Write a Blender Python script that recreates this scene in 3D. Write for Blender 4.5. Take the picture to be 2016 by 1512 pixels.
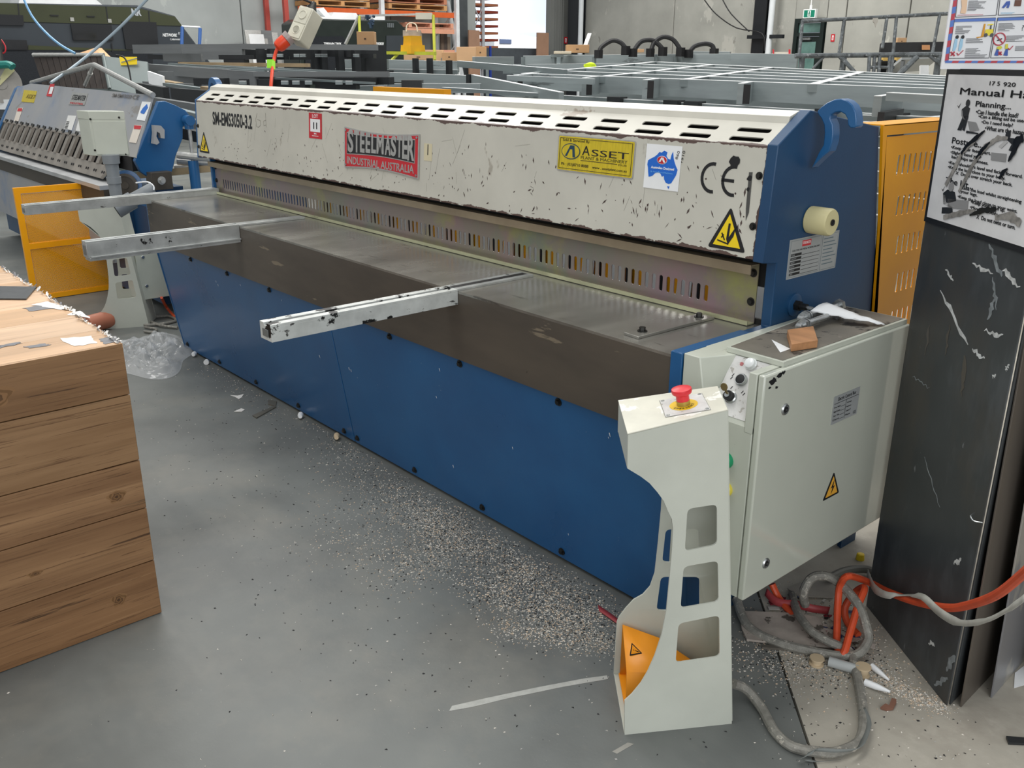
import bpy, bmesh, math, random
from mathutils import Vector as V, Matrix
random.seed(7)
S = bpy.context.scene
for o in list(bpy.data.objects): bpy.data.objects.remove(o)
# ------------------------------------------------------------------ camera
F_PX = 1794.96058; YAW = 0.85605; PITCH = -0.34028; ROLL = 0.00270
EYE = V((4.57646, -1.59792, 1.42601))
FW = V((-math.sin(YAW)*math.cos(PITCH), math.cos(YAW)*math.cos(PITCH), math.sin(PITCH)))
_r = V((math.cos(YAW), math.sin(YAW), 0)); _u = _r.cross(FW)
RT = _r*math.cos(ROLL)+_u*math.sin(ROLL); UP = -_r*math.sin(ROLL)+_u*math.cos(ROLL)
cd = bpy.data.cameras.new('camera'); cam = bpy.data.objects.new('camera', cd); S.collection.objects.link(cam)
cd.sensor_width = 36; cd.lens = F_PX/2016*36; cd.clip_end = 200; cd.clip_start = .05
cam.matrix_world = Matrix(((RT.x, UP.x, -FW.x, EYE.x), (RT.y, UP.y, -FW.y, EYE.y), (RT.z, UP.z, -FW.z, EYE.z), (0, 0, 0, 1)))
S.camera = cam
# ------------------------------------------------------------------ world, light, exposure
S.view_settings.view_transform = 'Standard'; S.view_settings.look = 'None'
S.view_settings.exposure = 0.0; S.view_settings.gamma = 1; S.view_settings.use_curve_mapping = False
w = bpy.data.worlds.new('sky'); S.world = w; w.use_nodes = True
bg = w.node_tree.nodes['Background']; bg.inputs[0].default_value = (.95, .975, 1, 1); bg.inputs[1].default_value = .62
def area(name, loc, target, sx, sy, power, col=(1, 1, 1)):
    l = bpy.data.lights.new(name, 'AREA'); l.shape = 'RECTANGLE'; l.size = sx; l.size_y = sy; l.energy = power; l.color = col
    o = bpy.data.objects.new(name, l); S.collection.objects.link(o); o.location = loc
    o.rotation_euler = (V(target)-V(loc)).to_track_quat('-Z', 'Y').to_euler(); return o
area('skylight_strip', (1.0, 1.5, 8.0), (1.0, 1.5, 0), 3, 14, 520, (1, .98, .94))
area('skylight_strip', (-7.0, 8, 8.0), (-7, 8, 0), 3, 16, 1500, (1, .98, .94))
area('roller_door_daylight', (9.5, -4.5, 3.2), (1.5, .5, .4), 6, 5, 260, (.95, .97, 1))
area('yard_daylight', (-21, 23, 8), (-29.6, 28, 3), 6, 6, 1900, (.93, .96, 1))
# ------------------------------------------------------------------ pixel <-> real surface helpers
def ray(x, y): return FW+RT*((x-1008)/F_PX)-UP*((y-756)/F_PX)
def on(x, y, n, c):
    n = V(n); r = ray(x, y); return EYE+r*((c-n.dot(EYE))/n.dot(r))
def zP(x, y, z=0.): return on(x, y, (0, 0, 1), z)
def xP(x, y, c): return on(x, y, (1, 0, 0), c)
def yP(x, y, c): return on(x, y, (0, 1, 0), c)
def dP(x, y, t): return EYE+ray(x, y)*t
# ------------------------------------------------------------------ materials
def lin(c):
    if isinstance(c, str): c = tuple(int(c[i:i+2], 16)/255 for i in (0, 2, 4))
    return tuple((x/12.92 if x <= .04045 else ((x+.055)/1.055)**2.4) for x in c)+(1,)
_mats = {}
def mat(name, c, r=.5, m=0., v=.07, vs=6., bump=0., bs=90., chips=(), st=(1, 1, 1), edges=(), emit=0, trans=0, coat=0, c2=None, spec=.5, rv=.1, alpha=1):
    if name in _mats: return _mats[name]
    M = bpy.data.materials.new(name); M.use_nodes = True; nt = M.node_tree; N = nt.nodes; L = nt.links
    b = N['Principled BSDF']; tc = N.new('ShaderNodeTexCoord')
    def mapped(s):
        mp = N.new('ShaderNodeMapping'); mp.inputs['Scale'].default_value = s; L.new(tc.outputs['Object'], mp.inputs[0]); return mp.outputs[0]
    def noise(s, scale, det=4, rough=.6, off=0):
        n = N.new('ShaderNodeTexNoise'); n.inputs['Scale'].default_value = scale; n.inputs['Detail'].default_value = det; n.inputs['Roughness'].default_value = rough
        mp = mapped(s); L.new(mp, n.inputs['Vector'])
        if off: mp.node.inputs['Location'].default_value = (off, off*1.7, off*.6)
        return n.outputs['Fac']
    def mth(op, a, b_=0., clamp=False):
        q = N.new('ShaderNodeMath'); q.operation = op; q.use_clamp = clamp
        for i, z in enumerate((a, b_)):
            if isinstance(z, (int, float)): q.inputs[i].default_value = z
            else: L.new(z, q.inputs[i])
        return q.outputs[0]
    def mix(f, a, bb):
        q = N.new('ShaderNodeMix'); q.data_type = 'RGBA'
        if isinstance(f, (int, float)): q.inputs[0].default_value = f
        else: L.new(f, q.inputs[0])
        for i, z in ((6, a), (7, bb)):
            if isinstance(z, tuple): q.inputs[i].default_value = z
            else: L.new(z, q.inputs[i])
        return q.outputs[2]
    col = lin(c); base = col
    nf = noise(st, vs)
    lo = tuple(x*(1-2*v) for x in col[:3])+(1,); hi = tuple(min(1, x*(1+2*v)) for x in col[:3])+(1,)
    if c2: lo, hi = lin(c), lin(c2)
    fac = mth('ADD', mth('MULTIPLY', nf, 2.2), -.6, True)
    out = mix(fac, lo, hi)
    rgh = mth('ADD', mth('MULTIPLY', nf, 2*rv), r-rv, True)
    for k, ch in enumerate(chips):
        cc, sc, th, stc = ch[:4]; th = th if len(ch) > 4 else .5+(th-.5)*.9; n = noise(stc, sc, 5, .65, off=3.1*(k+1)); f = mth('MULTIPLY', mth('SUBTRACT', n, th), ch[4] if len(ch) > 4 else 40, True)
        if len(ch) > 5: f = mth('MULTIPLY', f, ch[5])
        out = mix(f, out, lin(cc))
    for k, (cc, ax, pos, wid, sc, th) in enumerate(edges):
        sp = N.new('ShaderNodeSeparateXYZ'); L.new(tc.outputs['Object'], sp.inputs[0])
        d = mth('ABSOLUTE', mth('SUBTRACT', sp.outputs[ax], pos)); e = mth('SUBTRACT', 1, mth('DIVIDE', d, wid))
        n = noise((1, 1, 1), sc, 5, .65, off=5+k); f = mth('MULTIPLY', mth('SUBTRACT', mth('ADD', mth('MULTIPLY', e, .35), n), th), 40, True)
        f = mth('MULTIPLY', f, mth('GREATER_THAN', e, 0)); out = mix(f, out, lin(cc))
    L.new(out, b.inputs['Base Color']); L.new(rgh, b.inputs['Roughness'])
    b.inputs['Metallic'].default_value = m; b.inputs['Specular IOR Level'].default_value = spec
    if coat: b.inputs['Coat Weight'].default_value = coat; b.inputs['Coat Roughness'].default_value = .12
    if trans: b.inputs['Transmission Weight'].default_value = trans
    if alpha < 1: b.inputs['Alpha'].default_value = alpha
    if emit: b.inputs['Emission Color'].default_value = col; b.inputs['Emission Strength'].default_value = emit
    if bump:
        bp = N.new('ShaderNodeBump'); bp.inputs['Strength'].default_value = min(1, bump); bp.inputs['Distance'].default_value = .004
        L.new(noise(st, bs), bp.inputs['Height']); L.new(bp.outputs[0], b.inputs['Normal'])
    _mats[name] = M; return M
def flat(c, r=.6, m=0., name=None): return mat(name or ('print_'+(c if isinstance(c, str) else '_')), c, r, m, v=.03, rv=.02)
# ------------------------------------------------------------------ geometry builder
def _curve_mesh(cu):
    o = bpy.data.objects.new('tmp', cu); S.collection.objects.link(o)
    dg = bpy.context.evaluated_depsgraph_get(); me = bpy.data.meshes.new_from_object(o.evaluated_get(dg))
    vs = [x.co.copy() for x in me.vertices]; fs = [tuple(p.vertices) for p in me.polygons]
    bpy.data.objects.remove(o); bpy.data.curves.remove(cu); bpy.data.meshes.remove(me); return vs, fs
class Fr:
    def __init__(s, o, u, v, n=None):
        s.o = V(o); s.u = V(u).normalized(); s.n = (V(n) if n is not None else V(u).cross(V(v))).normalized(); v = V(v)
        s.v = (v-s.u*v.dot(s.u)).normalized()
    def p(s, a, b, c=0.): return s.o+s.u*a+s.v*b+s.n*c
    def px(s, x, y):
        q = on(x, y, s.n, s.n.dot(s.o))-s.o; return q.dot(s.u), q.dot(s.v)
class MB:
    def __init__(s): s.v = []; s.f = []; s.m = []; s.mats = []
    def mi(s, m):
        if m not in s.mats: s.mats.append(m)
        return s.mats.index(m)
    def add(s, vs, fs, m):
        k = len(s.v); s.v += [V(x) for x in vs]; i = s.mi(m)
        for f in fs: s.f.append(tuple(a+k for a in f)); s.m.append(i)
        return s
    def obox(s, o, a, b, c, m):
        o, a, b, c = V(o), V(a), V(b), V(c)
        return s.add([o, o+a, o+a+b, o+b, o+c, o+a+c, o+a+b+c, o+b+c], [(0, 3, 2, 1), (4, 5, 6, 7), (0, 1, 5, 4), (1, 2, 6, 5), (2, 3, 7, 6), (3, 0, 4, 7)], m)
    def box(s, x0, x1, y0, y1, z0, z1, m): return s.obox((x0, y0, z0), (x1-x0, 0, 0), (0, y1-y0, 0), (0, 0, z1-z0), m)
    def prism(s, pts, ext, m):
        n = len(pts); ext = V(ext); vs = [V(p) for p in pts]; vs += [p+ext for p in vs]
        return s.add(vs, [tuple(range(n))[::-1], tuple(range(n, 2*n))]+[(i, (i+1) % n, n+(i+1) % n, n+i) for i in range(n)], m)
    def cyl(s, p, q, r, m, r2=None, n=14, cap=True):
        p, q = V(p), V(q); d = (q-p).normalized(); a = d.orthogonal().normalized(); b = d.cross(a); r2 = r if r2 is None else r2
        vs = [p+(a*math.cos(t)+b*math.sin(t))*r for t in [2*math.pi*i/n for i in range(n)]]+[q+(a*math.cos(t)+b*math.sin(t))*r2 for t in [2*math.pi*i/n for i in range(n)]]
        fs = [(i, (i+1) % n, n+(i+1) % n, n+i) for i in range(n)]
        if cap: fs += [tuple(range(n))[::-1], tuple(range(n, 2*n))]
        return s.add(vs, fs, m)
    def tube(s, pts, r, m, n=8, smooth=3):
        pts = [V(p) for p in pts]
        if smooth:
            out = []
            for i in range(len(pts)-1):
                p0 = pts[max(0, i-1)]; p1 = pts[i]; p2 = pts[i+1]; p3 = pts[min(len(pts)-1, i+2)]
                for k in range(smooth):
                    t = k/smooth; out.append(.5*((2*p1)+(p2-p0)*t+(2*p0-5*p1+4*p2-p3)*t*t+(3*p1-p0-3*p2+p3)*t**3))
            pts = out+[pts[-1]]
        vs = []; a = None
        for i, p in enumerate(pts):
            d = (pts[min(i+1, len(pts)-1)]-pts[max(i-1, 0)]).normalized()
            a = d.orthogonal().normalized() if a is None else (a-d*a.dot(d)).normalized(); b = d.cross(a)
            rr = r[i*(len(r)-1)//max(1, len(pts)-1)] if isinstance(r, (list, tuple)) else r
            vs += [p+(a*math.cos(2*math.pi*j/n)+b*math.sin(2*math.pi*j/n))*rr for j in range(n)]
        fs = [(i*n+j, i*n+(j+1) % n, (i+1)*n+(j+1) % n, (i+1)*n+j) for i in range(len(pts)-1) for j in range(n)]
        fs += [tuple(range(n))[::-1], tuple(range((len(pts)-1)*n, len(pts)*n))]
        return s.add(vs, fs, m)
    def lathe(s, o, ax, prof, m, n=20):
        o = V(o); d = V(ax).normalized(); a = d.orthogonal().normalized(); b = d.cross(a); vs = []
        for (r, h) in prof: vs += [o+d*h+(a*math.cos(2*math.pi*j/n)+b*math.sin(2*math.pi*j/n))*r for j in range(n)]
        k = len(prof); fs = [(i*n+j, i*n+(j+1) % n, (i+1)*n+(j+1) % n, (i+1)*n+j) for i in range(k-1) for j in range(n)]
        fs += [tuple(range(n))[::-1], tuple(range((k-1)*n, k*n))]
        return s.add(vs, fs, m)
    def plate(s, fr, outer, holes, t, m, c=0.):
        cu = bpy.data.curves.new('c', 'CURVE'); cu.dimensions = '2D'; cu.fill_mode = 'BOTH'; cu.extrude = t/2
        for poly in [outer]+list(holes):
            sp = cu.splines.new('POLY'); sp.points.add(len(poly)-1); sp.use_cyclic_u = True
            for i, (a, b) in enumerate(poly): sp.points[i].co = (a, b, 0, 1)
        vs, fs = _curve_mesh(cu); return s.add([fr.p(x.x, x.y, c+x.z) for x in vs], fs, m)
    def text(s, fr, body, x, y, h, w=None, m=None, c=.0012, ext=.0004, shear=0, bold=0, align='L', rot=0):
        cu = bpy.data.curves.new('t', 'FONT'); cu.body = body; cu.size = 1; cu.extrude = .001; cu.offset = bold; cu.shear = shear; cu.resolution_u = 3
        vs, fs = _curve_mesh(cu)
        if not vs: return s
        xs = [q.x for q in vs]; ys = [q.y for q in vs]; x0, x1, y0, y1 = min(xs), max(xs), min(ys), max(ys)
        k = h/(y1-y0); kx = (w/(x1-x0)) if w else k; W_ = (x1-x0)*kx
        ox = x-(W_/2 if align == 'C' else 0); cr, sr = math.cos(rot), math.sin(rot); out = []
        for q in vs:
            a = (q.x-x0)*kx; b = (q.y-y0)*k; out.append(fr.p(ox+a*cr-b*sr, y+a*sr+b*cr, c+(ext if q.z > 0 else 0)))
        return s.add(out, fs, m)
    def poly(s, fr, pts, m, c=.0008, t=.0006):
        return s.prism([fr.p(a, b, c) for a, b in pts], fr.n*t, m)
    def rect(s, fr, x0, x1, y0, y1, m, c=.0008, t=.0006): return s.poly(fr, [(x0, y0), (x1, y0), (x1, y1), (x0, y1)], m, c, t)
    def disc(s, fr, x, y, rx, ry, m, c=.0008, t=.0006, n=24): return s.poly(fr, [(x+rx*math.cos(2*math.pi*i/n), y+ry*math.sin(2*math.pi*i/n)) for i in range(n)], m, c, t)
    def line(s, fr, a, b, w, m, c=.0008, t=.0006):
        (x0, y0), (x1, y1) = a, b; L_ = math.hypot(x1-x0, y1-y0) or 1; nx, ny = -(y1-y0)/L_*w/2, (x1-x0)/L_*w/2
        return s.poly(fr, [(x0+nx, y0+ny), (x1+nx, y1+ny), (x1-nx, y1-ny), (x0-nx, y0-ny)], m, c, t)
    def build(s, name, parent=None, loc=None, label=None, bevel=0, kind=None, recalc=True):
        base = V((0, 0, 0))
        if parent is not None:
            p = parent
            while p is not None: base += p.location; p = p.parent
        elif loc is not None: base = V(loc)
        elif s.v:
            xs = [q.x for q in s.v]; ys = [q.y for q in s.v]; zs = [q.z for q in s.v]; base = V(((min(xs)+max(xs))/2, (min(ys)+max(ys))/2, min(zs)))
        me = bpy.data.meshes.new(name); me.from_pydata([q-base for q in s.v], [], s.f)
        for m in s.mats: me.materials.append(m)
        for i, p in enumerate(me.polygons): p.material_index = s.m[i]
        if recalc:
            bm = bmesh.new(); bm.from_mesh(me); bmesh.ops.recalc_face_normals(bm, faces=bm.faces); bm.to_mesh(me); bm.free()
        for p in me.polygons: p.use_smooth = True
        me.set_sharp_from_angle(angle=math.radians(32)); me.update()
        o = bpy.data.objects.new(name, me); S.collection.objects.link(o)
        if parent is not None: o.parent = parent
        else: o.location = base
        if label: o['label'] = label
        if kind: o['kind'] = kind
        if bevel:
            b = o.modifiers.new('bevel', 'BEVEL'); b.width = bevel; b.segments = 2; b.limit_method = 'ANGLE'; b.angle_limit = math.radians(40)
        return o
    def thing(s, name, label, cat, group=None, **k):
        o = s.build(name, **k); o['label'] = label; o['category'] = cat
        if group: o['group'] = group
        return o
    def struct(s, name, parent=None, **k): return s.build(name, parent, kind=None if parent else 'structure', **k)
def T(name, label, cat, loc, group=None):
    o = bpy.data.objects.new(name, None); S.collection.objects.link(o); o.location = loc; o['label'] = label; o['category'] = cat
    if group: o['group'] = group
    return o
def bolt(p, d, parent, r=.006, h=.006, m=None, name='bolt'):
    mb = MB(); d = V(d).normalized(); p = V(p); m = m or M_bolt
    mb.cyl(p-d*.001, p+d*.0015, r*1.6, m, n=14); mb.cyl(p+d*.0015, p+d*(h+.0015), r, m, n=6); return mb.build(name, parent)
def rrect(x0, x1, y0, y1, r, k=4):
    out = []
    for cx, cy, a in ((x1-r, y0+r, -90), (x1-r, y1-r, 0), (x0+r, y1-r, 90), (x0+r, y0+r, 180)):
        for i in range(k+1): t = math.radians(a+90*i/k); out.append((cx+r*math.cos(t), cy+r*math.sin(t)))
    return out
def rpoly(pts, r, k=4):
    out = []; n = len(pts)
    for i in range(n):
        p = V(pts[i]).to_2d(); a = V(pts[i-1]).to_2d(); b = V(pts[(i+1) % n]).to_2d(); da = (a-p); db = (b-p); rr = min(r, da.length*.45, db.length*.45)
        s0 = p+da.normalized()*rr; s1 = p+db.normalized()*rr
        for j in range(k+1): t = j/k; q = s0*(1-t)**2+p*2*t*(1-t)+s1*t*t; out.append((q.x, q.y))
    return out
# palette
K = lambda c, **k: mat(k.pop('name'), c, **k)
M_bolt = mat('black_oxide_steel', '3a3a38', .35, .8)
M_steel = mat('bright_zinc_steel', 'b9bcbc', .28, .9, v=.12, vs=30)
M_blk = mat('black_rubber', '141416', .6)
M_cream = mat('cream_machine_paint', 'c6c5b8', .42, v=.05, vs=5, bump=.05, bs=200, chips=[('4a4340', 14, .745, (1, 1, 1)), ('8f8b80', 30, .72, (4, 1, 1))])
M_grn = mat('pale_grey_green_paint', 'c0c4b7', .33, v=.04, vs=4, chips=[('55554c', 26, .74, (1, 1, .6))])
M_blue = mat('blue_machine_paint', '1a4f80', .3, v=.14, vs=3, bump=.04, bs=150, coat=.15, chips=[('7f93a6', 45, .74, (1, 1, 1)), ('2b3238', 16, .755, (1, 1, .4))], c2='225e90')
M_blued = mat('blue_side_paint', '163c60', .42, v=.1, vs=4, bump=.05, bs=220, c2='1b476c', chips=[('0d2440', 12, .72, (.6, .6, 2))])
M_yel = mat('yellow_guard_paint', 'ffa906', .35, v=.05, vs=4, chips=[('4a3420', 30, .77, (1, 1, 1))])
P_blk = flat('15171a', .5); P_wht = flat('eef0f0', .4); P_red = flat('c4202c', .4); P_yel = flat('f2d21c', .4)
# ------------------------------------------------------------------ setting: floor and walls
M_floor = mat('painted_concrete', '6a6d6a', .5, v=.16, vs=1.6, bump=.12, bs=60, rv=.12, chips=[('8a877d', 2.2, .5, (1, 1, 1), 4, .5), ('4e5253', 1.6, .55, (.5, 1.4, 1), 5, .6), ('7d7b73', 9, .6, (1, 1, 1), 6, .5), ('b9b5a8', 160, .735, (1, 1, 1)), ('3c3e3e', 120, .76, (1, 1, 1))])
M_slab = mat('raw_concrete', 'a39e92', .7, v=.14, vs=3, bump=.2, bs=50, chips=[('857d72', 3, .52, (1, 1, 1), 5, .6), ('c2bcb0', 6, .58, (1, 1, 1), 6, .6), ('4b4a46', 110, .74, (1, 1, 1))])
def halfplane(pts, keep, c):
    out = []; n = len(pts)
    for i in range(n):
        a, b = pts[i], pts[(i+1) % n]; da = (a[0]+a[1]-c)*keep; db = (b[0]+b[1]-c)*keep
        if da >= 0: out.append(a)
        if da*db < 0: t = da/(da-db); out.append((a[0]+(b[0]-a[0])*t, a[1]+(b[1]-a[1])*t))
    return out
FL = [(-16, -8), (9, -8), (9, 18.3), (-16, 18.3)]
for keep, m, c in ((-1, M_floor, 3.741), (1, M_slab, 3.750)):
    mb = MB(); mb.prism([(a, b, -.12) for a, b in halfplane(FL, keep, c)], (0, 0, .12), m); mb.struct('floor', loc=(0, 0, 0))
mb = MB(); mb.box(-60, 40, -40, 60, -.2, -.125, mat('joint_dirt', '3f3d39', .9)); mb.struct('floor', loc=(0, 0, 0))
M_wall = mat('precast_concrete', 'a3a39c', .8, v=.1, vs=.9, bump=.08, bs=12, chips=[('b7b6ae', 1.4, .62, (1, 1, .6)), ('8c8b84', 2.2, .66, (1, 1, .5))])
M_wall2 = mat('precast_concrete_left', 'a9aeac', .8, v=.07, vs=.8, bump=.08, bs=12, chips=[('b9beba', 1.4, .62, (1, 1, .6))])
def wall_panels(name, ax, pos, cuts, z1, m):
    par = None
    for a, b in zip(cuts[:-1], cuts[1:]):
        mb = MB()
        if ax == 'y': mb.box(a+.012, b-.012, pos, pos+.18, 0, z1, m)
        else: mb.box(pos-.18, pos, a+.012, b-.012, 0, z1, m)
        if par is None: par = mb.struct(name, bevel=.012)
        else: mb.struct('panel', parent=par, bevel=.012)
    mb = MB()
    if ax == 'y': mb.box(cuts[0], cuts[-1], pos+.16, pos+.2, 0, z1-.01, M_blk)
    else: mb.box(pos-.2, pos-.16, cuts[0], cuts[-1], 0, z1-.01, M_blk)
    mb.struct('joint_backing', parent=par)
YW = 18.1; XW = -15.7
xj = [yP(x, 60, YW).x for x in (1325, 1482, 1662, 1786)]
dx0, dx1 = yP(1563, 80, YW).x, yP(1621, 80, YW).x
wall_panels('wall_back', 'y', YW, [-15.7, xj[0], xj[1], dx0-.02], 6.5, M_wall)
wall_panels('wall_back_right', 'y', YW, [dx1+.02, xj[2], xj[3], -2.6, 1, 5, 9], 6.5, M_wall)
mb = MB(); mb.box(dx0-.02, dx1+.02, YW, YW+.18, 2.36, 6.5, M_wall); mb.struct('wall_back_lintel')
yl0 = xP(952, 60, XW).y; yl1 = xP(1083, 60, XW).y
wall_panels('wall_left', 'x', XW, [-8, 2.2, xP(478, 60, XW).y, 12.0, xP(905, 60, XW).y, yl0-.25], 6.5, M_wall2)
M_jamb = mat('grey_cladding', '7d7f7c', .6, v=.04, vs=1)
mb = MB(); mb.box(XW-.18, XW, yl1, YW, 0, 6.5, M_jamb)
for y in (yl1+.15, yl1+.36, yl1+.44): mb.box(XW, XW+.05, y, y+.05, 0, 6.5, M_jamb)
mb.struct('wall_left_jamb')
# yard beyond the open roller door
M_yard = mat('sunlit_rendered_wall', 'dfe6f2', .8, v=.02, vs=.5)
mb = MB(); mb.box(-30, -29.6, 10, 60, -.1, 9, M_yard); mb.struct('wall_yard')
mb = MB(); mb.box(-29.6, -29.3, 24, 40, 2.4, 2.7, M_yard); mb.box(-29.6, -29.4, 27.6, 27.9, 0, 9, M_yard); mb.struct('trim_1')
# exit door in the back wall
M_dk = mat('dark_door_frame', '15211f', .4); M_glass = mat('green_tinted_glass', '7fa39b', .12, v=.3, vs=1.5, c2='3d5a56')
dr = MB(); fd = .12
dr.box(dx0, dx0+.09, YW-.04, YW+fd, 0, 2.36, M_dk); dr.box(dx1-.09, dx1, YW-.04, YW+fd, 0, 2.36, M_dk)
dr.box(dx0+.09, dx1-.09, YW-.04, YW+fd, 2.27, 2.36, M_dk); dr.box(dx0+.09, dx1-.09, YW-.04, YW+fd, 1.98, 2.05, M_dk)
door = dr.struct('door_1')
mb = MB(); mb.box(dx0+.1, dx1-.1, YW, YW+.05, .02, 1.97, M_dk); lf = mb.build('door_leaf', door)
mb = MB(); mb.box(dx0+.18, dx1-.18, YW-.012, YW+.03, .15, 1.86, M_glass); mb.build('glass_pane', lf)
mb = MB(); mb.box(dx0+.1, dx1-.1, YW+.01, YW+.04, 2.06, 2.26, M_glass); mb.build('glass_pane', door)
mb = MB(); mb.box(dx0+.2, dx1-.3, YW-.07, YW-.01, 1.9, 1.95, M_steel); mb.build('door_closer', lf)
# exit sign
M_grs = flat('0c7d63', .4)
e0 = yP(1586, 16, YW-.3); ex = T('exit_sign', 'green and white exit sign hanging from a rod above the far door', 'sign', (e0.x, YW-.3, 2.41))
mb = MB(); sx0, sx1 = yP(1585, 25, YW-.3).x, yP(1606, 25, YW-.3).x; z0, z1 = yP(1595, 34, YW-.3).z, yP(1595, 20, YW-.3).z
mb.box(sx0-.02, sx1+.02, YW-.34, YW-.26, z0-.02, z1+.02, P_wht); mb.build('housing', ex)
fr = Fr((sx0, YW-.34, z0), (1, 0, 0), (0, 0, 1)); W_, H_ = sx1-sx0, z1-z0
mb = MB(); mb.rect(fr, 0, W_, 0, H_, M_grs, t=.002); mb.build('green_face', ex)
mb = MB(); mb.rect(fr, W_*.36, W_*.64, H_*.08, H_*.92, P_wht, c=.004); mb.disc(fr, W_*.5, H_*.75, .014, .014, M_grs, c=.006); mb.line(fr, (W_*.5, H_*.65), (W_*.5, H_*.4), .02, M_grs, c=.006); mb.line(fr, (W_*.5, H_*.4), (W_*.42, H_*.15), .014, M_grs, c=.006); mb.line(fr, (W_*.5, H_*.4), (W_*.58, H_*.2), .014, M_grs, c=.006); mb.line(fr, (W_*.42, H_*.5), (W_*.58, H_*.58), .012, M_grs, c=.006); mb.build('running_man_symbol', ex)
mb = MB(); xc = (sx0+sx1)/2; mb.cyl((xc, YW-.3, z1), (xc, YW-.3, 6.4), .012, P_wht); mb.cyl((xc, YW-.3, z1+.02), (xc, YW-.3, z1+.1), .03, P_wht); mb.build('hanging_rod', ex)
def fire_sign(fr, W_, H_, label):
    mb = MB(); mb.rect(fr, 0, W_, 0, H_, P_red, c=.002, t=.004); o = mb.thing('fire_extinguisher_sign', label, 'sign')
    mb = MB(); mb.rect(fr, W_*.28, W_*.72, H_*.2, H_*.82, P_wht, c=.007); mb.rect(fr, W_*.42, W_*.58, H_*.28, H_*.6, P_red, c=.009); mb.disc(fr, W_*.5, H_*.64, W_*.08, H_*.06, P_red, c=.009); mb.build('symbol', o)
a = yP(1635, 82, YW-.01); b = yP(1644, 67, YW-.01); fire_sign(Fr((a.x, YW-.005, a.z), (1, 0, 0), (0, 0, 1)), b.x-a.x, b.z-a.z, 'small red and white sign on the back wall right of the dark door')
a = yP(1116, 86, YW-.06); b = yP(1123, 73, YW-.06); fire_sign(Fr((a.x, YW-.165, a.z), (1, 0, 0), (0, 0, 1)), b.x-a.x, b.z-a.z, 'small red sign on the black steel column by the roller door')
# steel columns and downpipes
M_col = mat('black_steel_column', '1b1e22', .4, v=.05); M_pipe = mat('white_plastic_pipe', 'd8dde0', .4, v=.02)
def icol(x0, x1, y0, y1, label, m):
    mb = MB(); mb.box(x0, x1, y0, y0+.03, 0, 6.4, m); mb.box(x0, x1, y1-.03, y1, 0, 6.4, m); xm = (x0+x1)/2; mb.box(xm-.02, xm+.02, y0+.03, y1-.03, 0, 6.4, m); mb.thing('steel_column', label, 'column')
c0 = yP(1119, 60, YW-.3).x; c1 = yP(1139, 60, YW-.3).x; icol(c0, c1, YW-.33, YW-.03, 'black steel column in the back corner beside the roller door', M_col)
c0 = yP(1483, 60, YW-.3).x; c1 = yP(1506, 60, YW-.3).x; icol(c0, c1, YW-.33, YW-.03, 'black steel column on the back wall left of the exit door', M_col)
c0 = xP(905, 60, XW+.35).y; c1 = xP(921, 60, XW+.35).y
mb = MB(); mb.box(XW+.02, XW+.35, c0, c1, 0, 6.4, mat('grey_column', '4a4f52', .5)); mb.thing('steel_column', 'dark grey boxed column between the pallet rack and the open doorway', 'column')
for px, pz, lb in ((1143, 0, 'white downpipe beside the black corner column'), (1516, 105, 'white downpipe beside the black column near the exit door')):
    q = yP(px, 60, YW-.42); mb = MB(); mb.cyl((q.x, YW-.42, .0), (q.x, YW-.42, 6.4), .07, M_pipe, n=16); mb.thing('downpipe', lb, 'pipe')
for k, (x0, y0, x1, y1) in enumerate(((1472, 73, 1542, 72),)):
    a = yP(x0, y0, YW-.45); b = yP(x1, y1, YW-.45); mb = MB(); mb.box(a.x, b.x, YW-.48, YW-.4, a.z-.04, a.z+.04, M_col); mb.thing('wall_bracket', 'dark horizontal bracket across the column left of the exit door', 'bracket')
for pts, lb in ((((1387, 0), (1410, 28), (1450, 55), (1500, 66), (1505, 100)), 'black cable sagging across the back wall to the column'), (((1423, 0), (1440, 28), (1475, 62)), 'thin dark cable above the sagging black cable')):
    mb = MB(); mb.tube([yP(x, y, YW-.5) for x, y in pts], .014, M_blk, n=6, smooth=4); mb.thing('cable', lb, 'cable')
# ------------------------------------------------------------------ the guillotine shear
SH = T('plate_shear', 'long blue and cream guillotine shear with a grey steel table', 'shear', (1.65, .45, 0))
L_ = 3.3
M_tt = mat('ground_steel_table', '94928b', .25, .6, v=.14, vs=7, st=(1, .35, 1), rv=.1, bump=.008, bs=60, chips=[('6d6b66', 9, .66, (.4, 2.5, 1)), ('55524e', 26, .73, (1, 1, 1))])
M_tf = mat('mill_scale_steel', '645c52', .42, .25, v=.16, vs=3, st=(.6, 1, 2), bump=.05, bs=90, c2='4c4741', chips=[('867b69', 5, .66, (.5, 1, 3)), ('262523', 30, .755, (1, 1, .7))])
mb = MB(); mb.box(0, L_, .0, .42, .78, .787, M_tt); mb.box(0, L_, .0, .42, .5745, .78, M_tf); mb.build('table', SH)
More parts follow.
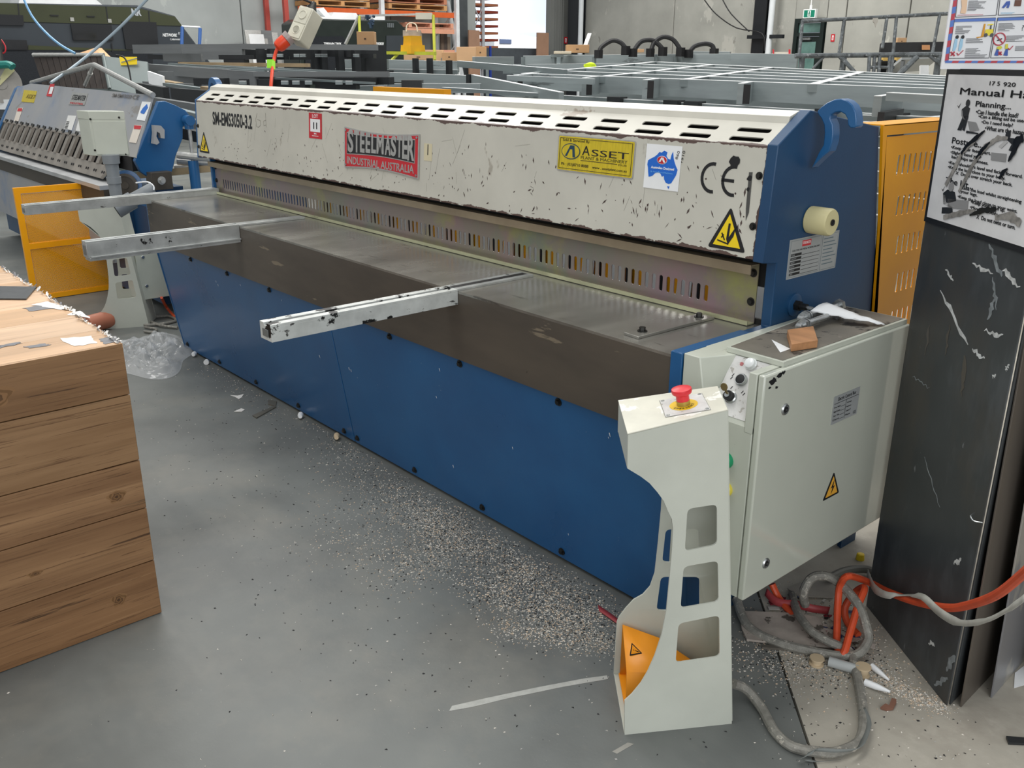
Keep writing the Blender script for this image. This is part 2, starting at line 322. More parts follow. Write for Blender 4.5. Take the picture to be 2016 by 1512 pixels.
# front panels (sloping back to the floor)
def fp(x0, x1, dz=0.):
    mb = MB(); a, b = (.016, .574), (.104, .012)
    mb.prism([(x0, a[0], a[1]), (x0, a[0]+.004, a[1]), (x0, b[0]+.004, b[1]), (x0, b[0], b[1])], (x1-x0, 0, 0), M_blue)
    mb.box(x0+.002, x1-.002, a[0]+.004, a[0]+.03, a[1]-.02, a[1]-.001, M_blue)
    return mb.build('front_panel', SH, bevel=.0015)
fp(0.0, 1.672); fp(1.677, L_)
mb = MB(); mb.prism([(0, .03, .57), (0, .115, .01), (0, .8, .01), (0, .8, .57)], (L_, 0, 0), mat('blue_inner', '16395f', .6)); mb.build('lower_body', SH)
nrm = V((0, -.562, -.088)).normalized()
for x in (.05, .43, .823, 1.217, 2.086, 2.47, 2.907, 3.2): bolt((x, .0185, .553), nrm, SH, .0075)
for x in (.052, .442, .834, 1.231, 1.604, 1.702, 2.088, 2.474, 2.852, 3.2): bolt((x, .0985, .038), nrm, SH, .0075)
# side frames
sp = [(0, .795), (.346, .795), (.346, .958), (.285, .966), (.303, 1.243), (.425, 1.318), (.76, 1.266), (.868, .757), (.93, .0), (.104, 0), (.012, .574), (0, .60)]
for x0, x1 in ((-.012, 0), (L_, L_+.03)):
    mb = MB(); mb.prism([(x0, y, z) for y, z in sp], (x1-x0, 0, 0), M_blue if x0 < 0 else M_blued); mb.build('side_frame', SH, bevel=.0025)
# lighter front strip of the near frame: post beside the table
mb = MB(); mb.box(L_-.001, L_+.032, -.004, .003, .575, .797, M_blue); mb.box(L_+.001, L_+.0315, -.003, .26, .795, .7985, M_blue); mb.build('post_face', SH, bevel=.001)
# cream beam cover with vent slots
n_f = (1.239-.971, -.018); FC = Fr((0, .287, .971), (1, 0, 0), (0, .018, .268)); FS = Fr((0, .305, 1.239), (1, 0, 0), (0, .076, .048))
M_cov = mat('cream_cover_paint', 'c5c3b7', .38, v=.05, vs=3.5, bump=.04, bs=200,
    chips=[('4a3a35', 17, .735, (1.3, 1, .55)), ('a8a396', 6, .68, (1, 1, .5)), ('3a3230', 55, .77, (1, 1, .4))],
    edges=[('5c4a44', 2, 1.239, .014, 14, .69), ('5c4a44', 2, .973, .010, 22, .73), ('54423d', 0, 1.65, .012, 30, .78)])
M_covs = mat('cream_cover_top_paint', 'c9c6ba', .36, v=.06, vs=4, bump=.04, bs=200, chips=[('a3988a', 4, .68, (1, 2, 1)), ('4a3a35', 30, .745, (1, 1, 1))], edges=[('5c4a44', 2, 1.239, .005, 9, .68)])
mb = MB(); HL = math.hypot(.018, .268); SL = math.hypot(.076, .048); L2 = L_
mb.plate(FC, [(0, 0), (L2, 0), (L2, HL), (0, HL)], [], .003, M_cov, c=-.0015)
slots = []
for i in range(21):
    x = .125+i*(3.225-.125)/20
    for b in (.021, .057): slots.append(rrect(x-.048, x+.048, b-.0085+(.0), b+.0085, .006, 3))
mb.plate(FS, [(0, 0), (L2, 0), (L2, SL), (0, SL)], slots, .003, M_covs, c=-.0015)
mb.prism([(0, .381, 1.287), (0, .386, 1.303), (0, .425, 1.3155), (0, .50, 1.305), (0, .50, 1.301), (0, .425, 1.3115), (0, .389, 1.3), (0, .384, 1.287)], (L2, 0, 0), M_covs)
mb.prism([(0, .287, .971), (0, .33, .971), (0, .33, .974), (0, .287, .974)], (L2, 0, 0), M_cov)
mb.build('beam_cover', SH, recalc=True)
mb = MB(); mb.box(.01, L_-.01, .347, .362, 1.2505, 1.2525, flat('77766f')); mb.build('inner_strip', SH)
mb = MB(); mb.prism([(0.002, .345, .96), (0.002, .5, .96), (0.002, .5, 1.285), (0.002, .412, 1.285), (0.002, .372, 1.262), (0.002, .345, 1.235)], (L_-.004, 0, 0), mat('dark_beam', '1d1b19', .7)); mb.build('blade_beam', SH)
for x, z, par in ((L_-.012, 1.17, 0), (L_-.012, 1.05, 0), (.012, 1.12, 0), (.012, 1.02, 0)):
    bolt(FC.p(x, (z-.971), 0), FC.n, SH, .006)
# zinc finger guard with slots
M_zn = mat('yellow_passivated_zinc', '918f74', .3, .45, v=.14, vs=2.2, c2='93818a', rv=.05, chips=[('76987f', 1.7, .5, (1, 1, .6), 5, .9), ('ab7f8e', 2.4, .52, (1, 1, 1), 6, .8), ('a6a963', 3.3, .54, (1, 1, 1), 6, .8)])
M_zb = mat('bronze_zinc_lip', 'a0937c', .35, .4, v=.08, chips=[('6f6353', 8, .66, (.5, 1, 1))])
M_zl = mat('pale_zinc_edge', 'c9c9a4', .3, .5, v=.08)
FG = Fr((0, .362, 0), (1, 0, 0), (0, 0, 1)); gx0, gx1 = .01, 3.27
gs = [rrect(x-.0065, x+.0065, .818, .863, .006, 3) for x in [.1+i*.0262 for i in range(116)]]
mb = MB(); mb.plate(FG, [(gx0, .792), (gx1, .792), (gx1, .945), (gx0, .945)], gs, .003, M_zn)
mb.box(gx0, gx1, .328, .362, .943, .946, M_zb); mb.box(gx0, gx1, .326, .329, .922, .946, M_zb)
mb.box(gx0, gx1, .334, .362, .789, .792, M_zl); mb.box(gx0, gx1, .332, .335, .789, .800, M_zl)
mb.build('finger_guard', SH)
for z in (.92, .845): bolt((3.256, .3605, z), (0, -1, 0), SH, .007); 
for z in (.915, .85): bolt((.02, .3605, z), (0, -1, 0), SH, .007)
# pale and dark slats added for the bright and dark gaps, rear guard behind
M_gap = mat('bright_gap_white', 'efefe8', .4)
mb = MB(); mb.box(.002, L_-.002, .372, .44, .885, .962, _mats['dark_beam']); mb.box(.002, L_-.002, .366, .374, .787, .803, _mats['dark_beam']); mb.build('clamp_bar', SH)  # dark bars added to keep the gaps above and below the guard dark
def rowof(name, m, x0, n, w_, sl):
    h = MB(); h.prism([(0, .915, .35), (w_, .915, .35), (w_+sl, .915, .78), (sl, .915, .78)], (0, .006, 0), m); o0 = h.build(name, SH); o0.location = V((x0, 0, 0))
    for i in range(1, n): c = o0.copy(); S.collection.objects.link(c); c.parent = SH; c.location = V((x0+i*.158, 0, 0))
rowof('bright_gap_slat', M_gap, .02, 20, .062, .03); rowof('dark_gap_slat', _mats['dark_beam'], .115, 20, .026, 0)
mb = MB(); mb.box(.0, L_, .93, .935, .3, .79, M_yel); mb.build('rear_guard_sheet', SH)
# hooks
hk = [(.404, 1.188), (.430, 1.235), (.436, 1.262), (.428, 1.285), (.413, 1.305), (.410, 1.317), (.425, 1.331), (.445, 1.340), (.47, 1.346), (.505, 1.345), (.542, 1.335), (.565, 1.323), (.580, 1.305), (.590, 1.282), (.591, 1.272), (.583, 1.266), (.572, 1.264), (.556, 1.268), (.548, 1.279), (.546, 1.292), (.539, 1.304), (.525, 1.313), (.505, 1.317), (.488, 1.316), (.480, 1.305), (.483, 1.285), (.492, 1.255), (.496, 1.225), (.476, 1.215), (.45, 1.2)]
YH = .43; hp_ = [yP(x, y, YH) for x, y in ((1597, 331), (1612, 300), (1621, 285), (1623, 262), (1622, 246), (1617, 234), (1611, 226), (1608, 219), (1616, 211), (1628, 202), (1642, 196), (1656, 194), (1668, 198), (1678, 207), (1684, 220), (1686, 236), (1686, 249), (1682, 252), (1674, 252), (1669, 246), (1668, 234), (1663, 225), (1654, 220), (1644, 221), (1635, 226), (1634, 234), (1639, 245), (1640, 262), (1638, 280), (1632, 298), (1618, 310))]
for s_, x_ in ((1, 0), (-1, L_+.018)):
    mb = MB(); mb.prism([(max(p.x, L_+.0302) if s_ > 0 else x_-max(p.x, L_+.0302)-.0, YH, p.z) for p in hp_], (0, .032, 0), M_blue); mb.build('lifting_hook', SH, bevel=.0025)
# outer face fittings
XF = L_+.03
mb = MB(); mb.lathe((XF-.001, .473, 1.053), (1, 0, 0), [(.03, 0), (.034, .004), (.034, .058), (.031, .063)], mat('ivory_nylon', 'd9cf9c', .45, v=.05)); r_ = mb.build('nylon_roller', SH)
mb = MB(); mb.lathe((XF+.0625, .473, 1.053), (1, 0, 0), [(.008, 0), (.008, .003), (.005, .003), (.004, .001)], M_blk, n=12); mb.build('roller_screw', r_)
FN = Fr((XF, .393, .91), (0, 1, 0), (0, 0, 1), (1, 0, 0)); M_al = mat('brushed_aluminium_plate', 'b4b8b8', .4, .4, v=.05)
mb = MB(); mb.rect(FN, 0, .228, 0, .1, M_al, c=0, t=.0015); npl = mb.build('rating_plate', SH)
mb = MB(); mb.rect(FN, .004, .143, .003, .097, flat('8a9092', .5), c=.0016, t=.0002); mb.rect(FN, .006, .141, .005, .095, M_al, c=.0019, t=.0002)
mb.rect(FN, .149, .224, .003, .097, flat('8a9092', .5), c=.0016, t=.0002); mb.rect(FN, .151, .222, .005, .095, M_al, c=.0019, t=.0002)
mb.rect(FN, .055, .095, .078, .093, P_red, c=.0022, t=.0002); mb.text(FN, 'STEELMASTER', .057, .083, .007, .036, P_wht, c=.0024, ext=.0002)
mb.text(FN, 'GUILLOTINE AND METAL WORKING MACHINE', .012, .069, .0045, .125, P_blk, c=.0022, ext=.0002)
for i, t_ in enumerate(('MODEL', 'CAPACITY', 'WIDTH', 'MOTOR', 'WEIGHT', 'DATE')):
    z = .057-i*.0098; mb.rect(FN, .008, .056, z, z+.0065, P_blk, c=.0022, t=.0002); mb.line(FN, (.058, z), (.138, z), .001, P_blk, c=.0022, t=.0002); mb.text(FN, t_, .01, z+.0015, .0035, None, M_al, c=.0026, ext=.0002)
for i in range(8): mb.line(FN, (.156, .085-i*.0095), (.2+.018*((i*7) % 3)/2, .085-i*.0095), .0022, flat('5b6f78', .5), c=.0022, t=.0002)
mb.build('lettering', npl)
mb = MB(); mb.lathe((XF-.001, .441, .838), (1, 0, 0), [(.03, 0), (.03, .006), (.026, .008)], M_blued); w_ = mb.build('shaft_flange', SH)
mb = MB(); mb.cyl((XF+.006, .441, .838), (XF+.02, .441, .838), .014, M_bolt, n=6); mb.cyl((XF+.02, .441, .838), (XF+.04, .441, .838), .009, M_bolt); mb.cyl((XF+.04, .441, .838), (XF+.055, .441, .838), .005, M_steel); mb.build('grease_fitting', w_)
# squaring arm gauge block with two bolts on the table
mb = MB(); mb.obox((3.117, .035, .7872), (.05, -.003, 0), (0.008, .29, 0), (0, 0, .007), M_tt); gb = mb.build('gauge_bar', SH, bevel=.001)
for p in ((3.142, .075, .795), (3.149, .29, .795)): bolt(p, (0, 0, 1), gb, .008, .009)
# support arms
M_alu = mat('scuffed_aluminium', 'b9bcba', .36, .55, v=.12, vs=12, st=(1, 1, 1), chips=[('232323', 15, .70, (1, 1, 1)), ('5a5a56', 40, .7, (1, .3, 1))])
M_alw = mat('scuffed_painted_aluminium', 'c9ccc8', .4, .2, v=.1, vs=12, chips=[('1b1b1b', 16, .61, (1, .7, 1)), ('4a4a48', 40, .65, (1, .5, 1))])
def arm(x0, x1, y0, y1, zt, zb, m, slotdark=True, flange=False):
    mb = MB(); wd = x1-x0; g = wd*.13
    mb.box(x0, x1, y0, y1, zb, zt-.007, m); mb.box(x0, x0+wd/2-g, y0, y1, zt-.007, zt, m); mb.box(x0+wd/2+g, x1, y0, y1, zt-.007, zt, m)
    mb.box(x0+wd/2-g, x0+wd/2+g, y0+.004, y1, zt-.008, zt-.0065, M_blk)
    if flange: mb.box(x1, x1+.012, y0+.01, min(y1, -.002), zb, zb+.006, m); mb.box(x0-.0, x1+.004, y0+.005, min(y1, -.002), zb-.012, zb, m)
    for dx in (0,): mb.box(x0+wd*.25, x0+wd*.75, y0-.002, y0, zb+.01, zt-.016, flat('777a78', .5, .3))
    o = mb.build('support_arm', SH, bevel=.0012); return o
arm(.01, .07, -.56, .345, .816, .772, M_alu)       # left: rides on the table
arm(.985, 1.035, -.6, -.001, .796, .735, M_alu, flange=True)
mb = MB(); mb.box(.985, 1.035, .0, .3, .7872, .7955, M_alu); mb.build('arm_slide', SH, bevel=.001)
arm(2.43, 2.492, -.6, -.001, .793, .747, M_alw)
mb = MB(); mb.box(2.43, 2.492, .0, .3, .7872, .7935, M_alu); mb.box(2.45, 2.472, -.0, .29, .7935, .794, M_blk); mb.build('arm_slide', SH, bevel=.001)
# ---- signs on the cream cover
def fcp(*pts): return [FC.px(x, y) for x, y in pts]
def curved(x0, x1, y0, y1, d, n=10):
    b = [(x0+(x1-x0)*i/n, y0+d*math.sin(math.pi*i/n)) for i in range(n+1)]; t = [(x0+(x1-x0)*i/n, y1-d*math.sin(math.pi*i/n)) for i in range(n, -1, -1)]; return b+t
sx0, sx1, sy0, sy1 = 1.405, 1.9, .063, .216
M_slv = mat('embossed_silver', 'b6b6b2', .35, .5, v=.08, vs=40)
mb = MB(); mb.poly(FC, curved(sx0, sx1, sy0, sy1, .012), M_slv, c=.002, t=.003); mb.poly(FC, curved(sx0+.006, sx1-.006, sy0+.005, sy1-.005, .012), P_red, c=.005, t=.0005)
sg = mb.build('maker_sign', SH, label='red and black embossed metal name sign')
mb = MB(); mb.poly(FC, curved(sx0+.02, sx1-.022, sy0+.052, sy1-.018, .007), M_slv, c=.0058, t=.0004); mb.poly(FC, curved(sx0+.023, sx1-.025, sy0+.055, sy1-.021, .007), P_blk, c=.0063, t=.0004); mb.build('black_field', sg)
mb = MB(); wds = 'STEELMASTER'; xs = [.030, .075, .118, .157, .196, .232, .287, .325, .363, .398, .430]; ws = [.043, .04, .034, .034, .034, .05, .04, .037, .035, .034, .045]
for i, (ch, x, w_) in enumerate(zip(wds, xs, ws)):
    cur = abs(i-5)/5; hh = .068+.018*cur*cur; mb.text(FC, ch, sx0+x, sy0+.137-.034-hh/2-.0, hh, w_*.92, M_slv, c=.0068, ext=.0014, bold=.03)
mb.text(FC, 'INDUSTRIAL AUSTRALIA', sx0+.022, sy0+.017, .028, .447, M_slv, c=.0058, ext=.0008, bold=.012)
mb.build('lettering', sg)
mb = MB()
for a, b in ((.012, .012), (.483, .012), (.012, .141), (.483, .141)): mb.disc(FC, sx0+a, sy0+b, .005, .004, M_steel, c=.0058, t=.002, n=10)
mb.build('rivets', sg)
# lot ticket
mb = MB(); mb.rect(FC, 1.123, 1.227, .158, .257, P_red); lt = mb.build('lot_sticker', SH, label='red auction sticker reading LOT 11')
mb = MB(); mb.rect(FC, 1.136, 1.214, .184, .234, P_wht, c=.0015); mb.text(FC, 'LOT', 1.175, .238, .014, .046, P_wht, c=.0015, align='C', bold=.01)
for x in (1.16, 1.184): mb.text(FC, 'I', x, .195, .026, .008, P_blk, c=.0022, bold=.01)
mb.text(FC, 'BMG', 1.175, .174, .006, .02, P_wht, c=.0015, align='C', bold=.01); mb.line(FC, (1.15, .168), (1.2, .168), .002, P_wht, c=.0015); mb.build('lettering', lt)
# model name stencilled
mb = MB(); mb.text(FC, 'SM-EMS3050-3.2', .188, .163, .062, .42, P_blk, c=.0004, ext=.0003, bold=.03); mb.build('model_lettering', SH, label='black stencilled lettering SM-EMS3050-3.2')
mb = MB(); M_gr = flat('8c8a80', .6)
for pts in (((.66, .235), (.645, .21), (.65, .18), (.67, .175)), ((.66, .21), (.69, .205), (.69, .185), (.665, .175)), ((.74, .24), (.745, .18)), ((.745, .21), (.72, .205), (.722, .185), (.745, .19))):
    for a, b in zip(pts[:-1], pts[1:]): mb.line(FC, a, b, .002, M_gr, c=.0004, t=.0002)
mb.build('pencil_scribble', SH)
# yellow dealer plate
yx0, yx1, yy0, yy1 = 2.596, 2.888, .157, .252; M_gold = mat('yellow_anodised_plate', 'd9c22e', .35, .3, v=.08, vs=20, st=(6, 1, 1))
mb = MB(); mb.poly(FC, rrect(yx0-.003, yx1+.003, yy0-.003, yy1+.003, .006), M_slv, c=.001, t=.0015); mb.poly(FC, rrect(yx0, yx1, yy0, yy1, .004), M_gold, c=.0025, t=.0006); dp = mb.build('dealer_plate', SH, label='yellow metal dealer plate with black lettering')
mb = MB(); c = .0034
for a, b in (((yx0+.006, yy1-.005), (yx1-.006, yy1-.005)), ((yx0+.006, yy0+.005), (yx1-.006, yy0+.005)), ((yx1-.006, yy0+.005), (yx1-.006, yy1-.005)), ((yx0+.006, yy0+.005), (yx0+.006, yy1-.005))): mb.line(FC, a, b, .0012, P_blk, c=c)
mb.text(FC, 'Sold & Serviced By:', yx0+.016, yy1-.016, .0095, .11, P_blk, c=c); mb.text(FC, 'A', yx0+.098, yy0+.047, .026, .03, P_blk, c=c); mb.text(FC, 'SSET', yx0+.135, yy0+.047, .018, .14, P_blk, c=c)
mb.text(FC, 'PLANT & MACHINERY', yx0+.094, yy0+.036, .0085, .178, flat('4a4a1c'), c=c); mb.line(FC, (yx0+.094, yy0+.032), (yx0+.235, yy0+.032), .0015, P_blk, c=c); mb.text(FC, 'PTY LTD', yx0+.24, yy0+.028, .005, .03, P_blk, c=c)
mb.text(FC, 'Ph : (03)8710 8088', yx0+.016, yy0+.011, .0105, .11, P_blk, c=c); mb.text(FC, 'www . assetplant.com.au', yx0+.142, yy0+.011, .009, .13, P_blk, c=c)
mb.build('lettering', dp)
M_teal = flat('123c52', .4)
mb = MB(); mb.disc(FC, yx0+.052, yy0+.054, .038, .0225, M_teal, c=c); mb.disc(FC, yx0+.052, yy0+.054, .035, .0198, M_gold, c=c+.0006)
mb.poly(FC, [(yx0+.03, yy0+.04), (yx0+.05, yy0+.071), (yx0+.056, yy0+.071), (yx0+.038, yy0+.04)], M_teal, c=c+.0012); mb.poly(FC, [(yx0+.05, yy0+.06), (yx0+.056, yy0+.071), (yx0+.066, yy0+.071), (yx0+.072, yy0+.038), (yx0+.062, yy0+.038), (yx0+.059, yy0+.06)], M_teal, c=c+.0012); mb.build('emblem', dp)
# white sticker with blue map
ax0, ax1, ay0, ay1 = 2.93, 3.049, .137, .251
mb = MB(); mb.rect(FC, ax0, ax1, ay0, ay1, P_wht); st_ = mb.build('map_sticker', SH, label='white sticker with a blue map of Australia')
AU = [(1.5, 31), (0, 42), (3, 50), (5, 62), (8, 74), (14, 73), (21, 70), (28, 63), (38, 60), (46, 62), (52, 70), (58, 67), (60, 76), (66, 84), (76, 87), (84, 84), (90, 74), (97, 62), (100, 48), (93, 38), (88, 29), (84, 20), (80, 3), (76, 12), (74, 24), (66, 22), (60, 15), (62, 6), (52, 2), (44, 8), (36, 7), (30, 14), (22, 20), (10, 26)]
def au(p, s=1): return (ax0+.008+p[0]*.00103, ay1-.012-p[1]*.00098)
P_bl = flat('1668cc', .4); mb = MB(); mb.poly(FC, [au(p) for p in AU], P_bl, c=.0015); mb.poly(FC, [au(p) for p in ((72, 93), (80, 93), (77, 100))], P_bl, c=.0015); mb.build('map_shape', st_)
mb = MB(); mb.disc(FC, *au((48, 27)), .017, .0105, P_wht, c=.0022); mb.disc(FC, *au((48, 27)), .0158, .0094, P_red, c=.0028)
mb.poly(FC, [au(p) for p in ((38, 32), (46, 20), (50, 20), (44, 32))], P_wht, c=.0035); mb.poly(FC, [au(p) for p in ((48, 24), (52, 20), (60, 33), (54, 33))], P_wht, c=.0035); mb.build('emblem', st_)
mb = MB(); mb.text(FC, 'Australian Designed', ax0+.022, ay1-.064, .0085, .078, P_wht, c=.0022, bold=.02); mb.text(FC, 'By Asset Plant & Machinery', ax0+.022, ay1-.073, .005, .075, flat('6db4e8'), c=.0022); mb.text(FC, '860', ax1-.012, ay1-.034, .008, .022, P_blk, c=.0015, rot=1.3); mb.text(FC, '1510', ax1+.004, ay1-.04, .008, .03, P_blk, c=.0008, rot=1.35); mb.build('lettering', st_)
# CE mark
mb = MB()
def arc(cx, cy, rx, ry, w_, a0, a1, m, n=14, c=.0005):
    A = [math.radians(a0+(a1-a0)*i/n) for i in range(n+1)]
    for i in range(n):
        q = [(cx+rx*math.cos(A[j]), cy+ry*math.sin(A[j])) for j in (i, i+1)]+[(cx+(rx-w_)*math.cos(A[j]), cy+(ry-w_*1.0)*math.sin(A[j])) for j in (i+1, i)]
        mb.poly(FC, q, m, c=c, t=.0003)
arc(3.153, .182, .037, .0385, .0085, 80, 280, P_blk); mb.build('ce_mark', SH, label='black C of the CE mark'); mb = MB(); arc(3.217, .18, .037, .0385, .0085, 80, 280, P_blk); mb.rect(FC, 3.18, 3.218, .176, .184, P_blk, c=.0005, t=.0003); mb.build('ce_mark', SH, label='black E of the CE mark')
mb = MB(); random.seed(5)
for cx, cy, r0, n in ((3.212, .224, .018, 14), (3.262, .19, .008, 10), (3.262, .165, .006, 8)):
    mb.poly(FC, [(cx+r0*(.6+.5*random.random())*math.cos(2*math.pi*i/n), cy+r0*(.6+.5*random.random())*math.sin(2*math.pi*i/n)) for i in range(n)], P_blk, c=.0009, t=.0003)
mb.poly(FC, [(3.258, .205), (3.268, .206), (3.272, .11), (3.266, .09), (3.262, .12)], flat('4b4b48'), c=.0006, t=.0003); mb.build('tar_smear', SH)
mb = MB(); rs = random.Random(5); FPn_ = Fr((0, .106, 0), (1, 0, 0), (0, -.09, .574), (0, -.574, -.09))
for x, y in ((426, 553), (430, 560), (692, 728), (688, 724), (866, 726), (1201, 853), (1199, 860), (860, 780), (893, 916), (760, 1000), (630, 700), (555, 590), (474, 560), (1120, 1050), (1010, 880)):
    a, b = FPn_.px(x, y); s_ = rs.uniform(.003, .007); mb.poly(FPn_, [(a, b), (a+s_*.4, b-s_*1.3), (a+s_*.5, b-s_*1.2), (a+s_*.3, b+s_*.5), (a-s_*.2, b+s_*.3)], P_wht, c=.003, t=.0003)
mb.build('paint_flecks', SH, kind='stuff')
# paint scratches on the cover
mb = MB(); rs = random.Random(17); M_scr = mat('bare_scratch', '4d3f3a', .6, v=.1, vs=60)
for i in range(260):
    x = L_*(1-rs.random()**1.5*.9)-.04; y = rs.uniform(.01, .2)*rs.choice((.5, 1, 1)); l = rs.uniform(.003, .022)*(1 if x > 2 else .6); a_ = math.radians(rs.gauss(90, 38)); w_ = rs.uniform(.0007, .0032)
    n_p = 3; px_ = [(x+l*t*math.cos(a_)+rs.uniform(-.001, .001), y+l*t*math.sin(a_)) for t in (0, .5, 1)]; dx_, dy_ = -math.sin(a_)*w_, math.cos(a_)*w_
    mb.poly(FC, [(px_[0][0], px_[0][1]), (px_[1][0]+dx_, px_[1][1]+dy_), (px_[2][0], px_[2][1]), (px_[1][0]-dx_, px_[1][1]-dy_)], M_scr, c=.0002, t=.0002)
for i in range(60):
    x = rs.uniform(.3, 3.2); y = rs.uniform(.02, .22); l = rs.uniform(.02, .09); a_ = math.radians(rs.choice((60, 75, 120, 20, 85))+rs.gauss(0, 8))
    if y+l*math.sin(a_) > .25: continue
    mb.line(FC, (x, y), (x+l*math.cos(a_), y+l*math.sin(a_)), .0007, M_gr, c=.0002, t=.0001)
mb.build('paint_scratches', SH, kind='stuff')
# warning triangles
def tri(fr, cx, y0, w_, h_, name, parent, kind='hand', m=None, par_label='yellow warning triangle'):
    m = m or P_yel; mb = MB(); mb.poly(fr, rpoly([(cx-w_/2, y0), (cx+w_/2, y0), (cx, y0+h_)], w_*.08), P_blk, c=.0006); i_ = w_*.075
    mb.poly(fr, [(cx-w_/2+i_*1.9, y0+i_), (cx+w_/2-i_*1.9, y0+i_), (cx, y0+h_-i_*2.1)], m, c=.0013); o = mb.build(name, parent, label=par_label)
    mb = MB(); X = lambda a: cx+a*w_; Y = lambda b: y0+b*h_
    if kind == 'hand':
        mb.poly(fr, [(X(-.02), Y(.25)), (X(.0), Y(.62)), (X(.05), Y(.62)), (X(.04), Y(.3)), (X(.2), Y(.58)), (X(.16), Y(.34)), (X(.04), Y(.13))], P_blk, c=.002)
        mb.line(fr, (X(-.25), Y(.2)), (X(.05), Y(.14)), w_*.03, P_blk, c=.002); mb.line(fr, (X(-.15), Y(.38)), (X(-.06), Y(.22)), w_*.03, P_blk, c=.002); mb.line(fr, (X(-.15), Y(.27)), (X(-.1), Y(.35)), w_*.03, P_blk, c=.002)
    elif kind == 'bolt': mb.poly(fr, [(X(.06), Y(.68)), (X(-.1), Y(.38)), (X(.0), Y(.4)), (X(-.06), Y(.14)), (X(.12), Y(.44)), (X(.02), Y(.42))], P_blk, c=.002)
    else: mb.poly(fr, [(X(-.03), Y(.66)), (X(.03), Y(.66)), (X(.012), Y(.32)), (X(-.012), Y(.32))], P_blk, c=.002); mb.disc(fr, X(0), Y(.22), w_*.03, w_*.03, P_blk, c=.002, n=10)
    mb.build('symbol', o); return o
tri(FC, 3.219, .012, .115, .106, 'warning_sticker', SH); tri(FC, .077, .024, .12, .103, 'warning_sticker', SH)
mb = MB(); mb.rect(FC, 1.925, 1.971, .13, .188, flat('cfc6a6'), c=.0005); mb.line(FC, (1.948, .15), (1.948, .185), .004, P_blk, c=.0013); mb.build('old_tag', SH)
# ------------------------------------------------------------------ control cabinet on the near end (part of the shear)
CX0, CX1, CY1, CZ0, CZ1 = L_+.031, 3.553, .63, .25, .80
mb = MB(); kx0, kx1 = 3.41, 3.512
mb.prism([(CX0, 0, CZ0), (CX0, 0, .672), (CX0, .085, .799), (CX0, CY1, .799), (CX0, CY1, CZ0)], (CX1-.02-CX0, 0, 0), M_grn)
mb.prism([(CX0+.004, -.001, .66), (CX0+.004, -.001, .7995), (CX0+.004, .1, .7995), (CX0+.004, .1, .66)], (.045, 0, 0), M_grn)
mb.add([(CX0+.049, -.001, .66), (CX0+.049, -.001, .7995), (CX0+.049, .1, .7995), (kx0+.01, .088, .7995), (kx0-.004, 0, .668)], [(0, 1, 4), (1, 3, 4), (1, 2, 3)], M_grn)
mb.box(kx1, CX1-.02, -.001, .1, .66, .7995, M_grn)
cab = mb.build('control_cabinet', SH, bevel=.002, label='pale grey electrical control cabinet on the machine end')
mb = MB(); mb.box(CX1-.017, CX1, -.002, CY1, CZ0, .8, mat('cabinet_door_paint', 'bfc3b6', .13, v=.03, coat=.6, vs=2, rv=.04, chips=[('1c1c1a', 20, .80, (1, 1, 1))], spec=.6)); mb.build('cabinet_door', cab, bevel=.004)
mb = MB(); M_lid = mat('dusty_brown_lid', '6f6a60', .5, v=.15, vs=6, chips=[('35322d', 12, .58, (1, 1, 1)), ('8a8377', 9, .66, (1, 1, 1))])
lx0, lx1, ly0, ly1, lz = 3.392, 3.545, .06, .625, .812
mb.prism([(lx0, ly0+.02, .8), (lx1-.003, ly0+.02, .8), (lx1, ly1, .8), (CX0+.02, ly1, .8)], (0, 0, lz-.8), M_grn)
mb.prism([(lx0+.006, ly0+.027, lz), (lx1-.010, ly0+.027, lz), (lx1-.007, ly1-.006, lz), (CX0+.027, ly1-.006, lz)], (0, 0, .0012), M_lid); mb.build('cabinet_lid', cab, bevel=.0008)
FK = Fr((0, 0, .672), (1, 0, 0), (0, .085, .127))
mb = MB(); ov = [FK.px(x, y) for x, y in ((1459, 702), (1519, 715), (1476, 737), (1467, 816), (1428, 801))]
M_ov = mat('white_control_overlay', 'd3d2cf', .35, v=.08, vs=30, chips=[('a8a49d', 60, .62, (1, 1, 1))])
mb.poly(FK, [(3.414, .012), (3.509, .012), (3.509, .150), (3.414, .150)], M_ov, c=.0008, t=.0008); ovp = mb.build('control_panel', cab, label='white control panel with lamp, push button and key switch')
def swpos(x, y): return FK.px(x, y)
a, b = swpos(1480, 718); mb = MB(); mb.lathe(FK.p(a, b, .001), FK.n, [(.014, 0), (.0145, .004), (.0125, .006), (.0115, .012), (.009, .0135)], mat('white_lens', 'e9edec', .15, spec=.7)); mb.build('indicator_lamp', cab, label='white round indicator lamp')
a, b = swpos(1461, 749); mb = MB(); mb.lathe(FK.p(a, b, .001), FK.n, [(.0145, 0), (.0145, .006), (.0125, .009), (.0110, .009)], M_steel); mb.lathe(FK.p(a, b, .008), FK.n, [(.011, 0), (.011, .0025), (.0095, .003)], M_blk); mb.build('push_button', cab, label='black push button in a chrome ring')
a, b = swpos(1440, 783); mb = MB(); mb.lathe(FK.p(a, b, .001), FK.n, [(.0145, 0), (.0145, .005), (.012, .007)], M_steel); mb.lathe(FK.p(a, b, .007), FK.n, [(.0115, 0), (.0115, .012), (.010, .013)], M_blk); mb.lathe(FK.p(a, b, .019), FK.n, [(.006, 0), (.006, .004)], M_steel, n=12); ks = mb.build('key_switch', cab, label='black and chrome key switch')
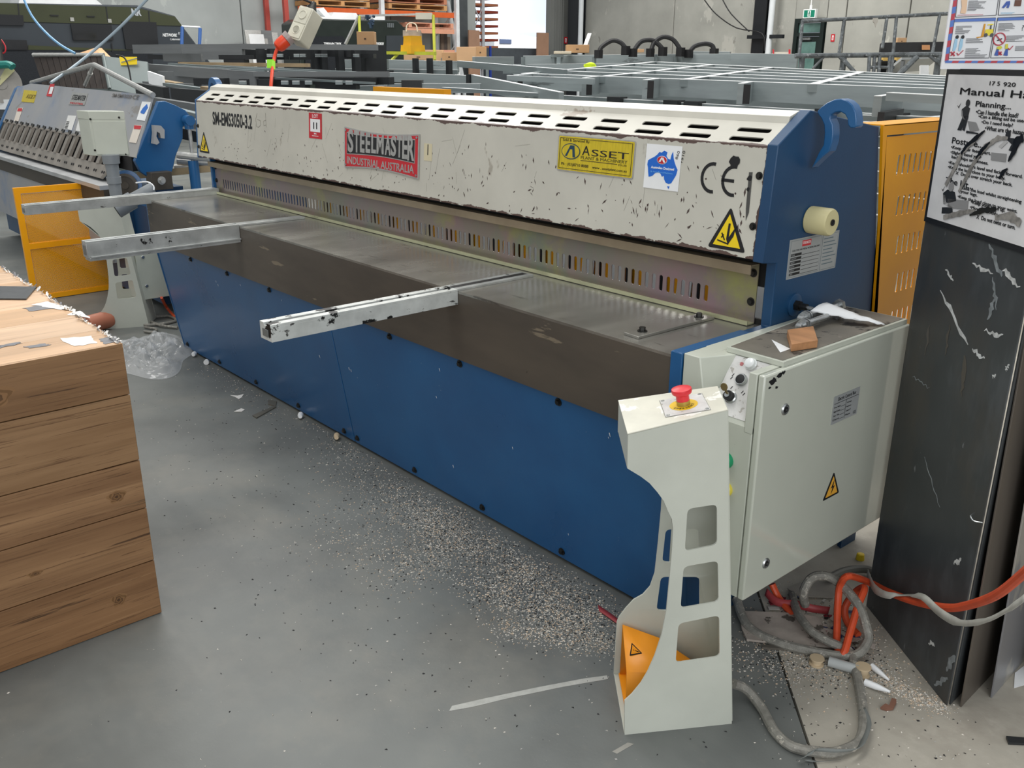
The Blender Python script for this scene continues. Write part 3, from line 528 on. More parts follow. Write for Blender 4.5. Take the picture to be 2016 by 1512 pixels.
mb = MB(); kq = FK.p(a, b, .022); kd = (V((-.2, -.35, .9))).normalized(); mb.obox(kq-V((.003, 0, 0)), V((.006, 0, 0)), V((0, .0015, 0)), kd*.014, mat('brass_key', '8c7c56', .4, .7)); mb.cyl(kq+kd*.02-V((0, .0013, 0)), kq+kd*.02+V((0, .0013, 0)), .009, _mats['brass_key'], n=10); mb.build('key', ks)
mb = MB(); a, b = swpos(1461, 717)
for i in range(14):
    t0, t1 = 2*math.pi*i/14, 2*math.pi*(i+1)/14; mb.line(FK, (a+.004*math.cos(t0), b+.004*math.sin(t0)), (a+.004*math.cos(t1), b+.004*math.sin(t1)), .0008, P_red, c=.002)
mb.line(FK, (a-.003, b-.003), (a+.003, b+.003), .0008, P_red, c=.002); mb.line(FK, (a-.003, b+.003), (a+.003, b-.003), .0008, P_red, c=.002)
for x, y in ((1444, 738), (1441, 744), (1441, 763), (1462, 772), (1465, 776)):
    a, b = swpos(x, y); mb.line(FK, (a-.001, b-.004), (a+.002, b+.003), .0015, P_blk, c=.002)
mb.build('panel_markings', cab)
q = yP(1434, 908, -.002); mb = MB(); mb.lathe((q.x-.008, 0, q.z), (0, -1, 0), [(.02, 0), (.02, .008), (.018, .012), (.014, .015)], mat('green_lens', '0f8a5c', .3)); mb.build('push_button', cab, label='green push button on the cabinet front')
q = yP(1434, 965, -.002); mb = MB(); mb.lathe((q.x-.008, 0, q.z), (0, -1, 0), [(.018, 0), (.018, .008), (.016, .010)], mat('yellow_lens', 'd8c84a', .3)); mb.build('push_button', cab, label='yellow push button on the cabinet front')
FD = Fr((CX1, 0, 0), (0, 1, 0), (0, 0, 1), (1, 0, 0))
for y, z in ((.087, .704), (.077, .321)):
    mb = MB(); mb.lathe((CX1-.001, y, z), (1, 0, 0), [(.0135, 0), (.0135, .002), (.0115, .005), (.009, .005), (.0085, .003)], M_steel); mb.disc(FD, y, z, .007, .007, M_blk, c=.0035); mb.disc(FD, y, z, .003, .003, M_steel, c=.0045, n=3); mb.build('door_lock', cab)
mb = MB(); mb.rect(FD, .293, .41, .612, .683, M_al, c=.0005, t=.001); dpl = mb.build('data_plate', cab)
mb = MB(); mb.text(FD, 'Electric Control Box', .312, .669, .009, .08, P_blk, c=.002, ext=.0002); mb.line(FD, (.297, .664), (.406, .664), .001, P_blk, c=.002, t=.0002); mb.line(FD, (.35, .617), (.35, .664), .001, P_blk, c=.002, t=.0002)
for i, (s1, s2) in enumerate((('Power Supply', 'Voltage'), ('Rated Current', 'Frequency'), ('Ser. No.', 'Control V'), ('Date', 'Phase'))):
    z = .655-i*.0105; mb.text(FD, s1, .298, z-.003, .0045, .028, P_blk, c=.002, ext=.0002); mb.text(FD, s2, .354, z-.003, .0045, .022, P_blk, c=.002, ext=.0002); mb.line(FD, (.328, z-.0035), (.347, z-.0035), .0007, P_blk, c=.002, t=.0002)
mb.text(FD, 'CE', .39, .617, .007, .013, P_blk, c=.002, ext=.0002); mb.build('lettering', dpl)
tri(FD, .339, .408, .075, .068, 'warning_sticker', cab, 'bolt', flat('e0a63a', .5), 'amber high voltage triangle')
mb = MB(); random.seed(3)
for cx, cy, r0 in ((.03, .783, .016), (.052, .79, .012), (.066, .794, .008), (.045, .765, .007), (.018, .77, .006)):
    n = 12; mb.poly(FD, [(cx+r0*(.45+.7*random.random())*math.cos(2*math.pi*i/n), cy+.55*r0*(.45+.7*random.random())*math.sin(2*math.pi*i/n)) for i in range(n)], P_blk, c=.0003, t=.0002)
mb.build('paint_chips', cab)
# yellow rear side guard with slots
FY = Fr((L_+.034, 0, 0), (0, 1, 0), (0, 0, 1), (1, 0, 0)); ysl = []
for (z0, z1, ya, yb) in ((1.132, 1.187, .884, 1.101), (1.017, 1.073, .912, 1.101), (.904, .958, .928, 1.101), (.787, .845, .957, 1.101), (.68, .73, .97, 1.101), (.57, .62, .98, 1.101)):
    y = 1.101
    while y > ya-.005: ysl.append(rrect(y-.0062, y+.0062, z0, z1, .0045, 2)); y -= .031
mb = MB(); mb.plate(FY, [(.795, 1.238), (1.19, 1.238), (1.19, .2), (.945, .2)], ysl, .003, M_yel, c=-.001)
mb.prism([(L_+.031, .763, 1.27), (L_+.031, 1.22, 1.27), (L_+.031, 1.22, 1.243), (L_+.031, .79, 1.243), (L_+.031, .94, .1), (L_+.031, .925, .1), (L_+.031, .872, .757)], (.008, 0, 0), M_yel)
mb.box(L_-.05, L_+.039, .77, 1.22, 1.268, 1.271, M_yel); mb.box(L_+.03, L_+.039, 1.19, 1.22, .1, 1.245, M_yel); mb.build('side_guard', SH, label='yellow slotted side guard at the rear')
qa, qb = yP(735, 186, .95), yP(874, 176, .95); mb = MB(); mb.box(qa.x, qb.x, .95, .99, .8, qb.z, M_yel); mb.build('rear_guard_top', SH)
# things lying on the cabinet lid
lt = lz+.0016
mb = MB(); mb.prism([(3.441, .245, lt+.0008), (3.514, .150, lt+.0008), (3.535, .223, lt+.0008), (3.463, .32, lt+.0008)][::1], (0, 0, .018), mat('raw_timber_offcut', 'a97a52', .6, v=.12, vs=8, st=(1, 5, 5), bump=.1, bs=60)); mb.thing('wood_block', 'small brown timber offcut lying on the control cabinet lid', 'wood block', bevel=.001)
mb = MB(); mb.prism([(3.43, .2, lt), (3.5, .13, lt), (3.50, .17, lt)], (0, 0, .0006), P_wht); mb.thing('paper_scrap', 'white triangular paper scrap under the timber block', 'paper')
def stud(p, q, label):
    p, q = V(p), V(q); d = (q-p).normalized(); o = T('threaded_bolt', label, 'bolt', (p.x, p.y, lt), 'bolts on the cabinet lid')
    mb = MB(); mb.cyl(p, q, .0085, M_steel, n=16); mb.lathe(p, -d, [(.0085, 0), (.0085, .004), (.005, .006)], M_steel, n=14); mb.build('rod', o)
    for t, r, h, n in ((.012, .015, .013, 6), (.028, .0155, .003, 20), ((q-p).length-.022, .0165, .014, 6)):
        mb = MB(); mb.cyl(p+d*t, p+d*(t+h), r, M_steel, n=n); mb.build('nut' if n == 6 else 'washer', o)
za = lt+.0155
stud((3.40, .365, za), (3.372+.02, .57, za), 'shiny zinc bolt with nuts against the blue frame on the cabinet lid'); stud((3.437, .30, za), (3.43, .50, za), 'shiny zinc bolt with nuts between timber block and torn paper')
mb = MB(); random.seed(11); pv = []; nx, ny = 9, 6
for j in range(ny+1):
    for i in range(nx+1):
        u_, v_ = i/nx, j/ny; x = 3.40+.125*u_+(.02*v_); y = .40+.2*u_*.45+.085*v_*(1-.75*u_)+.01*random.random()*(0 if 0 < j < ny else 1); z = lt+.004+.035*(1-u_)*(.6+.5*math.sin(3*v_))+.004*random.random()
        pv.append((x, y, z))
fs = [(j*(nx+1)+i, j*(nx+1)+i+1, (j+1)*(nx+1)+i+1, (j+1)*(nx+1)+i) for j in range(ny) for i in range(nx)]
mb.add(pv, fs, P_wht); o = mb.build('torn_paper', recalc=False); o['label'] = 'torn white paper draped over the bolts on the cabinet lid'; o['category'] = 'paper'; sm = o.modifiers.new('t', 'SOLIDIFY'); sm.thickness = .0006
# ------------------------------------------------------------------ foot pedal pedestal
class FrX:
    def __init__(s, A, U, N): s.A = A; s.U = U; s.N = N
    def p(s, a, b, c=0.):
        t = max(0, min(1, b/.75)); u = max(0, min(1, a/.2)); off = (.216*(1-u)+.165*u)*(1-t)+(.185*(1-u)+.130*u)*t
        return s.A+s.U*(a+.03)+V((0, 0, b))-s.N*(off+c)
A_ = V((3.484, -.312, 0)); U_ = V((.53534, .84464, 0)); N_ = V((.84464, -.53534, 0))
FPn = Fr(A_, U_, (0, 0, 1), N_); fo = A_-N_*.212; ro = A_+U_*.25-N_*.128
FPf = FrX(A_, U_, N_)
outer = [(-.026, .731), (-.024, .658), (.005, .638), (.024, .622), (.042, .6), (.056, .58), (.066, .557), (.076, .537), (.08, .515), (.081, .468), (.08, .40), (.078, .32), (.071, .257), (.059, .206), (.045, .165), (.031, .136), (.012, .109), (-.004, .093), (0, 0), (.252, 0), (.222, .306), (.202, .494), (.176, .771)]
wins_far = [rpoly([(.094, .418), (.166, .424), (.173, .336), (.092, .330)], .012), rpoly([(.092, .290), (.178, .296), (.186, .202), (.088, .196)], .012)]
outer_far = [(-.026, .731), (-.024, .658), (.005, .638), (.024, .622), (.042, .6), (.056, .58), (.066, .557), (.076, .537), (.08, .515), (.081, .468), (.08, .38), (.078, .30), (.070, .262), (.055, .238), (.035, .222), (.018, .196), (.004, .17), (0, .155), (0, 0), (.252, 0), (.222, .306), (.202, .494), (.176, .771)]
wins = [rpoly([(.108, .558), (.171, .564), (.179, .469), (.109, .459)], .012), rpoly([(.109, .422), (.184, .43), (.194, .329), (.109, .320)], .012), rpoly([(.107, .282), (.198, .294), (.208, .187), (.107, .181)], .012)]
PD = T('pedal_pedestal', 'grey-green steel pedestal with cut-out windows and red emergency stop, in front', 'pedestal', (3.5, -.15, 0))
M_ped = mat('pale_grey_green_pedestal', 'c3c6ba', .4, v=.04, vs=4, bump=.04, bs=200, chips=[('3c3b36', 22, .755, (1, 1, .5)), ('a5a698', 60, .74, (1, 1, 1))])
mb = MB(); mb.plate(FPn, outer, wins, .004, M_ped, c=-.002); mb.build('side_plate', PD, bevel=.0008)
mb = MB(); mb.plate(FPf, outer_far, wins_far, .004, M_ped, c=-.002); mb.build('side_plate', PD, bevel=.0008)
def q4(a0, z0, a1, z1, t, name, m=M_ped):
    mb = MB(); p = [FPn.p(a0, z0, -.004), FPn.p(a1, z1, -.004), FPf.p(a1, z1, -.004), FPf.p(a0, z0, -.004)]
    nn = (p[1]-p[0]).cross(p[3]-p[0]).normalized(); mb.prism(p, nn*t, m); return mb.build(name, PD, bevel=.0008)
q4(-.026, .731, -.024, .658, .004, 'front_plate'); q4(.251, 0.004, .1755, .77, -.004, 'back_plate'); q4(0, .002, .25, .002, -.004, 'base_plate')
tp = [FPn.p(-.027, .731, 0), FPn.p(.177, .771, 0), FPf.p(.177, .771, 0), FPf.p(-.027, .731, 0)]
FTp = Fr(tp[0], tp[1]-tp[0], tp[3]-tp[0]); sgn = 1 if FTp.n.z > 0 else -1
mb = MB(); M_top = mat('worn_cream_top', 'd4d2c3', .4, v=.07, vs=8, chips=[('efeee6', 12, .58, (1, 1, 1)), ('8c8672', 30, .70, (1, 1, 1))]); mb.prism(tp, FTp.n*.003*sgn, M_top); mb.build('top_plate', PD, bevel=.001)
o_ = FTp.o+FTp.n*.003*sgn; FTt = Fr(o_, FTp.u, FTp.v, FTp.n*sgn)
lp = [FTt.px(x, y) for x, y in ((1298, 789), (1382, 774), (1400, 807), (1310, 822))]; lc = (sum(p[0] for p in lp)/4, sum(p[1] for p in lp)/4)
mb = MB(); mb.poly(FTt, lp, flat('8a8880', .5), c=.0002, t=.0004); g = [(lc[0]+(a-lc[0])*.975, lc[1]+(b-lc[1])*.975) for a, b in lp]; mb.poly(FTt, g, M_ov, c=.0008, t=.0003)
for a, b in lp: mb.disc(FTt, lc[0]+(a-lc[0])*.86, lc[1]+(b-lc[1])*.86, .004, .004, M_steel, c=.001, t=.001, n=10)
lg = mb.build('legend_plate', PD); ec = FTt.px(1346, 798)
mb = MB(); mb.disc(FTt, *ec, .029, .029, flat('e8c21c', .4), c=.0013, t=.0006, n=32)
for i, ch in enumerate('EMERGENCY'):
    t_ = math.radians(200+i*17); mb.text(FTt, ch, ec[0]+.0235*math.cos(t_), ec[1]+.0235*math.sin(t_), .0055, .004, P_blk, c=.0021, ext=.0002, align='C', rot=t_+math.pi/2)
for i, ch in enumerate('STOP'):
    t_ = math.radians(110-i*17); mb.text(FTt, ch, ec[0]+.019*math.cos(t_), ec[1]+.019*math.sin(t_), .0055, .004, P_blk, c=.0021, ext=.0002, align='C', rot=t_-math.pi/2)
mb.build('emergency_disc', lg)
mb = MB(); eb = FTt.p(*ec, .0015); mb.lathe(eb, FTt.n, [(.014, 0), (.014, .01)], mat('brass_collar', 'b59d4e', .35, .5)); mb.lathe(eb, FTt.n, [(.0135, .01), (.0135, .022), (.02, .026), (.0215, .031), (.0205, .036), (.012, .0385), (.004, .039)], mat('red_button_plastic', 'd92f38', .35)); mb.build('emergency_stop_button', PD, label='red mushroom emergency stop button')
# foot pedal inside
FPd = T('foot_pedal', 'orange metal foot pedal cover with a warning triangle inside the pedestal', 'foot pedal', tuple(A_+U_*.09-N_*.12))
M_or = mat('orange_pedal_paint', 'f39a1e', .38, v=.05, chips=[('6b3a14', 34, .74, (1, 1, 1))]); M_oi = M_or
def pp(s, n, z): return A_+U_*(s-.03*n/.21)+N_*n+V((0, 0, z))
mb = MB(); cs0 = [(-.196, .012), (-.188, .158), (-.092, .098), (-.072, .012)]; cs1 = [(-.178, .012), (-.17, .125), (-.095, .082), (-.075, .012)]; cs2 = [(-.165, .012), (-.158, .085), (-.1, .07), (-.085, .012)]
secs = [(.012, cs0), (.10, cs1), (.155, cs2), (.20, [(-.15, .012), (-.145, .055), (-.105, .05), (-.095, .012)])]; vs = [pp(s, n_, z) for s, cs in secs for n_, z in cs]
fs = [(k*4+i, k*4+i+1, (k+1)*4+i+1, (k+1)*4+i) for k in range(3) for i in range(3)]+[(12, 13, 14, 15)]; mb.add(vs, fs, M_or)
o = mb.build('cover', FPd, recalc=False); sm = o.modifiers.new('t', 'SOLIDIFY'); sm.thickness = .0025; sm.offset = 0
mb = MB(); mb.prism([pp(.01, -.2, .0065), pp(.21, -.16, .0065), pp(.21, -.09, .0065), pp(.01, -.068, .0065)], (0, 0, .006), M_or); mb.build('base', FPd)
mb = MB(); mb.prism([pp(.03, -.17, .03), pp(.12, -.16, .045), pp(.12, -.1, .045), pp(.03, -.1, .03)], (0, 0, .006), M_blk); mb.build('tread', FPd)
a = pp(.012, -.188, .158); b = pp(.012, -.092, .098); c_ = pp(.10, -.17, .125); FT_ = Fr((a+b)/2, c_-a, a-b); 
if FT_.n.z < 0: FT_ = Fr((a+b)/2, c_-a, a-b, -FT_.n)
cpx = FT_.px(1250, 1283); FT2 = Fr(FT_.p(cpx[0]-.012, cpx[1]+.001, .0014), -FT_.v, FT_.u, FT_.n); tri(FT2, 0, 0, .034, .03, 'warning_sticker', FPd, 'ex', M_or, 'black outlined warning triangle')
# ------------------------------------------------------------------ wood-laminate clad block, front left
WX, WY, WH = 2.331, -.916, .771
M_w = [mat('laminate_oak_%d' % i, c, .42, v=.15, vs=2.2+.3*i, st=(1, .35, 5), bump=.05, bs=40, c2=c2, chips=[('513823', 5, .665, (.6, .25, 6)), ('3d2818', 30, .79, (1, 1, 1)), ('4a3320', 26, .56, (1, .05, 6), 7, .45), ('b8946b', 20, .6, (1, .06, 7), 6, .5), ('6b4c31', 16, .6, (1, .25, 12))]) for i, (c, c2) in enumerate((('705033', '9a7550'), ('7d5c3c', 'a98661'), ('775538', 'a17c57'), ('745235', '9f7a55'), ('6b4a2e', '956f4b')))]
CR = T('wood_clad_crate', 'big wood-laminate covered block with peeling top edges, front left', 'crate', (1.4, -1.5, 0))
zc = [WH, .637, .458, .321, .165, 0.0]
mb = MB(); mb.box(.32, WX-.012, -2.4, WY-.012, .002, WH-.012, mat('chipboard_core', '6b5a44', .8)); mb.build('core', CR)
for i in range(5):
    mb = MB(); mb.box(WX-.012, WX, -2.4, WY, zc[i+1]+(.0012 if i < 4 else .002), zc[i]-(.0012 if i else 0), M_w[i]); mb.build('plank', CR, bevel=.0012)
for i in range(5):
    mb = MB(); mb.box(.32, WX-.0125, WY-.012, WY, zc[i+1]+(.0012 if i < 4 else .002), zc[i]-(.0012 if i else .013), M_w[(i+2) % 5]); mb.build('plank', CR, bevel=.0012)
M_wt = [mat('laminate_top_%d' % i, c, .35, v=.12, vs=3, st=(4, .35, 1), bump=.05, bs=40, chips=[('a8825e', 5, .56, (5, .3, 1), 8, .8), ('94704f', 14, .58, (6, .15, 1), 8, .6), ('8a8a86', 4.5, .69, (.5, 2.2, 1)), ('5a4430', 24, .75, (.5, 1, 1))]) for i, c in enumerate(('d9b592', 'd4ae88', 'dcba98', 'd0a981'))]
yt = [WY, -1.06, -1.22, -1.38, -1.54, -1.7, -1.86, -2.02, -2.18, -2.4]
xt_ = [WX, 2.17, 1.99, 1.81, 1.63, 1.45, 1.27, 1.09, .91, .73, .55, .32]
for i in range(11):
    for ya, yb in ((-2.4, -1.5+.23*((i*3) % 4)/4), (-1.498+.23*((i*3) % 4)/4, WY)):
        mb = MB(); mb.box(xt_[i+1]+.0008, xt_[i]-(.0008 if i else 0), ya, yb, WH-.012, WH, M_wt[(i+(yb == WY)) % 4]); mb.build('top_plank', CR, bevel=.001)
random.seed(21)
for (yk, zk, ry, rz, k_) in ((-1.22, .70, .045, .03, 0), (-.985, .375, .022, .018, 2), (-1.30, .365, .03, .014, 2), (-1.02, .085, .02, .02, 4), (-1.2, .235, .018, .008, 3)):
    fr_ = Fr((WX, 0, 0), (0, 1, 0), (0, 0, 1), (1, 0, 0)); mb = MB()
    for j, cc in enumerate(('8a6642', '70502f', '86623f', '5e4228', '7a5836', '4d341f')):
        q_ = 1-.16*j; mb.poly(fr_, [(yk+ry*q_*(1+.18*math.sin(3*t+j)+.1*math.sin(7*t))*math.cos(t), zk+rz*q_*(1+.15*math.sin(2*t+1+j)+.1*math.sin(5*t+j))*math.sin(t)) for t in [2*math.pi*i/30 for i in range(30)]], flat(cc, .45), c=.0001+.00012*j, t=.0001)
    mb.build('knot', CR)
FWt = Fr((0, 0, WH), (1, 0, 0), (0, 1, 0)); FWr = Fr((WX, 0, 0), (0, 1, 0), (0, 0, 1), (1, 0, 0))
M_peel = mat('torn_white_backing', 'e6e4df', .6, v=.06, vs=40); M_gl = mat('grey_glue_patch', '77777a', .6, v=.15, vs=30)
def jag(fr, pts, m, c, amp=.004, sub=5, t=.0005):
    out = []
    for i in range(len(pts)):
        a, b = V(pts[i]), V(pts[(i+1) % len(pts)])
        for k in range(sub): q = a.lerp(b, k/sub); out.append((q.x+random.uniform(-amp, amp), q.y+random.uniform(-amp, amp)))
    return out
def patch(fr, pxs, m, name, c=.0006, amp=.004):
    mb = MB(); mb.poly(fr, jag(fr, [fr.px(x, y) for x, y in pxs], m, c, amp), m, c=c, t=.0005); mb.build(name, CR)
patch(FWt, ((118, 667), (182, 662), (190, 676), (145, 683)), M_peel, 'peeled_patch'); patch(FWt, ((45, 607), (85, 600), (140, 612), (100, 608), (60, 614)), M_gl, 'peeled_patch')
patch(FWt, ((60, 601), (95, 594), (135, 606), (120, 611), (85, 604)), M_peel, 'peeled_patch', .0012); patch(FWt, ((130, 620), (160, 612), (180, 628), (150, 622)), M_peel, 'peeled_patch'); patch(FWt, ((45, 683), (85, 677), (100, 680), (60, 686)), M_gl, 'peeled_patch'); patch(FWt, ((195, 668), (225, 662), (235, 672), (205, 679)), M_gl, 'peeled_patch'); patch(FWt, ((0, 680), (40, 674), (42, 677), (0, 686)), M_gl, 'peeled_patch')
for i in range(150):
    t = i/150; x = WX-(WX-1.2)*(t**1.4)*1.0; y = WY-random.uniform(0, .012); s_ = random.uniform(.006, .026)
    mb = MB() if i == 0 else mb; a = random.uniform(0, 6.3); p = V((x, y, WH+.0015)); d1 = V((math.cos(a), math.sin(a)*.4, random.uniform(.0, .5)))*s_; d2 = V((-math.sin(a), math.cos(a)*.4, random.uniform(0, .3)))*s_*.4
    mb.prism([p, p+d1, p+d1*.8+d2, p+d2], (0, 0, .0007), random.choice((M_peel, M_peel, M_gl)))
mb.build('frayed_edge', CR, kind='stuff')
mb = MB(); mb.obox(tuple(FWt.p(*FWt.px(-30, 590), .0016)), V(FWt.p(*FWt.px(52, 591)))-V(FWt.p(*FWt.px(-30, 590))), V(FWt.p(*FWt.px(-5, 566)))-V(FWt.p(*FWt.px(-30, 590))), (0, 0, .003), mat('scratched_black_sheet', '35383b', .4, v=.15, vs=40)); mb.thing('black_offcut', 'small dark metal offcut lying on top of the wood-laminate block', 'offcut')
# ------------------------------------------------------------------ dark board, posters and leaning sheets on the right
B0 = V((3.571, .582, 0)); BE = V((.80678, -.59085, 0)); BN = V((-.59085, -.80678, 0)); WB = .4214
M_db = mat('scuffed_dark_board', '3c3f40', .42, v=.16, vs=3, bump=.05, bs=60, rv=.12, chips=[('5d6164', 5, .5, (1, 1, .4), 5, .7), ('4a443c', 4, .5, (1, 1, .5), 5, .7), ('6d7072', 30, .7, (1, 1, .3))], spec=.4)
FB = Fr(B0, BE, (0, 0, 1), BN)
mb = MB(); mb.obox(B0-BN*.0, BE*WB, -BN*.004, (0, 0, 1.408), M_db); db = mb.thing('dark_board', 'tall scuffed black board standing on the concrete at right under the manual handling poster', 'board', bevel=.0015)
random.seed(4); mb = MB(); P_sc = mat('white_scrape', 'c4c6c4', .5, v=.2, vs=60); P_sc2 = mat('grey_scrape', '7f8587', .5, v=.2, vs=60)
def scr(p, q, w_, m, n=9):
    a, b = V(FB.px(*p)), V(FB.px(*q)); d = (b-a); nn = V((-d.y, d.x)).normalized(); top = []; bot = []
    for i in range(n+1):
        t = i/n; c = a+d*t+nn*random.uniform(-.004, .004); ww = w_*math.sin(math.pi*(.08+.84*t))*random.uniform(.4, 1.1)/2; top.append(c+nn*ww); bot.append(c-nn*ww)
    mb = MB(); mb.poly(FB, [tuple(x) for x in top+bot[::-1]], m, c=.0003, t=.0003); mb.build('scrape_mark', db)
for p, q, w_, m in (((1852, 570), (1905, 680), .014, P_sc), ((1862, 530), (1876, 555), .01, P_sc), ((1915, 518), (1955, 540), .012, P_sc), ((1948, 480), (1972, 545), .016, P_sc2), ((1975, 530), (2008, 566), .015, P_sc), ((1938, 650), (1975, 662), .012, P_sc), ((1915, 685), (1938, 708), .013, P_sc), ((1958, 585), (1945, 630), .014, P_sc2), ((1985, 715), (1980, 730), .009, P_sc), ((1960, 735), (1954, 743), .009, P_sc), ((1797, 740), (1830, 765), .004, P_sc2), ((1878, 1110), (1893, 1100), .014, P_sc), ((1863, 1320), (1880, 1290), .02, P_sc2), ((1840, 1350), (1866, 1335), .022, P_sc2), ((1828, 1265), (1840, 1270), .012, P_sc), ((1820, 900), (1850, 1000), .004, P_sc2), ((1955, 545), (1963, 610), .01, P_sc2), ((1830, 640), (1822, 700), .012, flat('54504a')), ((1900, 700), (1893, 780), .02, flat('504b43')), ((1870, 640), (1862, 700), .01, flat('504b43'))): scr(p, q, w_, m)
# manual handling poster on the board
FP_ = Fr(FB.p(0, 0, .004), BE, (0, 0, 1), BN); pt = FP_.px(1892, 147); pb = FP_.px(1843, 430); TLx = .018; PX1 = WB-.006
zt, zb = pt[1], FP_.px(1850, 432)[1]-.003
PO = T('safety_poster', 'black and white manual handling safety poster with a tar-smeared surface on the dark board', 'poster', tuple(FB.p(.2, zb, .004)))
mb = MB(); mb.rect(FB, .0, WB, zb-.012, zt+.012, P_blk, c=.0005, t=.0025); mb.build('poster_frame', PO)
mb = MB(); M_pap = mat('poster_paper', 'dcdcdc', .3, v=.06, vs=9, chips=[('9b9690', 12, .70, (1, 1, .6)), ('2a2a2a', 9, .775, (1.5, 1.5, .5))]); mb.rect(FB, .012, PX1, zb, zt, M_pap, c=.003, t=.0008); mb.build('poster_sheet', PO)
FQ = Fr(FB.p(0, 0, .0042), BE, (0, 0, 1), BN); P_dg = flat('26282a', .4); P_g1 = flat('8d8d8d', .5); P_g2 = flat('b9b9b9', .5)
mb = MB()
def tx(s, x, y, hpx, wpx=None, bold=.012, m=None):
    bold = 0.0; a = FQ.px(x, y); h = FQ.px(x, y-hpx)[1]-a[1]; b = FQ.px(x+wpx, y+wpx*.03)[0]-a[0] if wpx else None; mb.text(FQ, s, a[0], a[1], h, b, m or P_dg, c=.0003, ext=.0003, bold=0)
    k_ = h*.055
    mb.text(FQ, s, a[0]+k_, a[1], h, b, m or P_dg, c=.0003, ext=.0003, bold=0); mb.text(FQ, s, a[0], a[1]+k_*.7, h, b, m or P_dg, c=.0003, ext=.0003, bold=0)
tx('Manual Handling', 1889, 190, 17, 235, .012); tx('Planning...', 1920, 213, 14, 70); tx('\u2022Can I handle the load?', 1921, 224, 8.5, 84); tx('\u2022Can a lifting aid be used?', 1926, 234, 8.5, 98); tx('\u2022Do I need help?', 1932, 245, 8.5, 62); tx('\u2022What are the hazards?', 1939, 256, 8.5, 88)
tx('Posture...', 1874, 282, 12, 62); tx('\u2022Keep your feet apart.', 1872, 294, 8, 80); tx('\u2022Slightly bend your', 1871, 304, 8, 62); tx('back, hips and knees.', 1873, 313, 8, 74); tx('\u2022Keep shoulders level and facing forward.', 1867, 324, 8, 150); tx('\u2022Keep the load close to your body.', 1866, 333, 8, 116); tx("X  Don't over stretch your back.", 1881, 345, 8.5, 115, .02)
tx('The lift...', 1861, 360, 12, 56); tx('\u2022Raise the load whilst straightening', 1889, 373, 8, 126); tx('your legs.', 1891, 381, 8, 34); tx('\u2022Keep the load close to your waist.', 1885, 391, 8, 122); tx('\u2022Keep your head up.', 1911, 402, 8, 70); tx('\u2022Move smoothly.', 1909, 412, 8, 58); tx('X  Do not twist or turn.', 1922, 430, 8, 80)
tx('920', 1975, 170, 8, 24, .01); tx('17 5', 1948, 168, 8, 20, .01); mb.build('lettering', PO)
mb = MB()
def pl(pts, m, c=.0003): mb.poly(FQ, [FQ.px(x, y) for x, y in pts], m, c=c, t=.0003)
def el(x, y, r, m, c=.0006): a = FQ.px(x, y); b = FQ.px(x+r, y); mb.disc(FQ, a[0], a[1], b[0]-a[0], (b[0]-a[0]), m, c=c, t=.0003, n=14)
# man with trolley
el(1906, 203, 4, P_dg); pl([(1894, 215), (1903, 208), (1910, 213), (1906, 230), (1896, 229)], P_dg); pl([(1896, 229), (1902, 229), (1893, 257), (1885, 256)], P_dg); pl([(1899, 229), (1907, 229), (1899, 258), (1895, 256)], P_dg); pl([(1893, 216), (1896, 218), (1896, 228), (1901, 236), (1897, 235), (1893, 228)], P_g1); pl([(1905, 238), (1922, 241), (1928, 256), (1910, 260)], P_g1); pl([(1903, 257), (1927, 262), (1925, 264), (1902, 262)], P_dg)
tick = lambda x, y, s: (pl([(x, y), (x+2*s, y+2.5*s), (x+6*s, y-4*s), (x+2*s, y+4.6*s)], P_dg))
tick(1885, 207, 1.3); tick(1854, 371, 1.2)
mb.build('printed_picture', PO); mb = MB()
# crouching man with box
el(1985, 266, 5, P_dg); pl([(1978, 271), (1996, 272), (2008, 283), (2000, 300), (1986, 296), (1992, 284)], P_dg); pl([(1952, 300), (1982, 303), (1980, 319), (1951, 315)], P_g1); pl([(1966, 288), (1980, 276), (1984, 280), (1972, 292)], P_g2)
mb.build('printed_picture', PO); mb = MB()
# man holding box
el(1873, 368, 5, P_g1); pl([(1857, 380), (1866, 373), (1880, 378), (1883, 396), (1858, 402)], P_dg); pl([(1855, 408), (1875, 408), (1876, 421), (1854, 420)], P_dg); pl([(1866, 391), (1907, 395), (1905, 413), (1866, 409)], P_g1); pl([(1857, 384), (1861, 384), (1863, 398), (1880, 408), (1876, 411), (1857, 400)], P_g2)
mb.build('printed_picture', PO)
mb = MB(); random.seed(9)
def smear(pts, ws, m, c=.0010):
    P = [V(FQ.px(x, y)) for x, y in pts]; Q = []
    for i in range(len(P)-1):
        for k in range(5): Q.append((P[i].lerp(P[i+1], k/5), ws[i]+(ws[i+1]-ws[i])*k/5))
    Q.append((P[-1], ws[-1])); t_, b_ = [], []
    for i, (p, w_) in enumerate(Q):
        d = (Q[min(i+1, len(Q)-1)][0]-Q[max(0, i-1)][0]).normalized(); nn = V((-d.y, d.x)); w_ = w_*random.uniform(.65, 1.15)/2; t_.append(p+nn*w_); b_.append(p-nn*w_)
    mb.poly(FQ, [tuple(x) for x in t_+b_[::-1]], m, c=c, t=.0003)
M_tar = mat('tar_smear', '171717', .3, v=.2, vs=60); M_tar2 = mat('thin_tar_smear', '8a8782', .4, v=.25, vs=60)
smear([(1940, 257), (1920, 275), (1895, 300), (1878, 335), (1862, 365)], [.004, .014, .012, .014, .01], M_tar2); smear([(1940, 257), (1925, 270), (1905, 286), (1893, 303)], [.003, .012, .011, .006], M_tar, .0014)
smear([(1985, 272), (1965, 272), (1940, 290), (1918, 320), (1900, 355), (1888, 378)], [.008, .012, .014, .014, .012, .008], M_tar2); smear([(1950, 280), (1935, 295), (1922, 312)], [.004, .012, .004], M_tar, .0014)
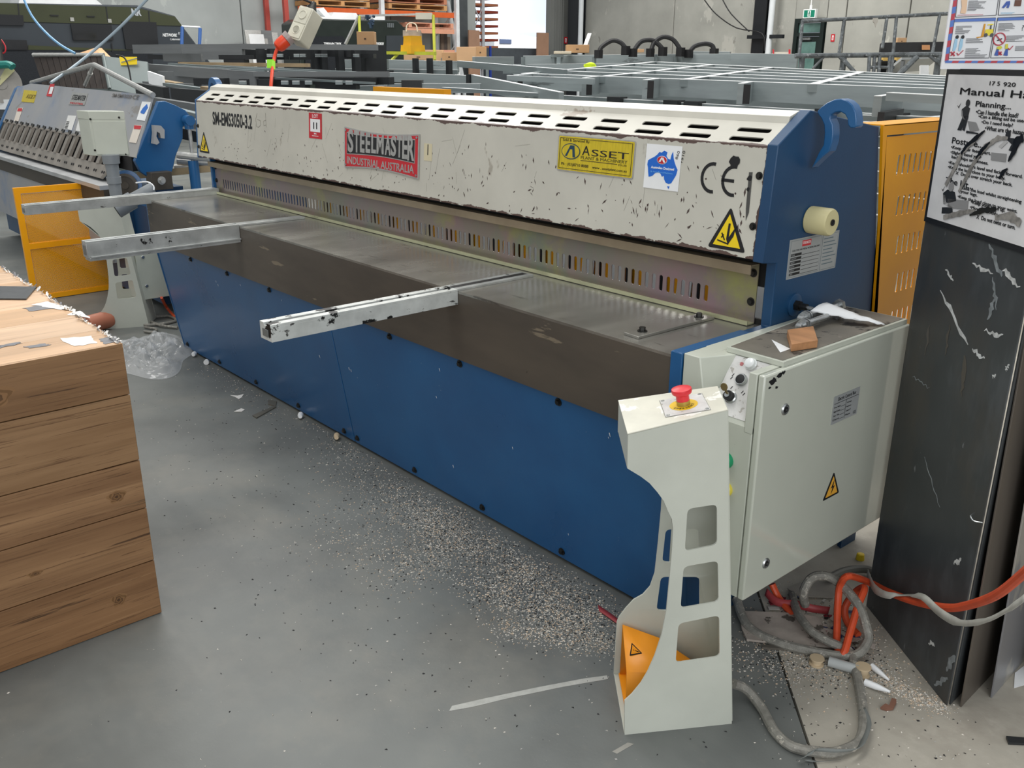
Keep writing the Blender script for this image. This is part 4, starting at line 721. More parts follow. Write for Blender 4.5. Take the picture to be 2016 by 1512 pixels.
smear([(2016, 270), (2002, 280), (1996, 300), (1986, 318)], [.02, .022, .015, .005], M_tar, .0014); smear([(1985, 332), (1975, 340), (1968, 352)], [.004, .014, .005], M_tar, .0014); smear([(1858, 428), (1890, 420), (1920, 414)], [.01, .014, .006], M_tar2); smear([(1910, 424), (1935, 414), (1962, 412)], [.004, .016, .008], M_tar, .0014); smear([(1960, 428), (1990, 425), (2010, 440)], [.014, .02, .02], M_tar2, .0014)
mb.build('tar_streaks', PO)
# white and blue-red bordered poster board above, hung in front of the column
Fh = V((FW.x, FW.y, 0)).normalized(); side = Fh.cross(V((0, 0, 1))); side = V((side.x, side.y, 0)); cpt = V(FB.p(.05, 1.4, .03)); WU = (side*1-Fh*.10).normalized()
WN = V((WU.y, -WU.x, 0)); WN = WN if WN.dot(EYE-cpt) > 0 else -WN
FWp = Fr(cpt, WU, (0, 0, 1), WN); bl = FWp.px(1852, 136); br = FWp.px(2016, 138)
H2 = FWp.px(1872, 0)[1]+.25; tl = FWp.px(1872, 0)
WP = T('instruction_poster', 'white lifting instruction poster with a red and blue striped border, top right corner', 'poster', tuple(FWp.p(bl[0], bl[1], 0)))
sl = (tl[0]-bl[0])/(tl[1]-bl[1]); ext = .36
def sp_(a, b): return (bl[0]+a+sl*b, bl[1]+b)
mb = MB(); mb.poly(FWp, [sp_(0, 0), sp_(ext, -.002), sp_(ext, .45), sp_(0, .45)], mat('poster_board', 'e8e9ea', .35, v=.03), c=-.006, t=.006); wb = mb.build('board', WP)
def wpx(x, y): return FWp.px(x, y)
mb = MB(); P_b2 = flat('4a72c0', .4); P_r2 = flat('b8253c', .4); P_lb = flat('9cc7e0', .4); P_bk = flat('4a4c50', .5); P_sk = flat('e9c5a3', .5)
n_ = 11
for i in range(n_):   # left border going down, then bottom
    y0, y1 = -12+i*13.2, -12+(i+1)*13.2
    f = lambda y: 1881-(y)*.142
    if y1 > 122: y1 = 122
    mb.poly(FWp, [wpx(f(y0)-4, y0), wpx(f(y0)+3.5, y0-2), wpx(f(y1)+3.5, y1-2), wpx(f(y1)-4, y1)], P_r2 if i % 2 else P_b2, c=.0006)
for i in range(16):
    x0, x1 = 1860+i*12.7, 1860+(i+1)*12.7; mb.poly(FWp, [wpx(x0, 124), wpx(x1, 124), wpx(x1+3, 119.5), wpx(x0+3, 119.5)], P_r2 if i % 2 else P_b2, c=.0006)
for (a, b, c_, d) in (((1885, -4), (1881, 34), (1961, 30), (1966, -6)), ((1969, -6), (1965, 30), (2030, 28), (2034, -8)), ((1879, 38), (1867, 115), (1947, 114), (1960, 35)), ((1964, 35), (1950, 114), (2030, 113), (2040, 32))):
    q = [a, b, c_, d]
    for i in range(4): mb.line(FWp, wpx(*q[i]), wpx(*q[(i+1) % 4]), .0012, P_bk, c=.0006)
mb.poly(FWp, [wpx(1879.5, 38), wpx(1878.5, 43.5), wpx(1959.5, 41), wpx(1960.5, 35.5)], P_b2, c=.0012); mb.poly(FWp, [wpx(1964.5, 35.5), wpx(1963.8, 41), wpx(2040, 38.5), wpx(2040, 33)], P_b2, c=.0012)
def bars(x, y, n, wmax, m=P_bk, dy=2.1, seed=1):
    r = random.Random(seed)
    for i in range(n): l = wmax*r.uniform(.4, 1); mb.line(FWp, wpx(x-.3*i, y+i*dy), wpx(x-.3*i+l, y+i*dy-.02*l), .0008, m, c=.0006)
bars(1907, 2, 10, 38, seed=1); bars(1882, 52, 8, 32, seed=2); bars(1902, 76, 5, 44, seed=3); bars(1901, 96, 9, 46, seed=4); bars(1966, 46, 8, 34, seed=5); bars(1981, 71, 6, 45, seed=6); bars(1999, 91, 5, 40, seed=8); bars(1885, 30, 1, 74, P_r2, seed=9); bars(1970, 25, 2, 50, P_lb, seed=4)
def wp(pts, m, c=.0014): mb.poly(FWp, [wpx(x, y) for x, y in pts], m, c=c)
wp([(1892, 0), (1904, 0), (1902, 22), (1900, 27), (1890, 26), (1893, 14)], P_sk)
P_y3 = flat('ecd81c', .4); wp([(1940, 58), (1955, 57), (1954, 70), (1937, 70)], P_y3); wp([(1944, 48), (1955, 47), (1955, 49), (1944, 50)], P_y3); wp([(1950, 49), (1952, 49), (1951, 58), (1948, 58)], P_bk); wp([(1937, 47), (1940, 47), (1936, 72), (1931, 72)], flat('e0a030')); wp([(1922, 73), (1935, 71), (1935, 73), (1923, 75)], flat('e0a030'))
for x, y in ((1940, 69), (1952, 69)): a = wpx(x, y); mb.disc(FWp, a[0], a[1], .004, .004, P_bk, c=.002, n=12)
for x in (1880, 1891): wp([(x, 76), (x+5, 75), (x+3, 92), (x-1, 101), (x-5, 100), (x-3, 88)], P_lb); a = wpx(x+4, 73); mb.disc(FWp, a[0], a[1], .0035, .004, P_blk, c=.0016, n=10)
def xx(x, y, r): mb.line(FWp, wpx(x-r, y-r), wpx(x+r, y+r), .003, P_r2, c=.002); mb.line(FWp, wpx(x-r, y+r), wpx(x+r, y-r), .003, P_r2, c=.002)
xx(1875, 106, 4); xx(1968, 105, 3.2); mb.line(FWp, wpx(1883, 104), wpx(1886, 109), .002, P_r2, c=.002); mb.line(FWp, wpx(1886, 109), wpx(1896, 99), .0015, P_r2, c=.002); mb.line(FWp, wpx(1984, 95), wpx(1987, 98), .002, P_r2, c=.002); mb.line(FWp, wpx(1987, 98), wpx(1994, 90), .0015, P_r2, c=.002)
cx_ = wpx(1967, 77)
for i in range(18):
    t0, t1 = 2*math.pi*i/18, 2*math.pi*(i+1)/18; mb.line(FWp, (cx_[0]+.0125*math.cos(t0), cx_[1]+.0125*math.sin(t0)), (cx_[0]+.0125*math.cos(t1), cx_[1]+.0125*math.sin(t1)), .0022, P_r2, c=.0014)
mb.line(FWp, (cx_[0]-.009, cx_[1]+.009), (cx_[0]+.009, cx_[1]-.009), .0022, P_r2, c=.0016); wp([(1962, 79), (1972, 75), (1973, 77), (1964, 81)], P_blk, .0012)
P_jb = flat('2450a8', .4); P_jy = flat('d8d040', .5)
wp([(1962, 96), (1966, 97), (1964, 110), (1957, 109)], P_jb); wp([(1963, 92), (1970, 90), (1973, 94), (1966, 99), (1961, 97)], P_jy); wp([(1980, 96), (1984, 96), (1983, 110), (1975, 109)], P_jb); wp([(1979, 87), (1984, 86), (1984, 97), (1978, 96)], P_jy); wp([(1981, 3), (1988, 2), (1988, 8), (1985, 16), (1981, 15), (1984, 8), (1976, 16), (1972, 15)], P_jb); wp([(1998, 0), (2011, 0), (2009, 12), (1996, 12)], flat('6d4a3c'))
mb.text(FWp, '?', *wpx(2011, 60), .011, None, P_bk, c=.0014); mb.build('printed_graphics', WP)
# the post they hang from and leaning steel sheets
mb = MB(); q = FB.p(.30, 0, -.45); mb.box(q.x-.05, q.x+.05, q.y-.05, q.y+.05, 0, 3.2, M_col); mb.thing('steel_post', 'dark steel post standing behind the black board on the right', 'post')
M_sh1 = mat('brown_grey_steel_sheet', '6a635b', .38, .55, v=.1, vs=2, st=(1, 1, .4), chips=[('57504a', 5, .62, (1, 1, .3))]); M_sh2 = mat('light_galvanised_sheet', 'a9a7a0', .34, .45, v=.06, vs=2, chips=[('8f9093', 3, .6, (1, 1, .5)), ('c7c6c0', 4, .7, (1, 1, .4))])
p1 = zP(1889, 1391); d1 = (zP(1946, 1330)-p1).normalized(); p2 = zP(1949, 1373); d2 = (zP(2016, 1296)-p2).normalized()
def sheet(p, d, lng, h, lean, m, label):
    up = V((-lean*abs(d.y), 0, 1)).normalized(); nn = d.cross(up).normalized(); mb = MB(); mb.obox(p, d*lng, up*h, nn*.004, m); return mb.thing('metal_sheet', label, 'metal sheet', bevel=.0008)
p0_ = zP(1868, 1386); sheet(p0_, d1, .8, 1.3, .0, M_db, 'added dark sheet filling the black gap right behind the black board'); sheet(p1, d1, .8, 1.25, .02, M_sh1, 'brownish steel sheet on edge between the black board and the pale sheet')  # first sheet is added to darken the gap beside the board
sheet(p2, d2, 1.3, .98, .03, M_sh2, 'pale grey galvanised sheet on edge at the far right')
mb = MB(); a = xP(1990, 760, p2.x+.1); mb.obox((p2.x+.05, p2.y+.15, .0), d2*.9, (-.01, 0, 1.06), (.02, 0, 0), mat('cardboard_edge', 'a58f6e', .7)); mb.thing('brown_board', 'brown board edge showing behind the pale galvanised sheet', 'board')
mb = MB(); mb.tube([FB.p(*FB.px(1922, 1010), .004), FB.p(*FB.px(1928, 1015), .02), FB.p(*FB.px(1930, 1025), .015), FB.p(*FB.px(1938, 1029), .004)], .0016, M_steel, n=6); mb.thing('bent_wire', 'small bent wire hook on the right edge of the black board', 'hook')
# ------------------------------------------------------------------ hoses and straps on the floor
def bd(x, y, d): return on(x, y, BN, BN.dot(B0)+d)
def tub(name, label, cat, pts, r, m, group=None, n=10): mb = MB(); mb.tube(pts, r, m, n=n, smooth=5); return mb.thing(name, label, cat, group)
M_con = mat('dusty_grey_conduit', '8a8880', .5, .15, v=.14, vs=50, bump=.5, bs=400, chips=[('b9b4a8', 60, .6, (1, 1, 1))]); M_org = mat('orange_hose_rubber', 'd2512c', .45, v=.08, vs=20, chips=[('6a3020', 30, .72, (1, 1, 1))])
def g(x, y, z=.012): return zP(x, y, z)
tub('power_conduit', 'grey braided power conduit curling from the pedestal across the concrete', 'conduit', [g(1444, 1346, .055), g(1470, 1358, .03), g(1500, 1395), g(1525, 1440), g(1560, 1470), g(1610, 1480), g(1650, 1480), g(1692, 1458), g(1700, 1410), g(1692, 1350), g(1682, 1310, .016), g(1672, 1282, .02), g(1630, 1262, .03), g(1595, 1240, .035), g(1570, 1205, .03), g(1560, 1170, .02)], .0115, M_con)
tub('metal_hose', 'silver braided hose looped upright beside the orange hose', 'hose', [g(1450, 1180, .03), g(1475, 1235, .012), g(1540, 1268, .012), g(1640, 1290), g(1685, 1290, .02), g(1708, 1262, .04), g(1704, 1230, .07), g(1690, 1192, .10), g(1660, 1155, .12), g(1630, 1135, .13), g(1600, 1137, .12), g(1582, 1165, .08), g(1585, 1190, .03)], .0125, M_con)
tub('air_hose', 'orange air hose hanging in a curve past the black board and looping on the floor', 'hose', [bd(2050, 1095, .14), bd(2016, 1128, .12), bd(1960, 1172, .08), bd(1900, 1193, .04), bd(1860, 1196, .03), bd(1800, 1184, .02), bd(1750, 1166, .02), bd(1712, 1147, .03), g(1672, 1134, .16), g(1655, 1150, .13), g(1650, 1180, .09), g(1648, 1235, .04), g(1648, 1272, .016), g(1660, 1288, .02), g(1672, 1250, .05), g(1690, 1190, .10), g(1702, 1158, .12), g(1685, 1165, .09), g(1664, 1195, .05), g(1668, 1225, .02), g(1690, 1250, .012)], .0095, M_org)
tub('air_hose', 'short orange hose emerging under the cabinet beside the red strap', 'hose', [g(1520, 1150, .05), g(1532, 1175, .02), g(1548, 1196, .012), g(1562, 1208, .012)], .0095, M_org)
tub('grey_hose', 'dark grey hose lying on the floor behind the hose loops', 'hose', [g(1630, 1140, .02), g(1660, 1125, .02), g(1700, 1120, .02), g(1730, 1128, .02)], .012, mat('grey_rubber_hose', '6b6b64', .5))
def ribbon(name, label, cat, pts, wv, m, th=.0012, smooth=4):
    pts = [V(p) for p in pts]; out = []
    for i in range(len(pts)-1):
        p0 = pts[max(0, i-1)]; p1 = pts[i]; p2 = pts[i+1]; p3 = pts[min(len(pts)-1, i+2)]
        for k in range(smooth): t = k/smooth; out.append(.5*((2*p1)+(p2-p0)*t+(2*p0-5*p1+4*p2-p3)*t*t+(3*p1-p0-3*p2+p3)*t**3))
    out.append(pts[-1]); mb = MB(); n = len(out)
    W = [V(wv[min(len(wv)-1, int(i*len(wv)/n))]) if isinstance(wv, list) else V(wv) for i in range(n)]
    vs = []; [vs.extend([p-w_, p+w_]) for p, w_ in zip(out, W)]; mb.add(vs, [(2*i, 2*i+1, 2*i+3, 2*i+2) for i in range(n-1)], m)
    o = mb.build(name, recalc=False); o['label'] = label; o['category'] = cat; s_ = o.modifiers.new('t', 'SOLIDIFY'); s_.thickness = th; return o
M_str = mat('translucent_white_strap', 'b9b8b0', .35, v=.08, vs=30)
ribbon('plastic_strap', 'whitish plastic strap twisted around the hanging orange hose', 'strap', [bd(1708, 1128, .02), bd(1722, 1158, .045), bd(1748, 1172, .045), bd(1790, 1172, .02), bd(1818, 1176, .05), bd(1850, 1205, .06), bd(1890, 1226, .07), bd(1940, 1222, .1), bd(1985, 1200, .13), bd(2020, 1175, .15)], [(0, 0, .012), (0.004, 0, .011), (.006, .004, .004), (.004, .0, .009), (0, 0, .011), (0, 0, .008), (0, 0, .006), (.0, 0, .009)], M_str)
ribbon('plastic_strap', 'dirty red plastic strap lying in the hoses under the cabinet', 'strap', [g(1508, 1165, .03), g(1530, 1185, .02), g(1570, 1190, .025), g(1600, 1198, .02), g(1632, 1202, .015)], (0.0, 0.004, .010), mat('dirty_red_strap', '9c3b3e', .5))
ribbon('plastic_strap', 'flat red strap on the floor behind the pedestal foot', 'strap', [g(1178, 1197, .003), g(1200, 1212, .004), g(1222, 1228, .003)], (-.012, .010, 0), _mats['dirty_red_strap'])
ribbon('grey_strap', 'crumpled grey strap knotted around the conduit near the bottom edge', 'strap', [g(1575, 1494, .01), g(1590, 1488, .026), g(1604, 1476, .03), g(1650, 1478, .028), g(1690, 1472, .026), g(1706, 1440, .024), g(1708, 1420, .022), g(1697, 1395, .022)], (.004, .007, .003), mat('grey_webbing', '6f7370', .7))
ribbon('grey_strap', 'short grey strap tail under the twisted conduit', 'strap', [g(1588, 1496, .004), g(1610, 1500, .004), g(1650, 1496, .005)], (.004, .006, .0), _mats['grey_webbing'])
# debris under the cabinet
def slab(name, label, cat, pxs, th, m, z=.001, bevel=0, amp=0):
    mb = MB(); P = [zP(x, y, z) for x, y in pxs]; mb.prism(P, (0, 0, th), m); return mb.thing(name, label, cat, bevel=bevel)
M_card = mat('dirty_pale_board', 'aaa096', .7, v=.12, vs=14, chips=[('5b554d', 14, .58, (1, 1, 1))])
slab('board_offcut', 'dirty pale board offcut lying flat under the cabinet', 'offcut', [(1456, 1206), (1560, 1210), (1610, 1218), (1642, 1276), (1560, 1272), (1470, 1262), (1460, 1240)], .006, M_card, .004)
slab('board_offcut', 'grey flattened cardboard piece behind the hoses', 'offcut', [(1550, 1160), (1600, 1142), (1650, 1155), (1640, 1178), (1570, 1175)], .004, mat('grey_card', '9a958c', .8, v=.1), .004)
slab('blue_offcut', 'blue rectangular block on the floor behind the cabinet corner', 'offcut', [(1655, 1080), (1683, 1063), (1682, 1058), (1648, 1074)], .03, M_blued, 0)
slab('metal_strip', 'long thin dark metal strip in front of the board offcut', 'metal strip', [(1500, 1273), (1600, 1277), (1690, 1284), (1690, 1290), (1590, 1284), (1500, 1278)], .006, mat('dirty_dark_metal', '5b564e', .6), .001)
slab('metal_strip', 'small black metal strip at the bottom right edge of the picture', 'metal strip', [(1980, 1453), (2030, 1457), (2032, 1468), (1985, 1466)], .006, P_dg, .001)
slab('metal_strip', 'bent grey metal strip on the floor beside the blue front panel', 'metal strip', [(497, 819), (541, 800), (544, 802), (505, 824)], .004, mat('bent_grey_metal', '6d6a60', .5, .3), .001)
slab('metal_strip', 'small square grey metal piece touching the blue front panel', 'metal strip', [(528, 788), (545, 791), (543, 800), (528, 797)], .003, _mats['bent_grey_metal'], .001)
slab('paper_scrap', 'white paper label on the concrete at the far right', 'paper', [(1998, 1325), (2030, 1300), (2030, 1345), (1996, 1355)], .0006, P_wht)
slab('paper_scrap', 'pale star-shaped paper scrap on the floor left of the metal strips', 'paper', [(453, 778), (468, 779), (480, 776), (476, 782), (470, 786), (464, 782)], .0008, M_peel)
slab('paper_scrap', 'curled cream paper scrap on the floor below the star-shaped one', 'paper', [(461, 811), (475, 805), (482, 807), (476, 811)], .003, M_peel)
slab('floor_mark', 'worn white painted line on the grey floor in front of the pedestal', 'floor marking', [(884, 1400), (890, 1390), (960, 1374), (1060, 1353), (1150, 1336), (1195, 1330), (1197, 1337), (1110, 1352), (1000, 1375), (930, 1392)], .0006, mat('worn_white_paint', 'a9aaa4', .6, v=.1, vs=30), .0002)
slab('floor_mark', 'short smudge of pale paint below the pedestal foot', 'floor marking', [(1205, 1480), (1236, 1462), (1248, 1465), (1215, 1484)], .0005, mat('paint_smudge', '96948c', .7), .0002)
def lat(name, label, cat, x, y, ax, prof, m, z=0, n=14): mb = MB(); mb.lathe(zP(x, y, z), ax, prof, m, n=n); return mb.thing(name, label, cat)
lat('yellow_stopper', 'small yellow plastic cap on the floor behind the cabinet', 'cap', 1693, 1101, (0, 0, 1), [(.013, 0), (.011, .018), (.008, .02)], P_yel)
M_sp = mat('pale_wood_spool', 'c9b595', .6)
lat('tape_spool', 'small wooden spool on its side near the hose loop', 'spool', 1607, 1308, (0, 0, 1), [(.018, 0), (.018, .004), (.013, .005), (.013, .016), (.018, .017), (.018, .02)], M_sp)
lat('tape_spool', 'small wooden spool standing at the foot of the black board', 'spool', 1697, 1330, (0, 0, 1), [(.018, 0), (.018, .004), (.014, .006), (.014, .022), (.019, .024), (.019, .028)], M_sp)
lat('white_nozzle', 'white plastic nozzle on the floor above the rusty clamp', 'nozzle', 1703, 1343, V((.9, .1, .06)), [(.009, 0), (.008, .03), (.003, .06)], P_wht, .009); lat('white_nozzle', 'white plastic nozzle touching the foot of the black board', 'nozzle', 1716, 1311, V((.9, -.25, -.06)), [(.008, 0), (.007, .025), (.003, .055)], P_wht, .01)
lat('clear_tube', 'short piece of clear grey tube under the hose loop', 'tube', 1632, 1302, V((.9, .3, .02)), [(.013, 0), (.013, .07)], mat('clear_grey_tube', 'aeb2b0', .25), .014)
slab('rusty_clamp', 'small rusty metal clamp on the concrete below the white nozzles', 'clamp', [(1733, 1396), (1742, 1389), (1750, 1392), (1755, 1378), (1764, 1380), (1764, 1387), (1758, 1398), (1745, 1400)], .006, mat('rust', '7b5645', .8))
for x, y, lb in ((383, 696, 'white plastic nozzle end at the left foot of the blue panel'), (407, 712, 'white hollow plastic cap beside the blue panel foot'), (592, 816, 'white plastic tube end on the floor halfway along the blue panel'), (663, 857, 'pale wooden chip at the foot of the blue panel seam')):
    lat('plastic_stopper', lb, 'cap', x, y, V((.8, -.5, .1)), [(.012, 0), (.012, .02), (.008, .035)] if x != 407 else [(.013, 0), (.013, .018), (.006, .018)], P_wht if x < 640 else M_sp, .012)
mb = MB(); random.seed(13)
for i in range(60):
    x = random.uniform(1505, 1700); y = 1150+random.uniform(0, 90)+(x-1505)*.25; p = zP(x, y, .004); a = random.uniform(0, 6.3); s_ = random.uniform(.01, .035); d = V((math.cos(a), math.sin(a), 0))*s_; e = V((-math.sin(a), math.cos(a), random.uniform(-.2, .3)))*s_*.5
    mb.prism([p, p+d, p+d+e, p+e*.9], (0, 0, .002), random.choice((M_blk, flat('7a1f2a'), M_card, flat('2b3a66'), flat('b9b7b0'), M_card, flat('5b564e'))))
mb.build('loose_rubbish', kind='stuff')['label'] = 'small rubbish scraps in the heap under the cabinet'; bpy.data.objects['loose_rubbish']['category'] = 'rubbish'
# loose chips on the floor
def chips(name, label, mats, spots, n, s0, s1, seed):
    r = random.Random(seed); mb = MB(); tot = sum(s[4] for s in spots)
    for (xa, ya, xb, yb, wgt, sg_) in spots:
        for i in range(int(n*wgt/tot)):
            t = r.random(); a = V((xa+(xb-xa)*t, ya+(yb-ya)*t)); 
            if isinstance(sg_, float): x = a.x+r.gauss(0, sg_); y = a.y+r.gauss(0, sg_)
            q = (x, y)
            if q[1] > .09 and x < L_+.05: continue
            if WX-2 < x < WX+.01 and y < WY+.01: continue
            an = r.uniform(0, 6.3); s_ = r.uniform(s0, s1); p = V((x, y, .0004)); d = V((math.cos(an), math.sin(an), 0))*s_; e = V((-math.sin(an), math.cos(an), 0))*s_*r.uniform(.3, .9); h = V((0, 0, s_*.35))
            mb.add([p, p+d, p+e, p+d*.5+e*.4+h], [(0, 1, 3), (1, 2, 3), (2, 0, 3)], r.choice(mats))
    o = mb.build(name, kind='stuff', recalc=False); o['label'] = label; o['category'] = 'debris'
def W2(a, b): p = zP(*a); q = zP(*b); return (p.x, p.y, q.x, q.y)
sps = [(*W2((640, 800), (760, 960)), 5, .05), (*W2((760, 960), (900, 1060)), 12, .07), (*W2((830, 1010), (1010, 1120)), 20, .065), (*W2((1000, 1110), (1190, 1230)), 22, .06), (*W2((900, 1060), (780, 1140)), 8, .06), (*W2((930, 1150), (1180, 1260)), 16, .05), (*W2((660, 870), (740, 1080)), 5, .07), (*W2((640, 1050), (880, 1110)), 6, .08), (*W2((980, 1240), (1200, 1270)), 8, .03), (*W2((1480, 1290), (1720, 1330)), 14, .06), (*W2((1560, 1180), (1720, 1300)), 10, .08), (*W2((1720, 1330), (1860, 1400)), 7, .02), (*W2((400, 720), (640, 850)), 3, .05)]
M_cb = [mat('beige_chip', 'c9b39a', .7), mat('pale_chip', 'd8d2c6', .6), mat('light_grey_chip', 'b2b0aa', .6)]
chips('pale_swarf', 'pale wood and foam chips scattered on the grey floor in front of the blue panel', M_cb, sps, 15000, .0025, .006, 1)
wide = [(*W2((380, 760), (1200, 1400)), 10, .35), (*W2((400, 900), (1100, 1500)), 6, .3), (*W2((1500, 1400), (1950, 1500)), 3, .12)]
chips('scattered_bits', 'sparse white and black specks over the whole floor', [M_blk, _mats['pale_chip'], M_blk, _mats['light_grey_chip']], wide, 1300, .003, .007, 2)
chips('black_granules', 'small black granules mixed among the pale chips', [M_blk, mat('charcoal_chip', '2a2b2c', .6)], [s for s in sps[:7]]+[sps[9], sps[10]], 1500, .004, .008, 3)
# clear plastic bag
random.seed(8); bmv = []; nu, nv = 90, 44; c0 = V((-.03, -.09, 0)); e1 = V((.36, -.12, 0)); e2 = V((.1, .22, 0)); hs = {}
from mathutils import noise as NZ
for j in range(nv+1):
    for i in range(nu+1):
        a = 2*math.pi*i/nu; r = j/nv; R_ = 1+.12*math.sin(3*a+1)+.08*math.sin(5*a); p = c0+e1*(math.cos(a)*r*R_)+e2*(math.sin(a)*r*R_)
        nz = NZ.noise(V((p.x*9, p.y*9, 0))); n2 = abs(NZ.noise(V((p.x*17, p.y*17, 3)))); p.z = max(.002, (1-r**3)*(.03+.03*nz+.06*n2+.02*abs(NZ.noise(V((p.x*38, p.y*38, 9)))))); bmv.append(p)
mb = MB(); mb.add(bmv, [(j*(nu+1)+i, j*(nu+1)+i+1, (j+1)*(nu+1)+i+1, (j+1)*(nu+1)+i) for j in range(nv) for i in range(nu)], mat('clear_crumpled_film', 'e6e9ea', .12, v=.03, alpha=.34, spec=1)); o = mb.build('plastic_bag', recalc=False); o['label'] = 'crumpled clear plastic bag on the floor between block and blue panel'; o['category'] = 'plastic bag'
# ------------------------------------------------------------------ panel folder on the left
FO = T('panel_folder', 'blue and grey panel folding machine with a row of clamp fingers, upper left', 'folding machine', (-2.5, .5, 0))
M_fb = mat('worn_blue_grey_sheet', 'a8a6a2', .42, .1, v=.1, vs=1.6, c2='9096a0', chips=[('5478a6', 1.6, .56, (1, 1, 1), 6, .8), ('8d8a86', 5, .62, (.5, 1, 1))]); M_fs = mat('bare_folder_steel', '9a938a', .42, .4, v=.12, vs=5, chips=[('6f6a63', 8, .66, (1, 1, 1))]); M_fd = mat('dark_folder_steel', '4a443c', .5, .4, v=.15, vs=6)
FBS = Fr((-1.0, .31, .86), (1, 0, 0), (0, .19, .34)); bx = lambda X_: X_+1.0
mb = MB(); mb.plate(FBS, [(bx(-4.12), .088), (bx(-1.22), .088), (bx(-1.22), .03), (bx(-1.0), .03), (bx(-1.12), .422), (bx(-3.75), .442), (bx(-4.1), .40)], [], .008, M_fb); mb.build('clamp_sheet', FO)
mb = MB(); mb.prism([(-4.2, y, z) for y, z in ((.22, .70), (.30, .86), (.50, 1.2), (.53, 1.22), (.60, 1.15), (.6, .3), (.3, .3))], (.06, 0, 0), M_blue); mb.build('side_frame', FO, bevel=.004)
pr = [xP(x, y, -1.0) for x, y in ((312, 200), (325, 199), (345, 207), (365, 217), (373, 227), (375, 240), (360, 250), (360, 272), (346, 307), (339, 338), (305, 357), (277, 338), (266, 317))]
mb = MB(); mb.prism(pr, (-.04, 0, 0), M_blue); mb.build('end_plate', FO, bevel=.003)
hk2 = [xP(x, y, -.99) for x, y in ((298, 246), (312, 247), (319, 255), (319, 272), (312, 271), (310, 262), (304, 258), (303, 268), (309, 280), (304, 284), (297, 282), (299, 262))]
mb = MB(); mb.prism(hk2, (.04, 0, 0), M_fb); mb.build('lifting_hook', FO)
mb = MB(); mb.plate(FBS, [(bx(-4.1), -.06), (bx(-1.25), -.06), (bx(-1.25), .088), (bx(-4.1), .088)], [], .006, M_blk, c=.001); mb.build('finger_gap_shade', FO)  # black plate stands in for shade in the gaps between the fingers
FE = Fr(FBS.p(0, 0, .012), FBS.u, FBS.v, FBS.n)
sg_ = 1 if FBS.n.y < 0 else -1
f0 = None
for i in range(18):
    xx_ = -3.94+i*.15
    if f0 is None:
        mb = MB(); a = FBS.p(bx(xx_), -.06, .01*sg_); mb.obox(a, (.055, 0, 0), FBS.v*.14, FBS.n*.018*sg_, M_fs); f0 = mb.build('clamp_finger', FO); 
        mb = MB(); a2 = FBS.p(bx(xx_)-.01, .08, .012*sg_); mb.obox(a2, (.06, 0, 0), FBS.v*.014, FBS.n*.03*sg_, M_fs); mb.cyl(FBS.p(bx(xx_)+.04, .085, .03*sg_), FBS.p(bx(xx_)+.04, .112, .03*sg_), .012, M_bolt, n=8); k0 = mb.build('finger_bolt', f0)
    else:
        c = f0.copy(); S.collection.objects.link(c); c.parent = FO; c.location = V((i*.15, 0, 0)); k = k0.copy(); S.collection.objects.link(k); k.parent = c
mb = MB(); mb.plate(FBS, [(bx(-4.1), -.14), (bx(-1.38), -.145), (bx(-1.3), -.06), (bx(-4.1), -.05)], [], .02, M_fs, c=.012*sg_)
for i in range(18):
    for d in (.0, .035): a = FBS.p(bx(-3.93+i*.15)+d, -.105, .0225*sg_); mb.cyl(a, a+FBS.n*.003*sg_, .009, M_blk, n=6)
mb.build('clamp_bar', FO)
mb = MB(); mb.box(-4.2, -1.15, .14, .30, .70, .725, mat('bright_folder_edge', 'bfc1c2', .35, .5)); mb.build('bending_edge', FO)
mb = MB(); mb.box(-4.2, -1.15, .16, .19, .61, .70, M_fd); mb.build('apron_bar', FO)
mb = MB(); mb.box(-4.2, -1.2, .17, .2, .25, .61, M_fb); mb.build('apron', FO)
mb = MB(); mb.box(-4.15, -1.1, .26, .62, .06, .69, M_blued); mb.box(-1.1, -.78, .30, .58, .05, .62, M_blued); mb.build('base', FO)
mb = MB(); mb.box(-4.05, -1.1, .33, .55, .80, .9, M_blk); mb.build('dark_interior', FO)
q0, q1, q2 = yP(62, 163, .56), yP(185, 127, .56), yP(301, 187, .5); qm = yP(167, 168, .56)
mb = MB(); mb.tube([q0, q0.lerp(q1, .97), q1+V((0, 0, -.002)), q1.lerp(q2, .03), q2], .017, M_slv, smooth=0, n=10); mb.build('stiffening_truss', FO); mb = MB(); mb.cyl(qm, q1, .012, M_slv, n=10); mb.cyl(qm.lerp(q1, .55), qm.lerp(q1, .62), .017, M_slv, n=10); mb.build('truss_strut', FO)
def fsign(pxs, m, label, name='sticker'):
    mb = MB(); P = [FBS.px(x, y) for x, y in pxs]; mb.prism([FBS.p(a, b, .0055*sg_) for a, b in P], FBS.n*.002*sg_, m); return mb.build(name, FO, label=label)
FBt = Fr(FBS.p(0, 0, 0), FBS.u, FBS.v, FBS.n*sg_)
fsign(((49, 178), (74, 180), (68, 203), (44, 201)), M_gold, 'faded yellow dealer plate', 'dealer_plate'); fsign(((101, 166), (109, 166), (103, 191), (93, 190)), P_red, 'red lot sticker', 'lot_sticker'); s2 = fsign(((145, 182), (175, 185), (168, 208), (137, 207)), M_slv, 'worn metal name sign', 'maker_sign')
